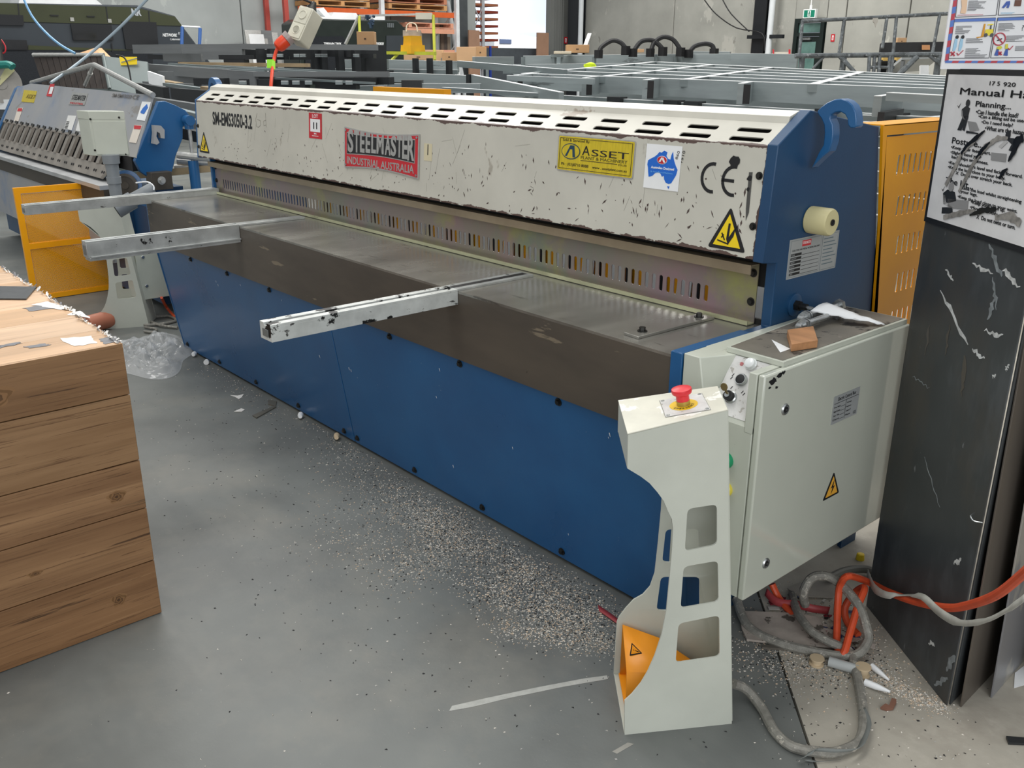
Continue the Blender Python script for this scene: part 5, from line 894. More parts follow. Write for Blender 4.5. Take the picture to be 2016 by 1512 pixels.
fsign(((282, 201), (299, 202), (287, 239), (271, 237)), P_wht, 'white sticker with blue map', 'map_sticker'); fsign(((267, 247), (282, 248), (270, 283), (256, 281)), flat('dcd3c6'), 'white notice with a red heading', 'notice'); fsign(((37, 213), (47, 213), (37, 241), (29, 239)), flat('dcd3c6'), 'small white notice', 'notice'); fsign(((136, 228), (152, 229), (143, 257), (128, 255)), flat('dcdcd8'), 'white rating plate', 'rating_plate'); fsign(((157, 236), (162, 236), (160, 260), (151, 258)), flat('dcdcd8'), None, 'notice')
mb = MB()
def fl(s, x, y, hpx, wpx, m=P_blk): a = FBt.px(x, y); b = FBt.px(x+wpx, y+wpx*.07); h = FBt.px(x, y-hpx)[1]-a[1]; mb.text(FBt, s, a[0], a[1], h, b[0]-a[0], m, c=.0085, bold=.01)
def fpz(pts, m, c=.0085): mb.poly(FBt, [FBt.px(x, y) for x, y in pts], m, c=c)
fl('SM-EMF3020', 222, 192, 7, 38, flat('66635f')); fl('CE', 262, 196, 8, 12, flat('66635f')); fl('STEELMASTER', 143, 197, 10, 26); fl('ASSET', 53, 194, 8, 17, flat('6b5a1c')); fpz(((102, 172), (108, 172), (104, 186), (98, 186)), P_wht)
fpz(((284, 214), (292, 206), (294, 213), (286, 226), (280, 224), (279, 222)), flat('2c6cc0')); fpz(((267, 248), (281, 249), (279, 256), (266, 255)), P_red); fpz(((38, 214), (46, 214), (45, 220), (36, 220)), P_red); 
for i in range(5): fpz(((133.5-i*.9, 240+i*3), (139-i*.9, 240.4+i*3), (138.6-i*.9, 242+i*3), (133-i*.9, 241.5+i*3)), P_blk)
fl('INDUSTRIAL', 140, 205, 3.5, 26, P_red); mb.build('sign_markings', FO)
# end gear at the folder's right end
mb = MB(); b0 = xP(300, 340, -.93); mb.box(-1.02, -.93, .372, .495, .70, .803, M_fd); bk = mb.build('bearing_block', FO, bevel=.002); bolt((-.929, .43, .755), (1, 0, 0), bk, .015, .02, M_slv)
h0_ = xP(371, 237, -.96); h1 = xP(380, 316, -.96); h2 = xP(386, 368, -.96)
mb = MB(); mb.cyl(h1, h0_, .011, M_slv); mb.lathe(h0_-V((.03, 0, 0)), (1, 0, 0), [(.03, 0), (.03, .06)], M_blue, n=16); mb.cyl(h0_-V((0, 0, .05)), h0_, .026, M_blue); cy = mb.build('lift_rod', FO); mb = MB(); mb.cyl(h2, h1, .031, M_blue, n=20); mb.cyl(V((h2.x, h2.y, .05)), h2, .031, M_blue, n=20); mb.build('lift_cylinder', FO)
mb = MB(); d0 = dP(247, 365, 5.15); mb.lathe(d0, V((.9, -.4, .1)), [(.066, 0), (.066, .02), (.05, .022), (.055, .012), (.02, .012), (.02, .03)], M_fd, n=28); mb.lathe(d0+V((-.03, .02, 0)), V((.9, -.4, .1)), [(.08, 0), (.08, .02)], M_blue, n=28); mb.build('angle_disc', FO)
mb = MB(); mb.tube([dP(268, 360, 4.8), dP(290, 358, 4.75), dP(302, 366, 4.75), dP(303, 374, 4.75)], .004, P_wht, n=6); mb.build('sensor_wire', FO)
# folder's pedestal, pole box, pipe, cabinet and mesh guard
def pedestal(A, U, label, par_name='pedal_pedestal'):
    U = V(U).normalized(); N = V((U.y, -U.x, 0)); r = T(par_name, label, 'pedestal', tuple(A)); fn = Fr(A, U, (0, 0, 1), N); f_o = A-N*.212; r_o = A+U*.25-N*.128; ff = FrX(V(A), U, N)
    class Sq:
        def __init__(s, f): s.f = f
        def p(s, a, b, c=0.): return s.f.p(a, b*.925, c)
    fn, ff = Sq(fn), Sq(ff)
    for f in (fn, ff): mb = MB(); mb.plate(f, outer if f is fn else outer_far, wins if f is fn else wins_far, .004, M_ped); mb.build('side_plate', r)
    for (a0, z0, a1, z1, nm) in ((-.026, .731, -.024, .658, 'front_plate'), (-.024, .658, .066, .557, 'front_plate'), (.251, 0.004, .1755, .77, 'back_plate'), (-.027, .731, .177, .771, 'top_plate'), (0, .003, .25, .003, 'base_plate')):
        mb = MB(); p = [fn.p(a0, z0), fn.p(a1, z1), ff.p(a1, z1), ff.p(a0, z0)]; nn = (p[1]-p[0]).cross(p[3]-p[0]).normalized(); mb.prism(p, nn*.003, M_ped); mb.build(nm, r)
    return r
pedestal(V((-.655, -.112, 0)), (.41, .91, 0), 'grey-green pedestal with cut-out windows beside the orange mesh guard')
po = dP(223, 345, 4.9); BXs = T('pole_box', 'pale grey steel box on a grey plastic pole in front of the folding machine', 'electrical box', (po.x, po.y, .0))
mb = MB(); M_pg = mat('grey_pvc', '82878a', .45, v=.03); mb.lathe((po.x, po.y, 0), (0, 0, 1), [(.032, .70), (.032, .80), (.037, .80), (.038, .835), (.032, .835), (.034, .90), (.043, .905), (.045, .95)], M_pg, n=20); mb.build('pole', BXs)
bA, bB, bC, bD = [dP(x, y, 4.9) for x, y in ((186, 307), (255, 298), (252, 212), (181, 222))]; wv = (bB-bA); wv.z = 0; wv_n = wv.normalized(); dep = V((-wv_n.y, wv_n.x, 0)); zl = bA.z; zh = bD.z
lft = dP(164, 303, 4.97)
mb = MB(); dv = V((lft.x-bA.x, lft.y-bA.y, 0)); mb.prism([V((bA.x, bA.y, zl)), V((bA.x, bA.y, zh)), V((bB.x, bB.y, zh)), V((bB.x, bB.y, zl))], dv*1.0, M_grn); mb.build('housing', BXs, bevel=.003)
dn = -V((dv.y, -dv.x, 0)).normalized(); dn = dn if dn.dot(EYE-bA) > 0 else -dn
fw = (wv_n.cross(V((0, 0, 1)))).normalized(); fw = fw if fw.dot(EYE-bA) > 0 else -fw
mb = MB(); mb.prism([V((bA.x, bA.y, zh-.03))+fw*.001, V((bA.x, bA.y, zh+.012))+fw*.001, V((bB.x, bB.y, zh+.012))+fw*.001, V((bB.x, bB.y, zh-.03))+fw*.001], dv*1.02+fw*.004, M_grn); mb.build('lid', BXs, bevel=.002)
mb = MB(); FXb = Fr(V((bA.x, bA.y, zl)), wv_n, (0, 0, 1), fw); mb.rect(FXb, .015, wv.length-.004, .008, zh-zl-.04, M_grn, c=.001, t=.004); mb.build('cover_plate', BXs, bevel=.001)
for a, b in ((.008, .03), (.008, .19), (wv.length-.02, .01), (wv.length-.03, zh-zl-.02)): bolt(FXb.p(a, b, .003), fw, BXs, .0035, .003)
mb = MB(); e0_ = dP(228, 412, 4.8); e1_ = dP(252, 399, 4.82); e2_ = dP(285, 383, 4.82); mb.lathe(e0_, e1_-e0_, [(.046, 0), (.05, .0), (.046, .1), (.036, .1), (.036, .22)], M_pg, n=22); mb.lathe(e0_-(e1_-e0_).normalized()*.0015, e1_-e0_, [(.044, 0), (.044, .003)], M_blk, n=22); mb.thing('conduit_elbow', 'open-ended grey pipe fitting next to the shear table corner', 'pipe')
cb = T('electrical_cabinet', 'pale grey electrical cabinet with two round locks behind the shear corner', 'cabinet', (-.7, .2, .13))
mb = MB(); mb.box(-.78, -.612, .108, .35, .14, .47, M_cream); mb.build('body', cb, bevel=.003); mb = MB(); mb.box(-.612, -.6, .11, .35, .142, .468, M_grn); mb.build('door', cb, bevel=.002); mb = MB(); mb.box(-.80, -.6, .09, .36, .47, .482, M_cream); mb.build('top', cb, bevel=.002)
for z in (.385, .22):
    mb = MB(); mb.lathe((-.601, .15, z), (1, 0, 0), [(.01, 0), (.01, .005), (.007, .007)], M_steel, n=14); mb.build('lock', cb)
mb = MB(); s0_ = yP(249, 494, .108); mb.box(s0_.x-.03, s0_.x+.03, .10, .108, s0_.z-.04, s0_.z+.035, P_yel); mb.lathe((s0_.x, .1, s0_.z), (0, -1, 0), [(.02, 0), (.018, .02)], P_red, n=14); mb.build('isolator_switch', cb, label='red and yellow isolator switch')
mb = MB(); mb.box(-.62, -.42, .30, .36, .49, .62, M_blued); mb.thing('blue_gearbox', 'small blue housing above the pale cabinet behind the shear', 'housing', bevel=.004)
mb = MB(); mb.box(-.40, -.30, .17, .26, .50, .69, M_grn); mb.thing('junction_box', 'small pale grey box fixed beside the left table end', 'box', bevel=.004)
GD = T('mesh_guard', 'orange perforated mesh guard with a cross bar standing in front of the folding machine', 'guard', (-1.58, .05, 0))
FG2 = Fr((-1.58, -.225, .004), (0, 1, 0), (0, 0, 1), (1, 0, 0)); gw, gh = .56, .695
mb = MB(); mb.plate(FG2, [(0, 0), (gw, 0), (gw, gh), (0, gh)], [[(.035, .03), (gw-.03, .03), (gw-.03, .32), (.035, .32)], [(.035, .355), (gw-.03, .355), (gw-.03, gh-.035), (.035, gh-.035)]], .025, M_yel, c=-.0125); mb.build('frame', GD, bevel=.0015)
for k, (b0_, b1_) in enumerate(((.028, .322), (.353, gh-.033))):
    mb = MB(); sp_c = .0078; vs = []; fs = []; ny_ = int((b1_-b0_)/(sp_c*.866)); nx_ = int((gw-.065)/sp_c); r_h = .0022; i0 = 0
    for j in range(ny_):
        for i in range(nx_):
            cx = .034+(i+.5+(.5 if j % 2 else 0))*sp_c; cz = b0_+(j+.5)*sp_c*.866
            hw, hh = sp_c/2, sp_c*.433; o_ = [(-hw, -hh), (hw, -hh), (hw, hh), (-hw, hh)]; inn = [(-r_h*.8, -r_h*.8), (r_h*.8, -r_h*.8), (r_h*.8, r_h*.8), (-r_h*.8, r_h*.8)]
            base = len(vs); vs += [FG2.p(cx+a, cz+b, -.004) for a, b in o_]+[FG2.p(cx+a, cz+b, -.004) for a, b in inn]
            for q in range(4): fs.append((base+q, base+(q+1) % 4, base+4+(q+1) % 4, base+4+q))
    mb.add(vs, fs, M_yel); mb.build('perforated_sheet', GD, kind='stuff', recalc=False)
mb = MB(); mb.tube([zP(250, 630, .01), zP(290, 640, .01), zP(345, 632, .01), zP(330, 622, .01), zP(290, 628, .01), zP(315, 640, .015), zP(350, 645, .01)], .008, M_con, n=8); mb.tube([zP(285, 644, .01), zP(308, 648, .01), zP(300, 654, .01), zP(284, 652, .01)], .007, M_con); mb.thing('cable_coil', 'coiled grey cable on the floor left of the blue panel corner', 'cable')
mb = MB(); mb.tube([zP(318, 586, .15), zP(328, 605, .06), zP(345, 625, .012)], .008, M_org); mb.thing('air_hose', 'thin orange hose dropping behind the left end of the blue panel', 'hose')
mb = MB(); a = zP(170, 640, .05); b = zP(215, 628, .05); mb.cyl(a, b, .05, mat('terracotta_pipe', 'b9745a', .5)); mb.thing('orange_pipe', 'short terracotta coloured pipe behind the crate edge', 'pipe')
mb = MB(); mb.box(-.9, -.2, .5, .9, .0, .60, mat('grey_cover_box', '8b8b87', .5)); mb.thing('low_enclosure', 'low grey steel cover between the folder and the shear', 'cover', bevel=.004)
mb = MB(); p = dP(270, 352, 5.6); q = dP(416, 338, 5.6); mb.obox(p, q-p, (0, .09, 0), (0, 0, .04), mat('pale_pallet_timber', 'b09a76', .7)); mb.thing('timber_length', 'pale timber length lying behind the blue lift cylinder', 'timber')
for i, (x0, y0, x1, y1) in enumerate(((350, 305, 415, 312), (350, 318, 420, 322), (345, 330, 405, 328))):
    mb = MB(); mb.cyl(dP(x0, y0, 5.5+.1*i), dP(x1, y1, 5.5+.1*i), .022, M_slv, n=10); mb.thing('steel_tube', ['top', 'middle', 'bottom'][i]+' one of three grey tubes lying behind the blue lift cylinder', 'tube')
# cut-off saw at the left edge
SW = T('cutoff_saw', 'metal cut-off saw with a grinding disc and teal guard at the left edge', 'saw', tuple(dP(5, 250, 8.7)))
c_ = dP(3, 165, 8.6); ax = (EYE-c_).normalized()
mb = MB(); mb.lathe(c_, ax, [(.175, 0), (.175, .004), (.05, .005), (.05, .012), (.02, .013)], mat('grinding_disc', '9a9690', .5), n=40); mb.build('disc', SW)
mb = MB(); r_ = V((RT.x, RT.y, RT.z)); u_ = V((UP.x, UP.y, UP.z)); pts = [c_+ax*.008+(r_*math.cos(t)+u_*math.sin(t))*.18 for t in [math.radians(45+10*i) for i in range(19)]]; mb.prism(pts, ax*.02, mat('cream_saw_guard', 'c9c596', .5)); mb.build('disc_guard', SW)
mb = MB(); mb.tube([dP(-20, 130, 8.5), dP(15, 127, 8.5), dP(25, 132, 8.5)], .035, mat('teal_casting', '1c7a70', .4)); mb.build('motor_guard', SW); mb = MB(); mb.tube([dP(3, 125, 8.55), dP(0, 100, 8.55), dP(-2, 75, 8.55)], .02, M_bolt); mb.build('handle_arm', SW)
mb = MB(); mb.tube([dP(0, 75, 8.6), dP(10, 90, 8.6), dP(10, 102, 8.6), dP(2, 106, 8.6)], .006, P_red); mb.build('cable', SW)
mb = MB(); mb.obox(dP(-30, 215, 8.7), V((.3, .25, 0)), V((-.2, .2, 0)), (0, 0, .09), P_wht); mb.build('base', SW); mb = MB(); mb.obox(V(dP(-10, 222, 8.9))-V((0, 0, .9)), V((.3, .25, 0)), V((-.2, .2, 0)), (0, 0, .85), M_col); mb.build('stand', SW)
# ------------------------------------------------------------------ mid-ground: chassis stacks, outlet box, bin
M_gal = mat('galvanised_beam', '8d9697', .42, .25, v=.1, vs=2.5, st=(.4, .4, 3), chips=[('6c7374', 3, .64, (.4, .4, 2)), ('7a6a5a', 5, .73, (1, 1, 1))]); M_gald = mat('dark_galvanised_beam', '7c8687', .42, .25, v=.1, vs=2.5, st=(.4, .4, 3)); M_gt = mat('top_flange_glare', 'eef1f1', .35, .0, v=.05)  # white beam tops have the skylight glare painted into their colour
M_dc = mat('dark_painted_chassis', '727576', .4, .1, v=.08, vs=3, st=(.4, .4, 3)); M_dc2 = mat('black_chassis', '2b2d2f', .4, .2)
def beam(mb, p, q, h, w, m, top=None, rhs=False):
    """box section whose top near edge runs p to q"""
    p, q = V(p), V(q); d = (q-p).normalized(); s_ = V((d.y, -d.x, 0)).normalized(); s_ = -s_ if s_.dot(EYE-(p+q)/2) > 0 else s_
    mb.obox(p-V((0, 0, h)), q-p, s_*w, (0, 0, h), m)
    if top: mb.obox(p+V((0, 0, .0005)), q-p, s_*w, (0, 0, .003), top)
CH = T('ladder_chassis', 'large galvanised ladder-like chassis frame on top of the stack behind the shear', 'chassis frame', (dP(1450, 200, 8).x, dP(1450, 200, 8).y, .9))
nL, nR = dP(1037, 145, 9.6), dP(1900, 177, 6.3); fL, fR = dP(1292, 122, 12.0), dP(1900, 152, 8.3)
def bil(u, v): return (nL.lerp(nR, u)).lerp(fL.lerp(fR, u), v)
for v_ in (0, .2, .4, .6, .8, 1.0):
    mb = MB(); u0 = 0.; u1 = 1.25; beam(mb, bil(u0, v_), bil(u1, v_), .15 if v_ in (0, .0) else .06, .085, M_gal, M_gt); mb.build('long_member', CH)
for u_ in (0.0, .25, .47, .75, 1.0):
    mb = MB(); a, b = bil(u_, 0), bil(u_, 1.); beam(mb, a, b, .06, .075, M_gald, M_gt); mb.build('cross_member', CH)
for u_, dx in ((0.02, 0), (.235, 0), (.40, 0), (.62, 0)):
    a = bil(u_, 0); out = (a-bil(u_, .2)).normalized()*.28; mb = MB(); beam(mb, a+out, a, .16, .05, M_gal, M_gt); mb.obox(a+out-V((0, 0, .155)), -out.normalized()*-.003, V((.045, .03, 0)), (0, 0, .15), M_blk); mb.build('outrigger', CH)
mb = MB(); beam(mb, bil(.0, -.12), bil(.27, -.14), .05, .03, M_gal, M_gt); mb.build('edge_rail', CH)
C2 = T('ladder_chassis', 'lower galvanised chassis frame directly under the large ladder-like frame', 'chassis frame', (dP(1450, 230, 7.6).x, dP(1450, 230, 7.6).y, .6))
for dv, dz, h, m in ((-.03, -.19, .15, M_gald), (.3, -.20, .12, M_gal), (.6, -.2, .1, M_gald)):
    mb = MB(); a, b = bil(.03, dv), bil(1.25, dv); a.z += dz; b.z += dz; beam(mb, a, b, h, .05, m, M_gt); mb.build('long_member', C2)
for u_ in (.3, .45, .5, .78, .9):
    mb = MB(); a = bil(u_, -.04); mb.box(a.x-.1, a.x+.06, a.y-.03, a.y+.08, a.z-.33, a.z-.17, M_dc2); mb.build('bracket', C2)
for k in range(4):
    C3 = T('ladder_chassis', ['galvanised frame third from the top in the stack behind the shear', 'galvanised frame fourth from the top in the stack behind the shear', 'galvanised frame fifth from the top in the stack behind the shear', 'lowest galvanised frame in the stack behind the shear'][k], 'chassis frame', (dP(1450, 230, 7.6).x, dP(1450, 230, 7.6).y, .1))
    for dv in (-.3+.05*k, 0, .35, .7):
        mb = MB(); a, b = bil(-.02, dv), bil(1.3, dv); z = -.36-.17*k; a.z += z; b.z += z; beam(mb, a, b, .1, .05, M_gal if k % 2 else M_gald, M_gt); mb.build('long_member', C3)
    for u_ in (.1, .4, .7, 1.):
        mb = MB(); a, b = bil(u_, -.3), bil(u_, .9); a.z -= .37+.17*k; b.z -= .37+.17*k; beam(mb, a, b, .06, .05, M_gald, M_gt); mb.build('cross_member', C3)
S3 = T('drawbar', 'galvanised chassis end with an upright socket right of the blue hook', 'chassis end', (dP(1760, 230, 5.6).x, dP(1760, 230, 5.6).y, 1.05))
mb = MB(); a = dP(1745, 183, 5.5); b = dP(1880, 190, 5.2); beam(mb, a, b, .045, .08, M_gal, M_gt); mb.build('rail', S3)
mb = MB(); c = dP(1737, 190, 5.55); d = dP(1780, 184, 5.85); beam(mb, c, d, .12, .05, M_gal, M_gt); mb.build('socket', S3); mb = MB(); beam(mb, dP(1742, 221, 5.5), dP(1780, 214, 5.8), .09, .04, M_dc2); mb.build('socket_bracket', S3)
for i, (x0, y0, t0, x1, y1, t1) in enumerate(((1690, 227, 5.9, 1890, 232, 5.4), (1700, 243, 5.6, 1890, 226, 6.2), (1695, 240, 5.6, 1800, 247, 5.3))):
    mb = MB(); beam(mb, dP(x0, y0, t0), dP(x1, y1, t1), .03, .03, M_gald, M_gt); mb.build('rail', S3)
# far galvanised beams on trestles
G1 = T('galvanised_chassis', 'long galvanised chassis beams with black mudguard loops along the back', 'chassis', (dP(1200, 130, 13).x, dP(1200, 130, 13).y, .6))
for x0, y0, t0, x1, y1, t1, h in ((1030, 110, 14.5, 1290, 107, 13, .20), (1290, 107, 13.1, 1480, 106, 12.4, .16), (935, 112, 13.5, 1012, 112, 14, .12), (1440, 105, 12.3, 1570, 107, 11.8, .2), (1010, 127, 13, 1350, 124, 12.5, .14), (1350, 101, 13.5, 1437, 102, 13.2, .05)):
    mb = MB(); beam(mb, dP(x0, y0, t0), dP(x1, y1, t1), h, .06, M_gal, M_gt); mb.build('beam', G1)
for x in (1030, 1100, 1170, 1292, 1330, 1400, 1480):
    mb = MB(); p = dP(x, 112, 12.9); mb.cyl(p, p-V((0, 0, p.z)), .03, M_gald, n=8); mb.build('trestle_leg', G1)
for i, (pts, lb) in enumerate((((1180, 103), (1185, 92), (1205, 80), (1222, 84), (1232, 95)), ((1245, 100), (1262, 82), (1283, 79), (1297, 88), (1305, 97)), ((1282, 100), (1288, 84), (1305, 73), (1325, 78), (1340, 98)), ((1358, 102), (1368, 91), (1388, 86), (1402, 90), (1406, 100)))[k] and (p_, l_) for k, (p_, l_) in enumerate(((((1180, 103), (1185, 92), (1205, 80), (1222, 84), (1232, 95)), 'leftmost black mudguard loop on the far chassis beam'), (((1248, 100), (1262, 82), (1283, 79), (1297, 88), (1305, 97)), 'second black mudguard loop from the left on the far beam'), (((1282, 100), (1288, 84), (1305, 73), (1325, 78), (1340, 98)), 'tallest black mudguard loop, behind the second one'), (((1358, 102), (1368, 91), (1388, 86), (1402, 90), (1406, 100)), 'rightmost and lowest black mudguard loop on the far beam')))):
    pts, lb = (pts, lb); mb = MB(); P = [dP(x, y, 12.8) for x, y in pts]; mb.tube(P, .032, M_blk, n=8, smooth=5)
    for k in range(10):
        q = P[0].lerp(P[-1], 0); a_ = P[min(len(P)-1, k*len(P)//10)]
    mb.box(P[0].x-.06, P[0].x+.03, P[0].y-.04, P[0].y+.04, P[0].z-.08, P[0].z+.03, M_blk); mb.box(P[-1].x-.05, P[-1].x+.05, P[-1].y-.04, P[-1].y+.04, P[-1].z-.09, P[-1].z+.03, M_blk); mb.thing('mudguard_loop', lb, 'mudguard', 'black loops on the far chassis beam')
mb = MB(); mb.tube([dP(1150, 131, 11), dP(1160, 126, 11), dP(1168, 127, 11), dP(1172, 133, 11)], .02, flat('cfe81e')); mb.box(*[v for ax_ in zip(dP(1150, 134, 11), dP(1172, 126, 10.95)) for v in sorted(ax_)], flat('cfe81e')); mb.thing('hi_vis_strap', 'bright lime strap bundle on the chassis beam', 'strap')
G2 = T('galvanised_chassis', 'galvanised chassis parts crossing in the middle distance left of the ladder frame', 'chassis', (dP(900, 150, 10).x, dP(900, 150, 10).y, .5))
for x0, y0, t0, x1, y1, t1, h in ((665, 118, 12.5, 765, 117, 12.3, .11), (765, 118, 12, 900, 121, 11.5, .13), (900, 120, 11, 1110, 137, 9.5, .07), (765, 143, 10.5, 920, 149, 10, .1), (925, 147, 10, 1100, 182, 8, .14), (765, 165, 9.5, 945, 165, 9.3, .09), (700, 163, 9.6, 800, 168, 9.5, .07), (660, 135, 12, 900, 138, 11.5, .05), (640, 172, 9.4, 760, 168, 9.3, .06), (870, 172, 9, 1060, 184, 8.4, .03), (990, 135, 11.5, 1160, 137, 11, .06)):
    mb = MB(); beam(mb, dP(x0, y0, t0), dP(x1, y1, t1), h, .05, M_gal if h > .08 else M_gald, M_gt); mb.build('beam', G2)
for x, y, t in ((818, 118, 11.6), (846, 118, 11.5), (884, 122, 11.4), (925, 150, 10), (725, 165, 9.7), (768, 142, 10.6)):
    mb = MB(); p = dP(x, y, t); mb.box(p.x-.03, p.x+.03, p.y-.03, p.y+.03, p.z-.35, p.z+.02, M_dc2); mb.build('upright', G2)
mb = MB(); beam(mb, dP(790, 158, 9.4), dP(830, 158, 9.4), .1, .2, M_dc2); mb.build('beam', G2)
# dark painted chassis stack on the left
D1 = T('dark_chassis', 'upper dark grey chassis in the stack behind the shear and folder', 'chassis', (dP(500, 130, 11).x, dP(500, 130, 11).y, .9))
for x0, y0, t0, x1, y1, t1, h, m in ((260, 88, 12, 356, 87, 11.5, .11, M_dc), (356, 87, 11.4, 397, 87, 11.3, .11, M_dc), (397, 87, 11.2, 475, 86, 11, .18, M_dc), (475, 86, 11, 740, 88, 10.5, .062, M_dc), (475, 97, 11.3, 700, 100, 10.9, .07, M_dc2), (320, 105, 12, 395, 105, 11.6, .1, M_dc), (290, 107, 12.3, 320, 108, 12.3, .06, M_dc2)):
    mb = MB(); beam(mb, dP(x0, y0, t0), dP(x1, y1, t1), h, .06, m); mb.build('beam', D1)
for x0, x1, y in ((430, 500, 108), (510, 560, 109), (570, 620, 109), (665, 735, 106), (440, 480, 117)):
    mb = MB(); beam(mb, dP(x0, y, 11.1), dP(x1, y, 11), .05, .1, M_dc2); mb.build('axle_part', D1)
for x in (512, 535, 620, 635, 668, 700):
    mb = MB(); p = dP(x, 96, 10.9); mb.box(p.x-.04, p.x+.04, p.y-.04, p.y+.04, p.z-.28, p.z, M_dc2); mb.build('upright', D1)
for x in (525, 545, 578, 590, 620, 632, 695):
    mb = MB(); beam(mb, dP(x, 107, 10.8), dP(x+11, 107, 10.8), .03, .05, M_gal, M_gt); mb.build('clip', D1)
D2 = T('dark_chassis', 'second dark grey chassis just above the cream beam cover', 'chassis', (dP(500, 150, 9.5).x, dP(500, 150, 9.5).y, .6))
for x0, y0, t0, x1, y1, t1, h, m in ((255, 123, 10.5, 342, 130, 9.9, .09, M_dc), (340, 130, 9.8, 450, 137, 9.2, .1, M_dc), (448, 138, 9.2, 500, 141, 9, .13, M_dc), (498, 141, 9, 764, 141, 8.8, .048, M_dc), (300, 126, 10.5, 520, 139, 9.8, .02, M_gald), (330, 124, 10.7, 620, 141, 9.4, .02, M_gald), (420, 128, 10.5, 700, 141, 9.5, .02, M_gald), (310, 140, 10, 440, 145, 9.5, .12, M_dc), (500, 151, 9.2, 740, 153, 9, .07, M_dc2), (540, 152, 9.1, 735, 162, 8.8, .02, M_gald)):
    mb = MB(); beam(mb, dP(x0, y0, t0), dP(x1, y1, t1), h, .05, m); mb.build('beam', D2)
for x0, x1, y in ((380, 440, 154), (470, 530, 156), (540, 600, 160), (620, 700, 161), (725, 765, 152)):
    mb = MB(); beam(mb, dP(x0, y, 9.1), dP(x1, y, 9.0), .07, .1, M_dc2); mb.build('axle_part', D2)
for x in (553, 575, 600, 660, 680, 470):
    mb = MB(); beam(mb, dP(x, 160, 8.7), dP(x+13, 160, 8.7), .03, .04, M_gal, M_gt); mb.build('clip', D2)
D3 = T('dark_chassis', 'lowest black chassis frames left of the shear end, on timber bearers', 'chassis', (dP(330, 190, 8.5).x, dP(330, 190, 8.5).y, .3))
for x0, y0, t0, x1, y1, t1, h, m in ((265, 163, 9, 320, 172, 8.6, .12, M_dc2), (320, 163, 9.2, 410, 175, 8.4, .03, M_gald), (335, 173, 8.5, 400, 178, 8.2, .17, M_dc2), (280, 160, 9.6, 420, 168, 9, .03, M_dc), (300, 192, 8, 385, 205, 7.6, .06, M_dc), (310, 205, 7.7, 390, 225, 7.2, .05, M_gald), (330, 225, 7.4, 400, 240, 7, .08, M_dc), (345, 250, 7, 400, 262, 6.8, .08, M_dc2)):
    mb = MB(); beam(mb, dP(x0, y0, t0), dP(x1, y1, t1), h, .06, m); mb.build('beam', D3)
for i, (x0, y0, x1, y1, t, h) in enumerate(((350, 122, 605, 125, 10.6, .04), (297, 155, 345, 163, 9.5, .03), (394, 170, 425, 174, 8.5, .03))):
    mb = MB(); beam(mb, dP(x0, y0, t), dP(x1, y1, t-.2), h, .1, mat('bearer_timber', '9a8668', .8, v=.15, vs=4)); mb.thing('timber_bearer', ['long pale timber bearer between the dark chassis layers', 'short timber bearer at the left of the lower dark chassis', 'small timber bearer next to the blue hook at the shear end'][i], 'timber')
mb = MB(); beam(mb, dP(290, 140, 9.3), dP(292+27, 150, 9.3), .12, .05, P_wht); mb.thing('white_bracket', 'white cut-out bracket plate left of the dark chassis stack', 'bracket')
mb = MB(); 
for x in (358, 393): mb.cyl(dP(x, 88, 11.6), dP(x+1, 53 if x < 380 else 56, 11.6), .022, mat('blue_strap_frame', '2c5a9c', .4), n=8)
mb.cyl(dP(358, 52, 11.6), dP(394, 54, 11.6), .012, P_wht, n=8); mb.thing('portable_stand', 'thin frame with blue uprights and a white top bar on the upper dark chassis', 'frame')
# hanging power outlet
PW = T('power_outlet_box', 'beige switched power outlet box tilted on an orange cord above the shear', 'power outlet', tuple(dP(585, 45, 5.6)))
c_ = dP(590, 45, 5.6); ang = math.radians(-24); r2 = RT*math.cos(ang)+UP*math.sin(ang); u2 = -RT*math.sin(ang)+UP*math.cos(ang); n2 = -FW
r3 = (r2*.92+n2*.38).normalized(); n3 = (n2*.92-r2*.38).normalized(); M_be = mat('beige_outlet_plastic', 'cfccba', .45, v=.04)
W2_, H3, D2_ = .11, .215, .11
fr = Fr(c_-r3*W2_/2-u2*H3/2, r3, u2, n3)
mb = MB(); mb.prism([fr.p(a, b, -D2_) for a, b in rrect(0, W2_, 0, H3, .01)], fr.n*D2_, M_be); mb.build('housing', PW, bevel=.003)
mb = MB(); mb.rect(fr, .008, W2_-.008, .01, H3*.46, M_be, c=.0, t=.006); mb.rect(fr, .008, W2_-.008, H3*.5, H3-.01, M_be, c=.0, t=.004); mb.build('face_plate', PW, bevel=.002)
for b in (.06, .16):
    mb = MB(); mb.lathe(fr.p(W2_*.5, b, .005), fr.n, [(.03, 0), (.028, .004), (.024, .004), (.022, .001)], M_be, n=24); mb.build('dial_ring', PW)
pb_ = fr.p(-.005, .02, -.05); M_op = mat('orange_plug', 'e8471f', .35)
mb = MB(); dd = (dP(575, 68, 5.6)-dP(548, 92, 5.6)).normalized(); pl0 = dP(547, 93, 5.6); mb.lathe(pl0, dd, [(.018, -.01), (.034, 0), (.04, .02), (.04, .065), (.03, .07)], M_op, n=18); mb.lathe(pl0, dd, [(.042, .068), (.044, .10)], mat('clear_plug_ring', 'b5a8a4', .2, alpha=.7), n=18); mb.build('plug', PW, label='orange plug')
mb = MB(); mb.lathe(fr.p(.05, H3, -.05), u2, [(.03, 0), (.035, .01), (.02, .04), (.012, .06)], M_bolt, n=14); mb.build('gland', PW)
mb = MB(); top_ = fr.p(.05, H3+.05, -.05); mb.tube([top_, dP(566, -30, 5.6), dP(560, -160, 5.6)], .008, M_blk, n=6); mb.build('suspension_cable', PW)
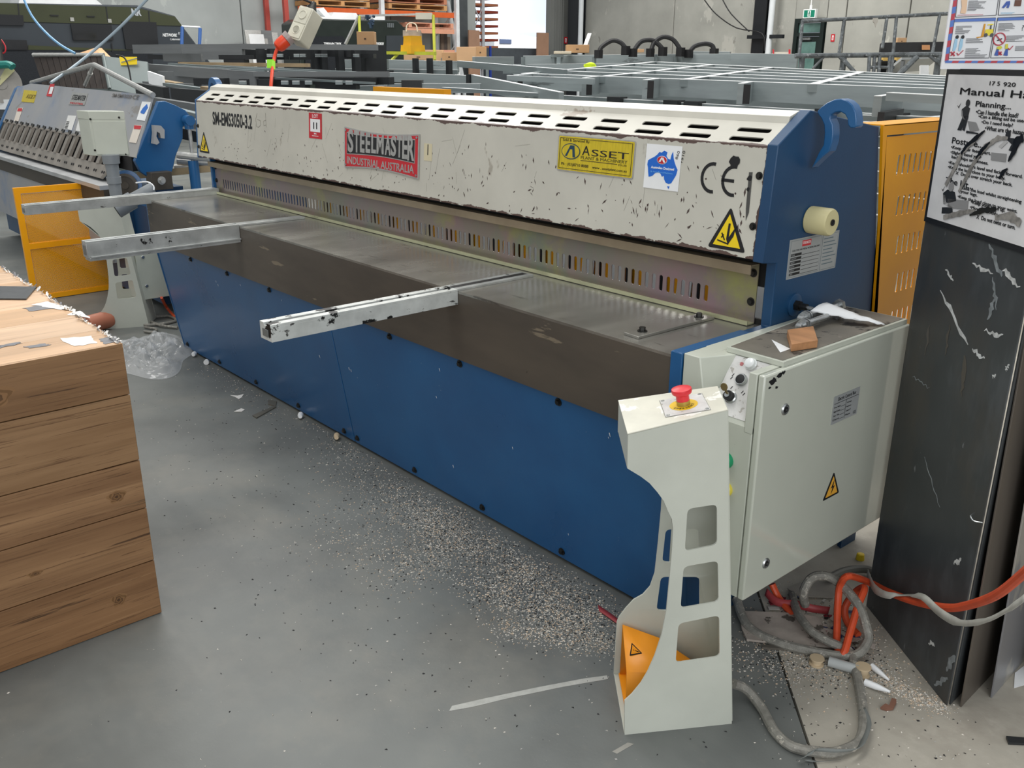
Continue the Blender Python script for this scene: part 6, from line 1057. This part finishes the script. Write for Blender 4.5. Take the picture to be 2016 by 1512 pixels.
mb = MB(); mb.tube([pl0, dP(541, 110, 5.6), dP(536, 140, 5.55), dP(533, 175, 5.5), dP(531, 230, 5.5), dP(528, 330, 5.5)], .0105, M_op, n=8); mb.build('power_cord', PW, label='orange cord')
mb = MB(); tg = dP(534, 126, 5.56); mb.obox(tg-RT*.025-UP*.025, RT*.042, UP*.052, -FW*.004, flat('8fdc2a', .5)); mb.obox(tg+RT*.005-UP*.035, RT*.02, UP*.052, -FW*.006, flat('a5e83c', .5)); mb.thing('test_tag', 'lime green test tag wrapped on the orange cord', 'tag')
# tipping bin with timber inside
BN_ = T('tipping_bin', 'grey steel tipping bin full of dark offcuts behind the folding machine', 'bin', (dP(150, 170, 10.5).x, dP(150, 170, 10.5).y, 0))
t1 = 10.2; a, b, c, d = dP(66, 113, t1), dP(203, 110, t1-.2), dP(216, 175, t1-.4), dP(85, 172, t1-.1)
bk_ = V((-.75, .6, 0))
mb = MB(); M_ti = mat('dark_rough_timber', '2d2622', .8, v=.25, vs=3, st=(6, 6, .6))
k = 11
for i in range(k):
    p0 = a.lerp(b, i/k); p1 = a.lerp(b, (i+.92)/k); q0 = d.lerp(c, i/k); q1 = d.lerp(c, (i+.92)/k)
    m2 = MB(); m2.prism([p0, p1, q1, q0], bk_*.04, M_ti); m2.build('timber_slat', BN_)
mb = MB(); M_bg = mat('galvanised_bin', '5f6968', .5, .2, v=.08, vs=2); e = dP(290, 122, t1-.2); f_ = dP(295, 190, t1-.4); mb.prism([b, e, f_, c], bk_*.03, M_bg); mb.prism([V((d.x, d.y, 0)), V((c.x, c.y, 0)), c, d], bk_*.05, M_bg); mb.prism([V((c.x, c.y, 0)), V((f_.x, f_.y, 0)), f_, c], bk_*.03, M_bg); mb.build('bin_wall', BN_)
mb = MB(); mb.cyl(dP(65, 108, t1), dP(205, 108, t1-.2), .022, M_slv, n=8); mb.cyl(b, c, .02, M_bg, n=8); mb.build('rim', BN_)
mb = MB(); mb.prism([dP(235, 112, t1-.25), dP(270, 112, t1-.25), dP(270, 127, t1-.25), dP(238, 129, t1-.25)], FW*-.004, P_yel); mb.prism([dP(239, 122, t1-.27), dP(270, 114, t1-.27), dP(270, 116, t1-.27), dP(239, 124, t1-.27)], FW*-.004, flat('77807c')); mb.build('yellow_label', BN_)
mb = MB(); mb.prism([dP(145, 108, t1), dP(187, 94, t1), dP(192, 101, t1), dP(205, 112, t1-.2), dP(150, 110, t1)], bk_*.2, mat('raw_ply', 'c99f77', .7)); mb.thing('plywood_offcut', 'pale plywood offcut sticking up out of the steel bin', 'offcut')
mb = MB(); mb.tube([dP(44, -8, 9), dP(62, 30, 9), dP(88, 62, 9), dP(118, 88, 9), dP(148, 105, 9)], .012, flat('6fa0c8', .4), n=6); mb.thing('air_line', 'light blue air line hanging down at the upper left', 'hose')
mb = MB(); mb.tube([dP(292, -4, 7), dP(240, 50, 7), dP(190, 95, 7), dP(140, 135, 6.8), dP(100, 163, 6.6)], .011, mat('pale_blue_grey_line', '93a3ad', .4), n=8); mb.thing('air_line', 'grey diagonal air line reaching down to the folding machine', 'hose')
mb = MB(); mb.tube([dP(228, 109, 9.5), dP(243, 112, 9.5), dP(252, 128, 9.5), dP(258, 160, 9.5)], .009, M_blk, n=6); mb.thing('cable', 'thin black cable drooping at the end of the steel bin', 'cable')
# ------------------------------------------------------------------ background: caravans, racking, boxes, platform
def side_body(name, label, Xs, sil, depth, m, loc):
    r = T(name, label, 'caravan', loc); mb = MB(); mb.prism([(Xs, y, z) for y, z in sil], (-depth, 0, 0), m); mb.build('body', r, bevel=.02); return r
M_cb_ = mat('black_caravan_panel', '30363c', .35, v=.05, vs=1, coat=.2); M_cg = mat('olive_caravan_stripe', '363a22', .3, v=.08, vs=1, coat=.3); M_cd = mat('dark_caravan_green', '16201d', .35, v=.05, coat=.2)
M_ct = mat('black_tread_plate', '1c2026', .45, .3, v=.2, vs=60, bump=.5, bs=90); M_win = mat('black_window', '08090b', .08, spec=.8)
X1 = -13.; c1 = side_body('caravan', 'large black and olive green caravan at the upper left', X1, [(-1.0, .45), (-1.0, 2.25), (2.6, 2.30), (4.83, 2.345), (5.49, 2.19), (6.35, 1.0), (6.2, .45)], 2.3, M_cb_, (X1-1, 2.5, 0))
F1 = Fr((X1, 0, 0), (0, 1, 0), (0, 0, 1), (1, 0, 0))
def P1(*pts): return [F1.px(x, y) for x, y in pts]
def on1(name, m, pts, c=.004, t=.012, label=None, par=None, F=F1):
    mb = MB(); mb.poly(F, [F.px(x, y) for x, y in pts], m, c=c, t=t); return mb.build(name, par or c1, label=label)
on1('upper_stripe', M_cg, ((-40, 5), (0, 6), (266, 15), (344, 33), (358, 51), (240, 48), (46, 43), (-40, 40))); on1('lower_stripe', M_cg, ((55, 89), (258, 98), (258, 100), (55, 98)))
on1('tread_panel', M_ct, ((-40, 98), (300, 103), (300, 165), (-40, 165)))
def win(pts, label, name='window'): return on1(name, M_win, pts, .012, .03, label)
win(((238, 42), (306, 44), (311, 98), (247, 97)), 'big black side window', 'door_window'); w2 = win(((138, 47), (218, 50), (222, 79), (143, 79)), 'long dark side window'); on1('blind', flat('39434a', .4), ((166, 52), (203, 53), (206, 77), (170, 77)), .043, .004, None, w2) if False else None
win(((-40, 27), (44, 30), (46, 50), (-40, 48)), 'awning hatch', 'hatch'); win(((-40, 77), (51, 79), (54, 98), (-40, 98)), 'lower hatch', 'hatch')
for a, b in (((35, 7), (37, 29)), ((208, 13), (212, 42)), ((292, 22), (294, 50)), ((219, 85), (221, 103))): 
    mb = MB(); mb.line(F1, F1.px(*a), F1.px(*b), .02, P_blk, c=.018, t=.003); mb.build('panel_joint', c1)
mb = MB(); q = F1.px(320, 72); mb.text(F1, 'NETWORK', q[0], q[1], .055, .27, P_wht, c=.01, ext=.002, shear=.2, bold=.02); mb.text(F1, 'CARAVANS', q[0]+.13, q[1]-.06, .03, .2, P_wht, c=.01, ext=.002); q = F1.px(352, 71); mb.text(F1, 'RV', q[0]-.02, q[1]+.02, .05, .1, flat('9aa0a4'), c=.01, ext=.002, shear=.3, bold=.03); mb.build('lettering', c1)
mb = MB(); q = F1.px(259, 31); mb.text(F1, 'NR', q[0], q[1], .12, .17, flat('a9aeb4'), c=.02, ext=.002, bold=.05); mb.build('emblem', c1)
for x, y in ((98, 31), (170, 33)): mb = MB(); q = F1.px(x, y); mb.rect(F1, q[0], q[0]+.13, q[1], q[1]+.015, P_blk, c=.02, t=.02); mb.build('grab_handle', c1)
for x, y in ((141, 38), (215, 41)): mb = MB(); q = F1.px(x, y); mb.rect(F1, q[0]-.03, q[0]+.03, q[1]-.03, q[1]+.03, flat('9a9a96'), c=.02, t=.01); mb.build('latch', c1)
for y0, y1, lb in ((2.0, 3.6, 'roof air conditioner'),):
    a = F1.px(60, 2); mb = MB(); mb.prism([(X1-.8, a[0], 2.3), (X1-.8, a[0]+.1, 2.55), (X1-.8, a[0]+1.2, 2.55), (X1-.8, a[0]+1.5, 2.3)], (-.6, 0, 0), P_wht); mb.build('air_conditioner', c1)
mb = MB(); s = dP(285, 10, 18.7); F9 = Fr(dP(262, 16, 18.7), (0, 1, 0), (0, 0, 1), (1, 0, 0)); mb.poly(F9, [F9.px(x, y) for x, y in ((264, 13), (268, -6), (300, -4), (307, 21))], P_wht, c=0, t=.03); o = mb.thing('sign_board', 'small white lettered board on the wall above the caravan nose', 'sign'); mb = MB(); q = F9.px(283, 14); mb.text(F9, 'TRULESCO', q[0], q[1], .05, .25, P_blk, c=.032, ext=.002); mb.build('lettering', o)
# second caravan
X2 = -13.0; c2_ = side_body('caravan', 'dark green caravan with a white lettered side below the orange racking', X2, [(xP(584, 60, X2).y, .02), (xP(586, 46, X2).y, xP(586, 46, X2).z), (xP(600, 37, X2).y, xP(600, 37, X2).z), (xP(782, 40, X2).y, xP(782, 40, X2).z), (xP(797, 55, X2).y, xP(797, 55, X2).z), (xP(802, 110, X2).y, .3), (xP(800, 150, X2).y, .02)], .7, M_cd, (X2-.6, 10, 0))
F2 = Fr((X2, 0, 0), (0, 1, 0), (0, 0, 1), (1, 0, 0))
mb = MB(); mb.poly(F2, [F2.px(x, y) for x, y in ((600, 84), (606, 72), (674, 71), (682, 86), (690, 160), (600, 160))], M_ct, c=.005, t=.02); mb.build('tread_panel', c2_)
on1('side_panel', M_cb_, ((760, 70), (800, 70), (800, 100), (760, 100)), .005, .01, None, c2_, F2)
mb = MB(); q = F2.px(636, 88); mb.text(F2, 'TERRAIN TREK', q[0], q[1], .045, .42, P_wht, c=.03, ext=.002, bold=.03); q = F2.px(735, 89); mb.text(F2, 'NETWORKRV', q[0], q[1]-.0, .06, .25, P_wht, c=.03, ext=.002, shear=.25, bold=.02); mb.build('lettering', c2_)
CT = xP(690, 38, X2).z; mb = MB(); q0 = F2.px(625, 36); q1 = F2.px(690, 36); mb.box(X2-.9, X2-.2, q0[0], q1[0], CT, CT+.04, P_wht); mb.build('roof_rail', c2_)
mb = MB(); a = F2.px(664, 36); b = F2.px(725, 36); mb.prism([(X2-.3, a[0], CT), (X2-.3, a[0]+.1, CT+.14), (X2-.3, b[0]-.1, CT+.14), (X2-.3, b[0], CT)], (-.5, 0, 0), P_wht); mb.prism([(X2-.25, F2.px(640, 30)[0], CT+.17), (X2-.25, F2.px(650, 24)[0], CT+.22), (X2-.25, F2.px(668, 36)[0], CT), (X2-.25, F2.px(660, 38)[0], CT-.02)], (-.4, 0, 0), P_wht); mb.build('roof_hatch', c2_); mb = MB(); q = F2.px(745, 39); mb.box(X2-.5, X2-.2, q[0], q[0]+.28, CT, CT+.1, P_wht); mb.build('roof_box', c2_)
mb = MB(); q = F2.px(762, 54)
for i in range(4): mb.rect(F2, q[0]+i*.045, q[0]+i*.045+.03, q[1], q[1]+.09, flat('5a6063'), c=.005, t=.01)
mb.build('vent', c2_)
# pallet racking
XR = -14.75; RK = T('pallet_rack', 'orange and white pallet racking against the left wall', 'racking', (XR, 11.5, 0))
M_ro = mat('orange_rack_beam', 'd9622a', .45, v=.04); M_rp = mat('faded_rack_beam', 'e0a184', .5, v=.04); M_rw = mat('white_rack_upright', 'e2e4e6', .45)
def rk(x0, y0, x1, y1, h, m):
    a, b = xP(x0, y0, XR), xP(x1, y1, XR); mb = MB(); mb.box(XR-.05, XR, a.y, b.y, a.z-h, a.z, m); return mb.build('rack_beam', RK)
rk(588, 12, 895, 26, .12, M_ro); rk(800, 55, 895, 60, .11, M_rp); rk(760, 97, 895, 97, .10, M_rp); rk(560, -35, 895, -20, .12, M_ro)
for x, m in ((562, flat('b0483e', .5)), (751, M_rw), (898, M_rw)):
    q = xP(x, 30, XR+.02); mb = MB(); mb.box(XR, XR+.09, q.y-.05, q.y+.05, 0, 5, m); mb.box(XR-.88, XR-.8, q.y-.05, q.y+.05, 0, 5, m)
    for z in () if x == 562 else (.4, 1.2, 2.0, 2.8, 3.6): mb.obox((XR-.85, q.y-.02, z), (.85, 0, .6), (0, .04, 0), (0, 0, .03), m)
    mb.build('rack_upright', RK)
M_pal = mat('pallet_pine', 'c4935f', .7, v=.1, vs=4); M_pal2 = mat('pallet_pine_pink', 'b97a5c', .7, v=.1, vs=4)
def pallet(y0, z, ln, label, m, X_=XR, dp=.9):
    r = T('pallet', label, 'pallet', (X_-.4, y0+ln/2, z), 'pallets on the racking')
    for i in range(7): mb = MB(); mb.box(X_-dp+.02+i*(dp-.1)/6, X_-dp+.1+i*(dp-.1)/6, y0, y0+ln, z+.10, z+.12, m); mb.build('top_slat', r)
    for k in range(3):
        mb = MB(); yy = y0+k*(ln-.09)/2; mb.box(X_-dp, X_, yy, yy+.09, z+.02, z+.1, m); mb.build('bearer', r)
    mb = MB(); mb.box(X_-.08, X_, y0, y0+ln, z, z+.02, m); mb.build('bottom_slat', r)
    return r
za = xP(640, 12, XR).z
pa = xP(620, 10, XR).y; pb_ = xP(765, 10, XR).y; wd_ = xP(728, 10, XR).y-pa
names = ['lower', 'second', 'upper']
for i in range(3): pallet(pa, za+.01+i*.14, wd_, names[i]+' pine pallet in the left stack on the orange beam', M_pal)
wd_ = xP(880, 10, XR).y-pb_
for i in range(4): pallet(pb_, za+.01+i*.14, wd_, ['lowest', 'second lowest', 'third', 'topmost'][i]+' pinkish pallet in the right stack on the orange beam', M_pal2 if i % 2 else M_pal)
a_ = xP(805, 55, XR); pallet(a_.y, a_.z+.01, xP(893, 58, XR).y-a_.y, 'pale pallet on the middle beam next to the yellow cone base', M_rp)
mb = MB(); pe_ = xP(898, 95, XR-.5); pt_ = xP(880, 3, XR-.5); mb.cyl(pt_, pe_+(pe_-pt_)*((pe_.z-.03)/(pt_.z-pe_.z)), .07, M_pipe, n=12); mb.thing('leaning_pipe', 'pale pipe leaning behind the racking upright', 'pipe')
for i, x in enumerate((868, 874, 880)):
    q = xP(x, 60, XR-.3); mb = MB(); mb.box(XR-.35, XR-.3, q.y, q.y+.1, 1.5, 2.3-.15*i, mat('brown_sheet_%d' % i, ('6b5b4e', '554a44', '8a7a6a')[i], .7)); mb.thing('leaning_board', ['tall brown', 'dark', 'short pale'][i]+' board leaning upright inside the right rack bay', 'board')
# outside rack and caravan, doorway clutter
XO = -18.5; R2 = T('pallet_rack', 'white pallet racking with red shelves outside the open roller door', 'racking', (XO, xP(940, 50, XO).y, 0))
ya, yb = xP(930, 50, XO).y, xP(952, 50, XO).y
for y in (ya, yb): mb = MB(); mb.box(XO-.1, XO, y-.05, y+.05, 0, 6, M_rw); mb.build('rack_upright', R2)
for i in range(14): mb = MB(); z = 1.2+i*.2; mb.box(XO-.8, XO-.02, ya+.05, yb+.6, z, z+.07, flat(('a5452f', 'c77b55')[i % 2], .7)); mb.build('shelf_load', R2)
for i in range(3): mb = MB(); mb.obox((XO-.01, ya, 1.3+i*.9), (0, yb-ya, .8 if i % 2 else -.8), (.02, 0, 0), (0, 0, .05), M_rw); mb.build('brace', R2)
XC = -24.; q0, q1 = xP(974, 80, XC).y, xP(1060, 80, XC).y; zt = xP(1000, 72, XC).z; zb_ = xP(1000, 96, XC).z
oc = T('caravan', 'white caravan parked in the sunlit yard beyond the roller door', 'caravan', (XC-1, (q0+q1)/2, 0)); mb = MB(); mb.prism([(XC, q0, .0), (XC, q0, zt-.1), (XC, q0+.3, zt), (XC, q1-1.5, zt+.12), (XC, q1+.5, zt-.05), (XC, q1+.5, .0)], (-2, 0, 0), P_wht); mb.build('body', oc, bevel=.03); a = xP(983, 77, XC); b = xP(1006, 86, XC); mb = MB(); mb.box(XC, XC+.03, a.y, b.y, b.z, a.z, flat('4f5a73', .2)); mb.build('window', oc)
XD = XW+.3; a = xP(956, 94, XD); b = xP(1057, 110, XD); mb = MB(); mb.box(XD-.1, XD, a.y, b.y, 0, a.z, mat('dark_grey_panel', '4b5157', .5)); mb.thing('low_barrier', 'dark grey barrier panel across the bottom of the open doorway', 'barrier')
mb = MB(); q = xP(965, 95, XD+.02); mb.box(XD, XD+.05, q.y-.02, q.y+.02, 0, q.z+.05, flat('2742a0')); mb.thing('blue_post', 'thin blue post at the left of the dark barrier', 'post')
M_ply = mat('brown_plywood', 'a37f68', .7, v=.06, vs=2)
for x0, x1, y0, y1, lb in ((923, 945, 59, 110, 'upright brown plywood panel left of the roller doorway'), (1058, 1080, 64, 110, 'upright brown plywood panel right of the roller doorway')):
    a = xP(x0, y0, XD+.3); b = xP(x1, y1, XD+.3); mb = MB(); mb.box(XD+.26, XD+.3, a.y, b.y, 0, a.z, M_ply); mb.thing('plywood_sheet', lb, 'panel')
M_bx = mat('cardboard', 'b08a62', .75, v=.05, vs=3); M_bx2 = mat('cardboard_light', 'c39d76', .75, v=.05, vs=3)
def cbox(x0, y0, x1, y1, t, label, m=M_bx, dep=.35, tape=True):
    a = dP(x0, y1, t); b = dP(x1, y1, t); c = dP(x0, y0, t); h = (c-a).length; wv = V((b.x-a.x, b.y-a.y, 0)); dv = V((-wv.y, wv.x, 0)).normalized()*dep; dv = dv if dv.dot(EYE-a) < 0 else -dv
    r = T('cardboard_box', label, 'box', tuple(a+wv/2)); mb = MB(); mb.obox(a, wv, dv, (0, 0, h), m); mb.build('carton', r, bevel=.004)
    if tape: mb = MB(); nn = -dv.normalized(); mb.obox(a+wv*.42+nn*.001+V((0, 0, h*.4)), wv*.12, nn*.002, (0, 0, h*.12), flat('3d2c1e')); mb.build('hand_hole', r)
cbox(899, 94, 936, 120, 15.5, 'large plain cardboard box leaning in front of the racking', M_bx2, tape=False); cbox(935, 93, 957, 113, 16, 'cardboard box with a hand hole right of the large plain one'); cbox(870, 104, 900, 120, 15.8, 'cardboard box with a dark hand hole left of the large plain one'); cbox(835, 100, 872, 120, 16, 'cardboard box half hidden behind the yellow trestle post', M_bx2); cbox(795, 106, 855, 118, 14, 'row of flat cartons under the yellow trestle rail', M_bx2); cbox(703, 64, 737, 88, 11.2, 'brown carton standing on the dark chassis rail near the yellow frame', M_bx, .2)
pb2 = dP(720, 88, 11.25); mb = MB(); mb.box(pb2.x-.15, pb2.x+.15, pb2.y-.1, pb2.y+.2, 0, pb2.z-.004, M_dc2); mb.thing('steel_stand', 'dark stand under the brown carton behind the dark chassis', 'stand')
cbox(1115, 89, 1160, 104, 14, 'cardboard carton with a white label on the far chassis beam', M_bx, .3); cbox(1248, 97, 1268, 103, 14.5, 'small cardboard piece between the mudguard loops', M_bx2, tape=False); cbox(1092, 101, 1125, 106, 13.6, 'flat cream pack lying beside the labelled carton', flat('d8ccb4', .7), tape=False)
mb = MB(); mb.obox(dP(1147, 93, 14.2), RT*.06, FW*.1, (RT*.08+UP*.22), P_wht); mb.thing('white_sheet_stack', 'small stack of white panels leaning on the labelled carton', 'panel')
# yellow trestle with blocks
M_ty = mat('yellow_green_steel', 'b9bd3a', .45, v=.08, vs=6); TR = T('trestle', 'yellow-green steel trestle frame carrying the yellow base and posts', 'frame', (dP(780, 110, 12.3).x, dP(780, 110, 12.3).y, 0)); t = 12.3
mb = MB(); beam(mb, dP(700, 100, t), dP(855, 102, t-.3), .04, .08, M_ty); mb.build('rail', TR)
for x0, y0, x1, y1 in ((707, 32, 710, 100), (853, 30, 856, 118), (725, 104, 738, 120), (785, 104, 770, 120)):
    mb = MB(); mb.cyl(dP(x0, y0, t-.1), dP(x1, y1, t-.1), .02, M_ty, n=8); mb.build('post', TR)
mb = MB(); mb.cyl(dP(706, 33, t-.1), dP(680, 87, t), .022, M_slv, n=8); mb.build('brace', TR); mb = MB(); beam(mb, dP(706, 29, t-.1), dP(828, 26, t-.1), .025, .05, M_slv); mb.build('top_bar', TR)
mb = MB(); beam(mb, dP(818, 25, t-.15), dP(850, 25, t-.15), .08, .1, flat('c9c6b8')); mb.build('top_box', TR)
for i in range(10):
    pass
mb = MB(); random.seed(2)
for i in range(12): p = dP(728+random.uniform(-7, 7), 33+random.uniform(-4, 13), t-.15); mb.tube([p, p+V((random.uniform(-.05, .05), 0, random.uniform(-.08, .02)))], .018, flat('24394e', .8), n=6, smooth=0)
mb.thing('blue_rag', 'dark blue rag tied on the yellow frame top bar', 'rag')
YB = T('cone_block', 'yellow plastic cone base with a grey block on top', 'base', tuple(dP(813, 103, 12.2))); cxy = dP(813, 103, 12.2); M_yb = flat('dca51c', .5)
mb = MB(); mb.lathe(cxy+V((0, 0, -.02)), (0, 0, 1), [(.17, 0), (.16, .11)], M_yb, n=4); mb.lathe(cxy+V((0, 0, .09)), (0, 0, 1), [(.13, 0), (.12, .1), (.125, .115)], M_yb, n=4); mb.build('cone_base', YB)
mb = MB(); mb.obox(dP(793, 72, 12.15), RT*.24, FW*.15, UP*.085, mat('grey_brown_block', '8f8578', .8, v=.15, vs=10)); mb.thing('grey_block', 'grey-brown block with a rope loop on the yellow base', 'block'); mb = MB(); mb.tube([dP(800, 62, 12.1), dP(801, 50, 12.1), dP(809, 45, 12.1), dP(819, 49, 12.1), dP(822, 62, 12.1)], .008, flat('c9bfa8'), n=6); mb.thing('rope_loop', 'pale rope loop standing on the grey-brown block', 'rope')
# framed panels leaning on the left wall
for i, (x0, y0, x1, y1, m, lb) in enumerate(((492, 60, 524, 88, M_slv, 'grey framed panel with white perforated sheet leaning at the left wall'), (524, 60, 534, 90, M_dc, 'narrow dark panel beside the framed white panel'), (536, 64, 546, 90, M_slv, 'narrow pale panel right of the dark one'))):
    q0 = xP(x0, y1, XW+.6); q1 = xP(x1, y0, XW+.4); mb = MB(); mb.prism([(XW+.6, q0.y, q0.z-.9), (XW+.6, q1.y, q0.z-.9), (XW+.4, q1.y, q1.z), (XW+.4, q0.y, q1.z)], (-.04, 0, 0), m); o = mb.thing('leaning_sheet', lb, 'panel')
    if i == 0: mb = MB(); mb.prism([(XW+.61, q0.y+.08, q0.z-.8), (XW+.61, q1.y-.08, q0.z-.8), (XW+.412, q1.y-.08, q1.z-.08), (XW+.412, q0.y+.08, q1.z-.08)], (.003, 0, 0), P_wht); mb.build('white_sheet', o)
# platform with handrails on the right
M_rl = mat('worn_grey_rail', '5d6264', .6, v=.3, vs=14, st=(1, 1, 1), chips=[('8d9293', 20, .62, (1, 1, 1)), ('2e3030', 16, .64, (1, 1, 1))])
HP = T('platform_rails', 'worn grey steel handrail platform in front of the right back wall', 'handrail', (dP(1740, 100, 11).x, dP(1740, 100, 11).y, 0)); t = 11.
def rl(x0, y0, x1, y1, r=.022, tt=t, nm='rail'):
    mb = MB(); mb.cyl(dP(x0, y0, tt), dP(x1, y1, tt), r, M_rl, n=8); mb.build(nm, HP)
rl(1578, 42, 1880, 26); rl(1565, 110, 1880, 107, .03); 
for x0, y0, x1, y1 in ((1580, 42, 1573, 112), (1662, 39, 1651, 110), (1746, 36, 1737, 95), (1765, 34, 1754, 150), (1850, 29, 1835, 108), (1653, 112, 1690, 150), (1657, 112, 1692, 152), (1830, 110, 1852, 128)): rl(x0, y0, x1, y1, .02, nm='post')
rl(1805, 112, 1762, 155, .035, nm='brace'); rl(1622, 112, 1600, 135, .015, nm='brace')
for x in (1712, 1722, 1732, 1752): rl(x, 108, x-3, 160, .022, nm='ladder_rail')
rl(1712, 132, 1760, 133, .018, nm='ladder_rung')
mb = MB(); mb.obox(dP(1733, 103, 11.6), dP(1870, 101, 11.4)-dP(1733, 103, 11.6), FW*.05, (0, 0, .115), mat('black_scratched_board', '1a1b1d', .5, v=.2, vs=20, chips=[('6f7072', 22, .7, (1, 1, 1))])); o = mb.thing('black_board', 'long black scratched board lying on the platform rail', 'board'); mb = MB(); mb.obox(dP(1815, 98, 11.4), RT*.1, FW*.002, UP*.06, flat('c98f5e')); mb.build('chipped_patch', o)
cbox(1766, 75, 1784, 87, 12, 'small cardboard box on top of the long black board', M_bx2, .15, True)
TB = T('work_table', 'grey steel work table with papers under the platform', 'table', (dP(1790, 140, 12).x, dP(1790, 140, 12).y, 0)); mb = MB(); mb.obox(dP(1775, 118, 12), dP(1850, 114, 12)-dP(1775, 118, 12), FW*.5, (0, 0, .04), flat('a8acad')); mb.build('table_top', TB)
for x in (1778, 1845): mb = MB(); p = dP(x, 120, 12.02); mb.box(p.x-.02, p.x+.02, p.y-.02, p.y+.02, 0, p.z, M_dc); mb.build('leg', TB)
mb = MB(); mb.obox(dP(1812, 148, 11.8), RT*.11, FW*.03, UP*.13, P_wht); mb.thing('white_document', 'white paper board hanging below the work table', 'document')
for i, x in enumerate((1738, 1764)): cbox(x, 111, x+12, 120, 12.3, ['left', 'right'][i]+' small yellow carton on the shelf behind the ladder', mat('yellow_carton', 'd8b464', .7), .15, False)
mb = MB(); mb.obox(dP(1731, 121, 12.3), RT*.28, FW*.3, UP*.02, M_dc2); mb.obox(dP(1731, 160, 12.3), RT*.28, FW*.3, UP*.02, M_dc2); mb.obox(dP(1731, 160, 12.6), RT*.28, FW*.02, UP*.27, M_dc2); mb.thing('dark_shelf', 'dark shelf unit behind the ladder under the platform', 'shelf')
mb = MB()
for i in range(8): p = dP(1735+i*2, 157+(i % 3), 12.28); mb.obox(p, RT*.012, FW*.01, UP*.03, flat('cfd0f0'))
mb.thing('small_parts', 'small white parts on the dark shelf', 'parts', kind='stuff')
mb = MB(); p = dP(1723, 40, 10.95); pts = [p+RT*a+UP*b for a, b in ((-.03, .02), (.03, .025), (.03, -.02), (.012, -.05), (.0, -.09), (-.01, -.04), (-.03, -.02))]; mb.prism(pts, -FW*.012, flat('a9a49a', .9)); mb.thing('rag', 'pale rag tied on the upper handrail', 'rag')
mb = MB(); a = dP(1522, 108, 16); mb.obox(a, RT*.28, FW*.2, UP*.05, flat('c9c2b4')); mb.obox(a-RT*.01, RT*.02, -FW*.02, UP*.09, P_red); mb.obox(a+RT*.27, RT*.03, -FW*.02, UP*.09, P_red); mb.thing('barrier_cart', 'low white rack with red ends left of the exit door', 'rack')
# benches that carry the far boxes
for (x0, x1, y, t, lb) in ((868, 960, 114, 15.9, 'steel bench under the cardboard boxes before the racking'), (1085, 1170, 107, 14.0, 'steel bench under the labelled carton on the far side of the chassis'), (1515, 1562, 109, 16.1, 'steel bench under the low white rack with red ends')):
    a = dP(x0, y, t); b = dP(x1, y, t); bt = T('steel_bench', lb, 'bench', ((a.x+b.x)/2, (a.y+b.y)/2, 0)); mb = MB(); wv = V((b.x-a.x, b.y-a.y, 0)); dv = V((-wv.y, wv.x, 0)).normalized()*.6; z = min(a.z, b.z)-.002
    mb.obox((a.x, a.y, z-.04), wv, dv, (0, 0, .04), M_gald); mb.build('bench_top', bt)
    for f in ((.02, .02), (.96, .02), (.02, .9), (.96, .9)): mb = MB(); mb.obox(V((a.x, a.y, 0))+wv*f[0]+dv*f[1], wv.normalized()*.04, dv.normalized()*.04, (0, 0, z-.04), M_gald); mb.build('leg', bt)
for x in (1580, 1662, 1850):
    p = dP(x, 108, 11.); mb = MB(); mb.box(p.x-.025, p.x+.025, p.y-.025, p.y+.025, 0, p.z, M_rl); mb.build('leg', HP)
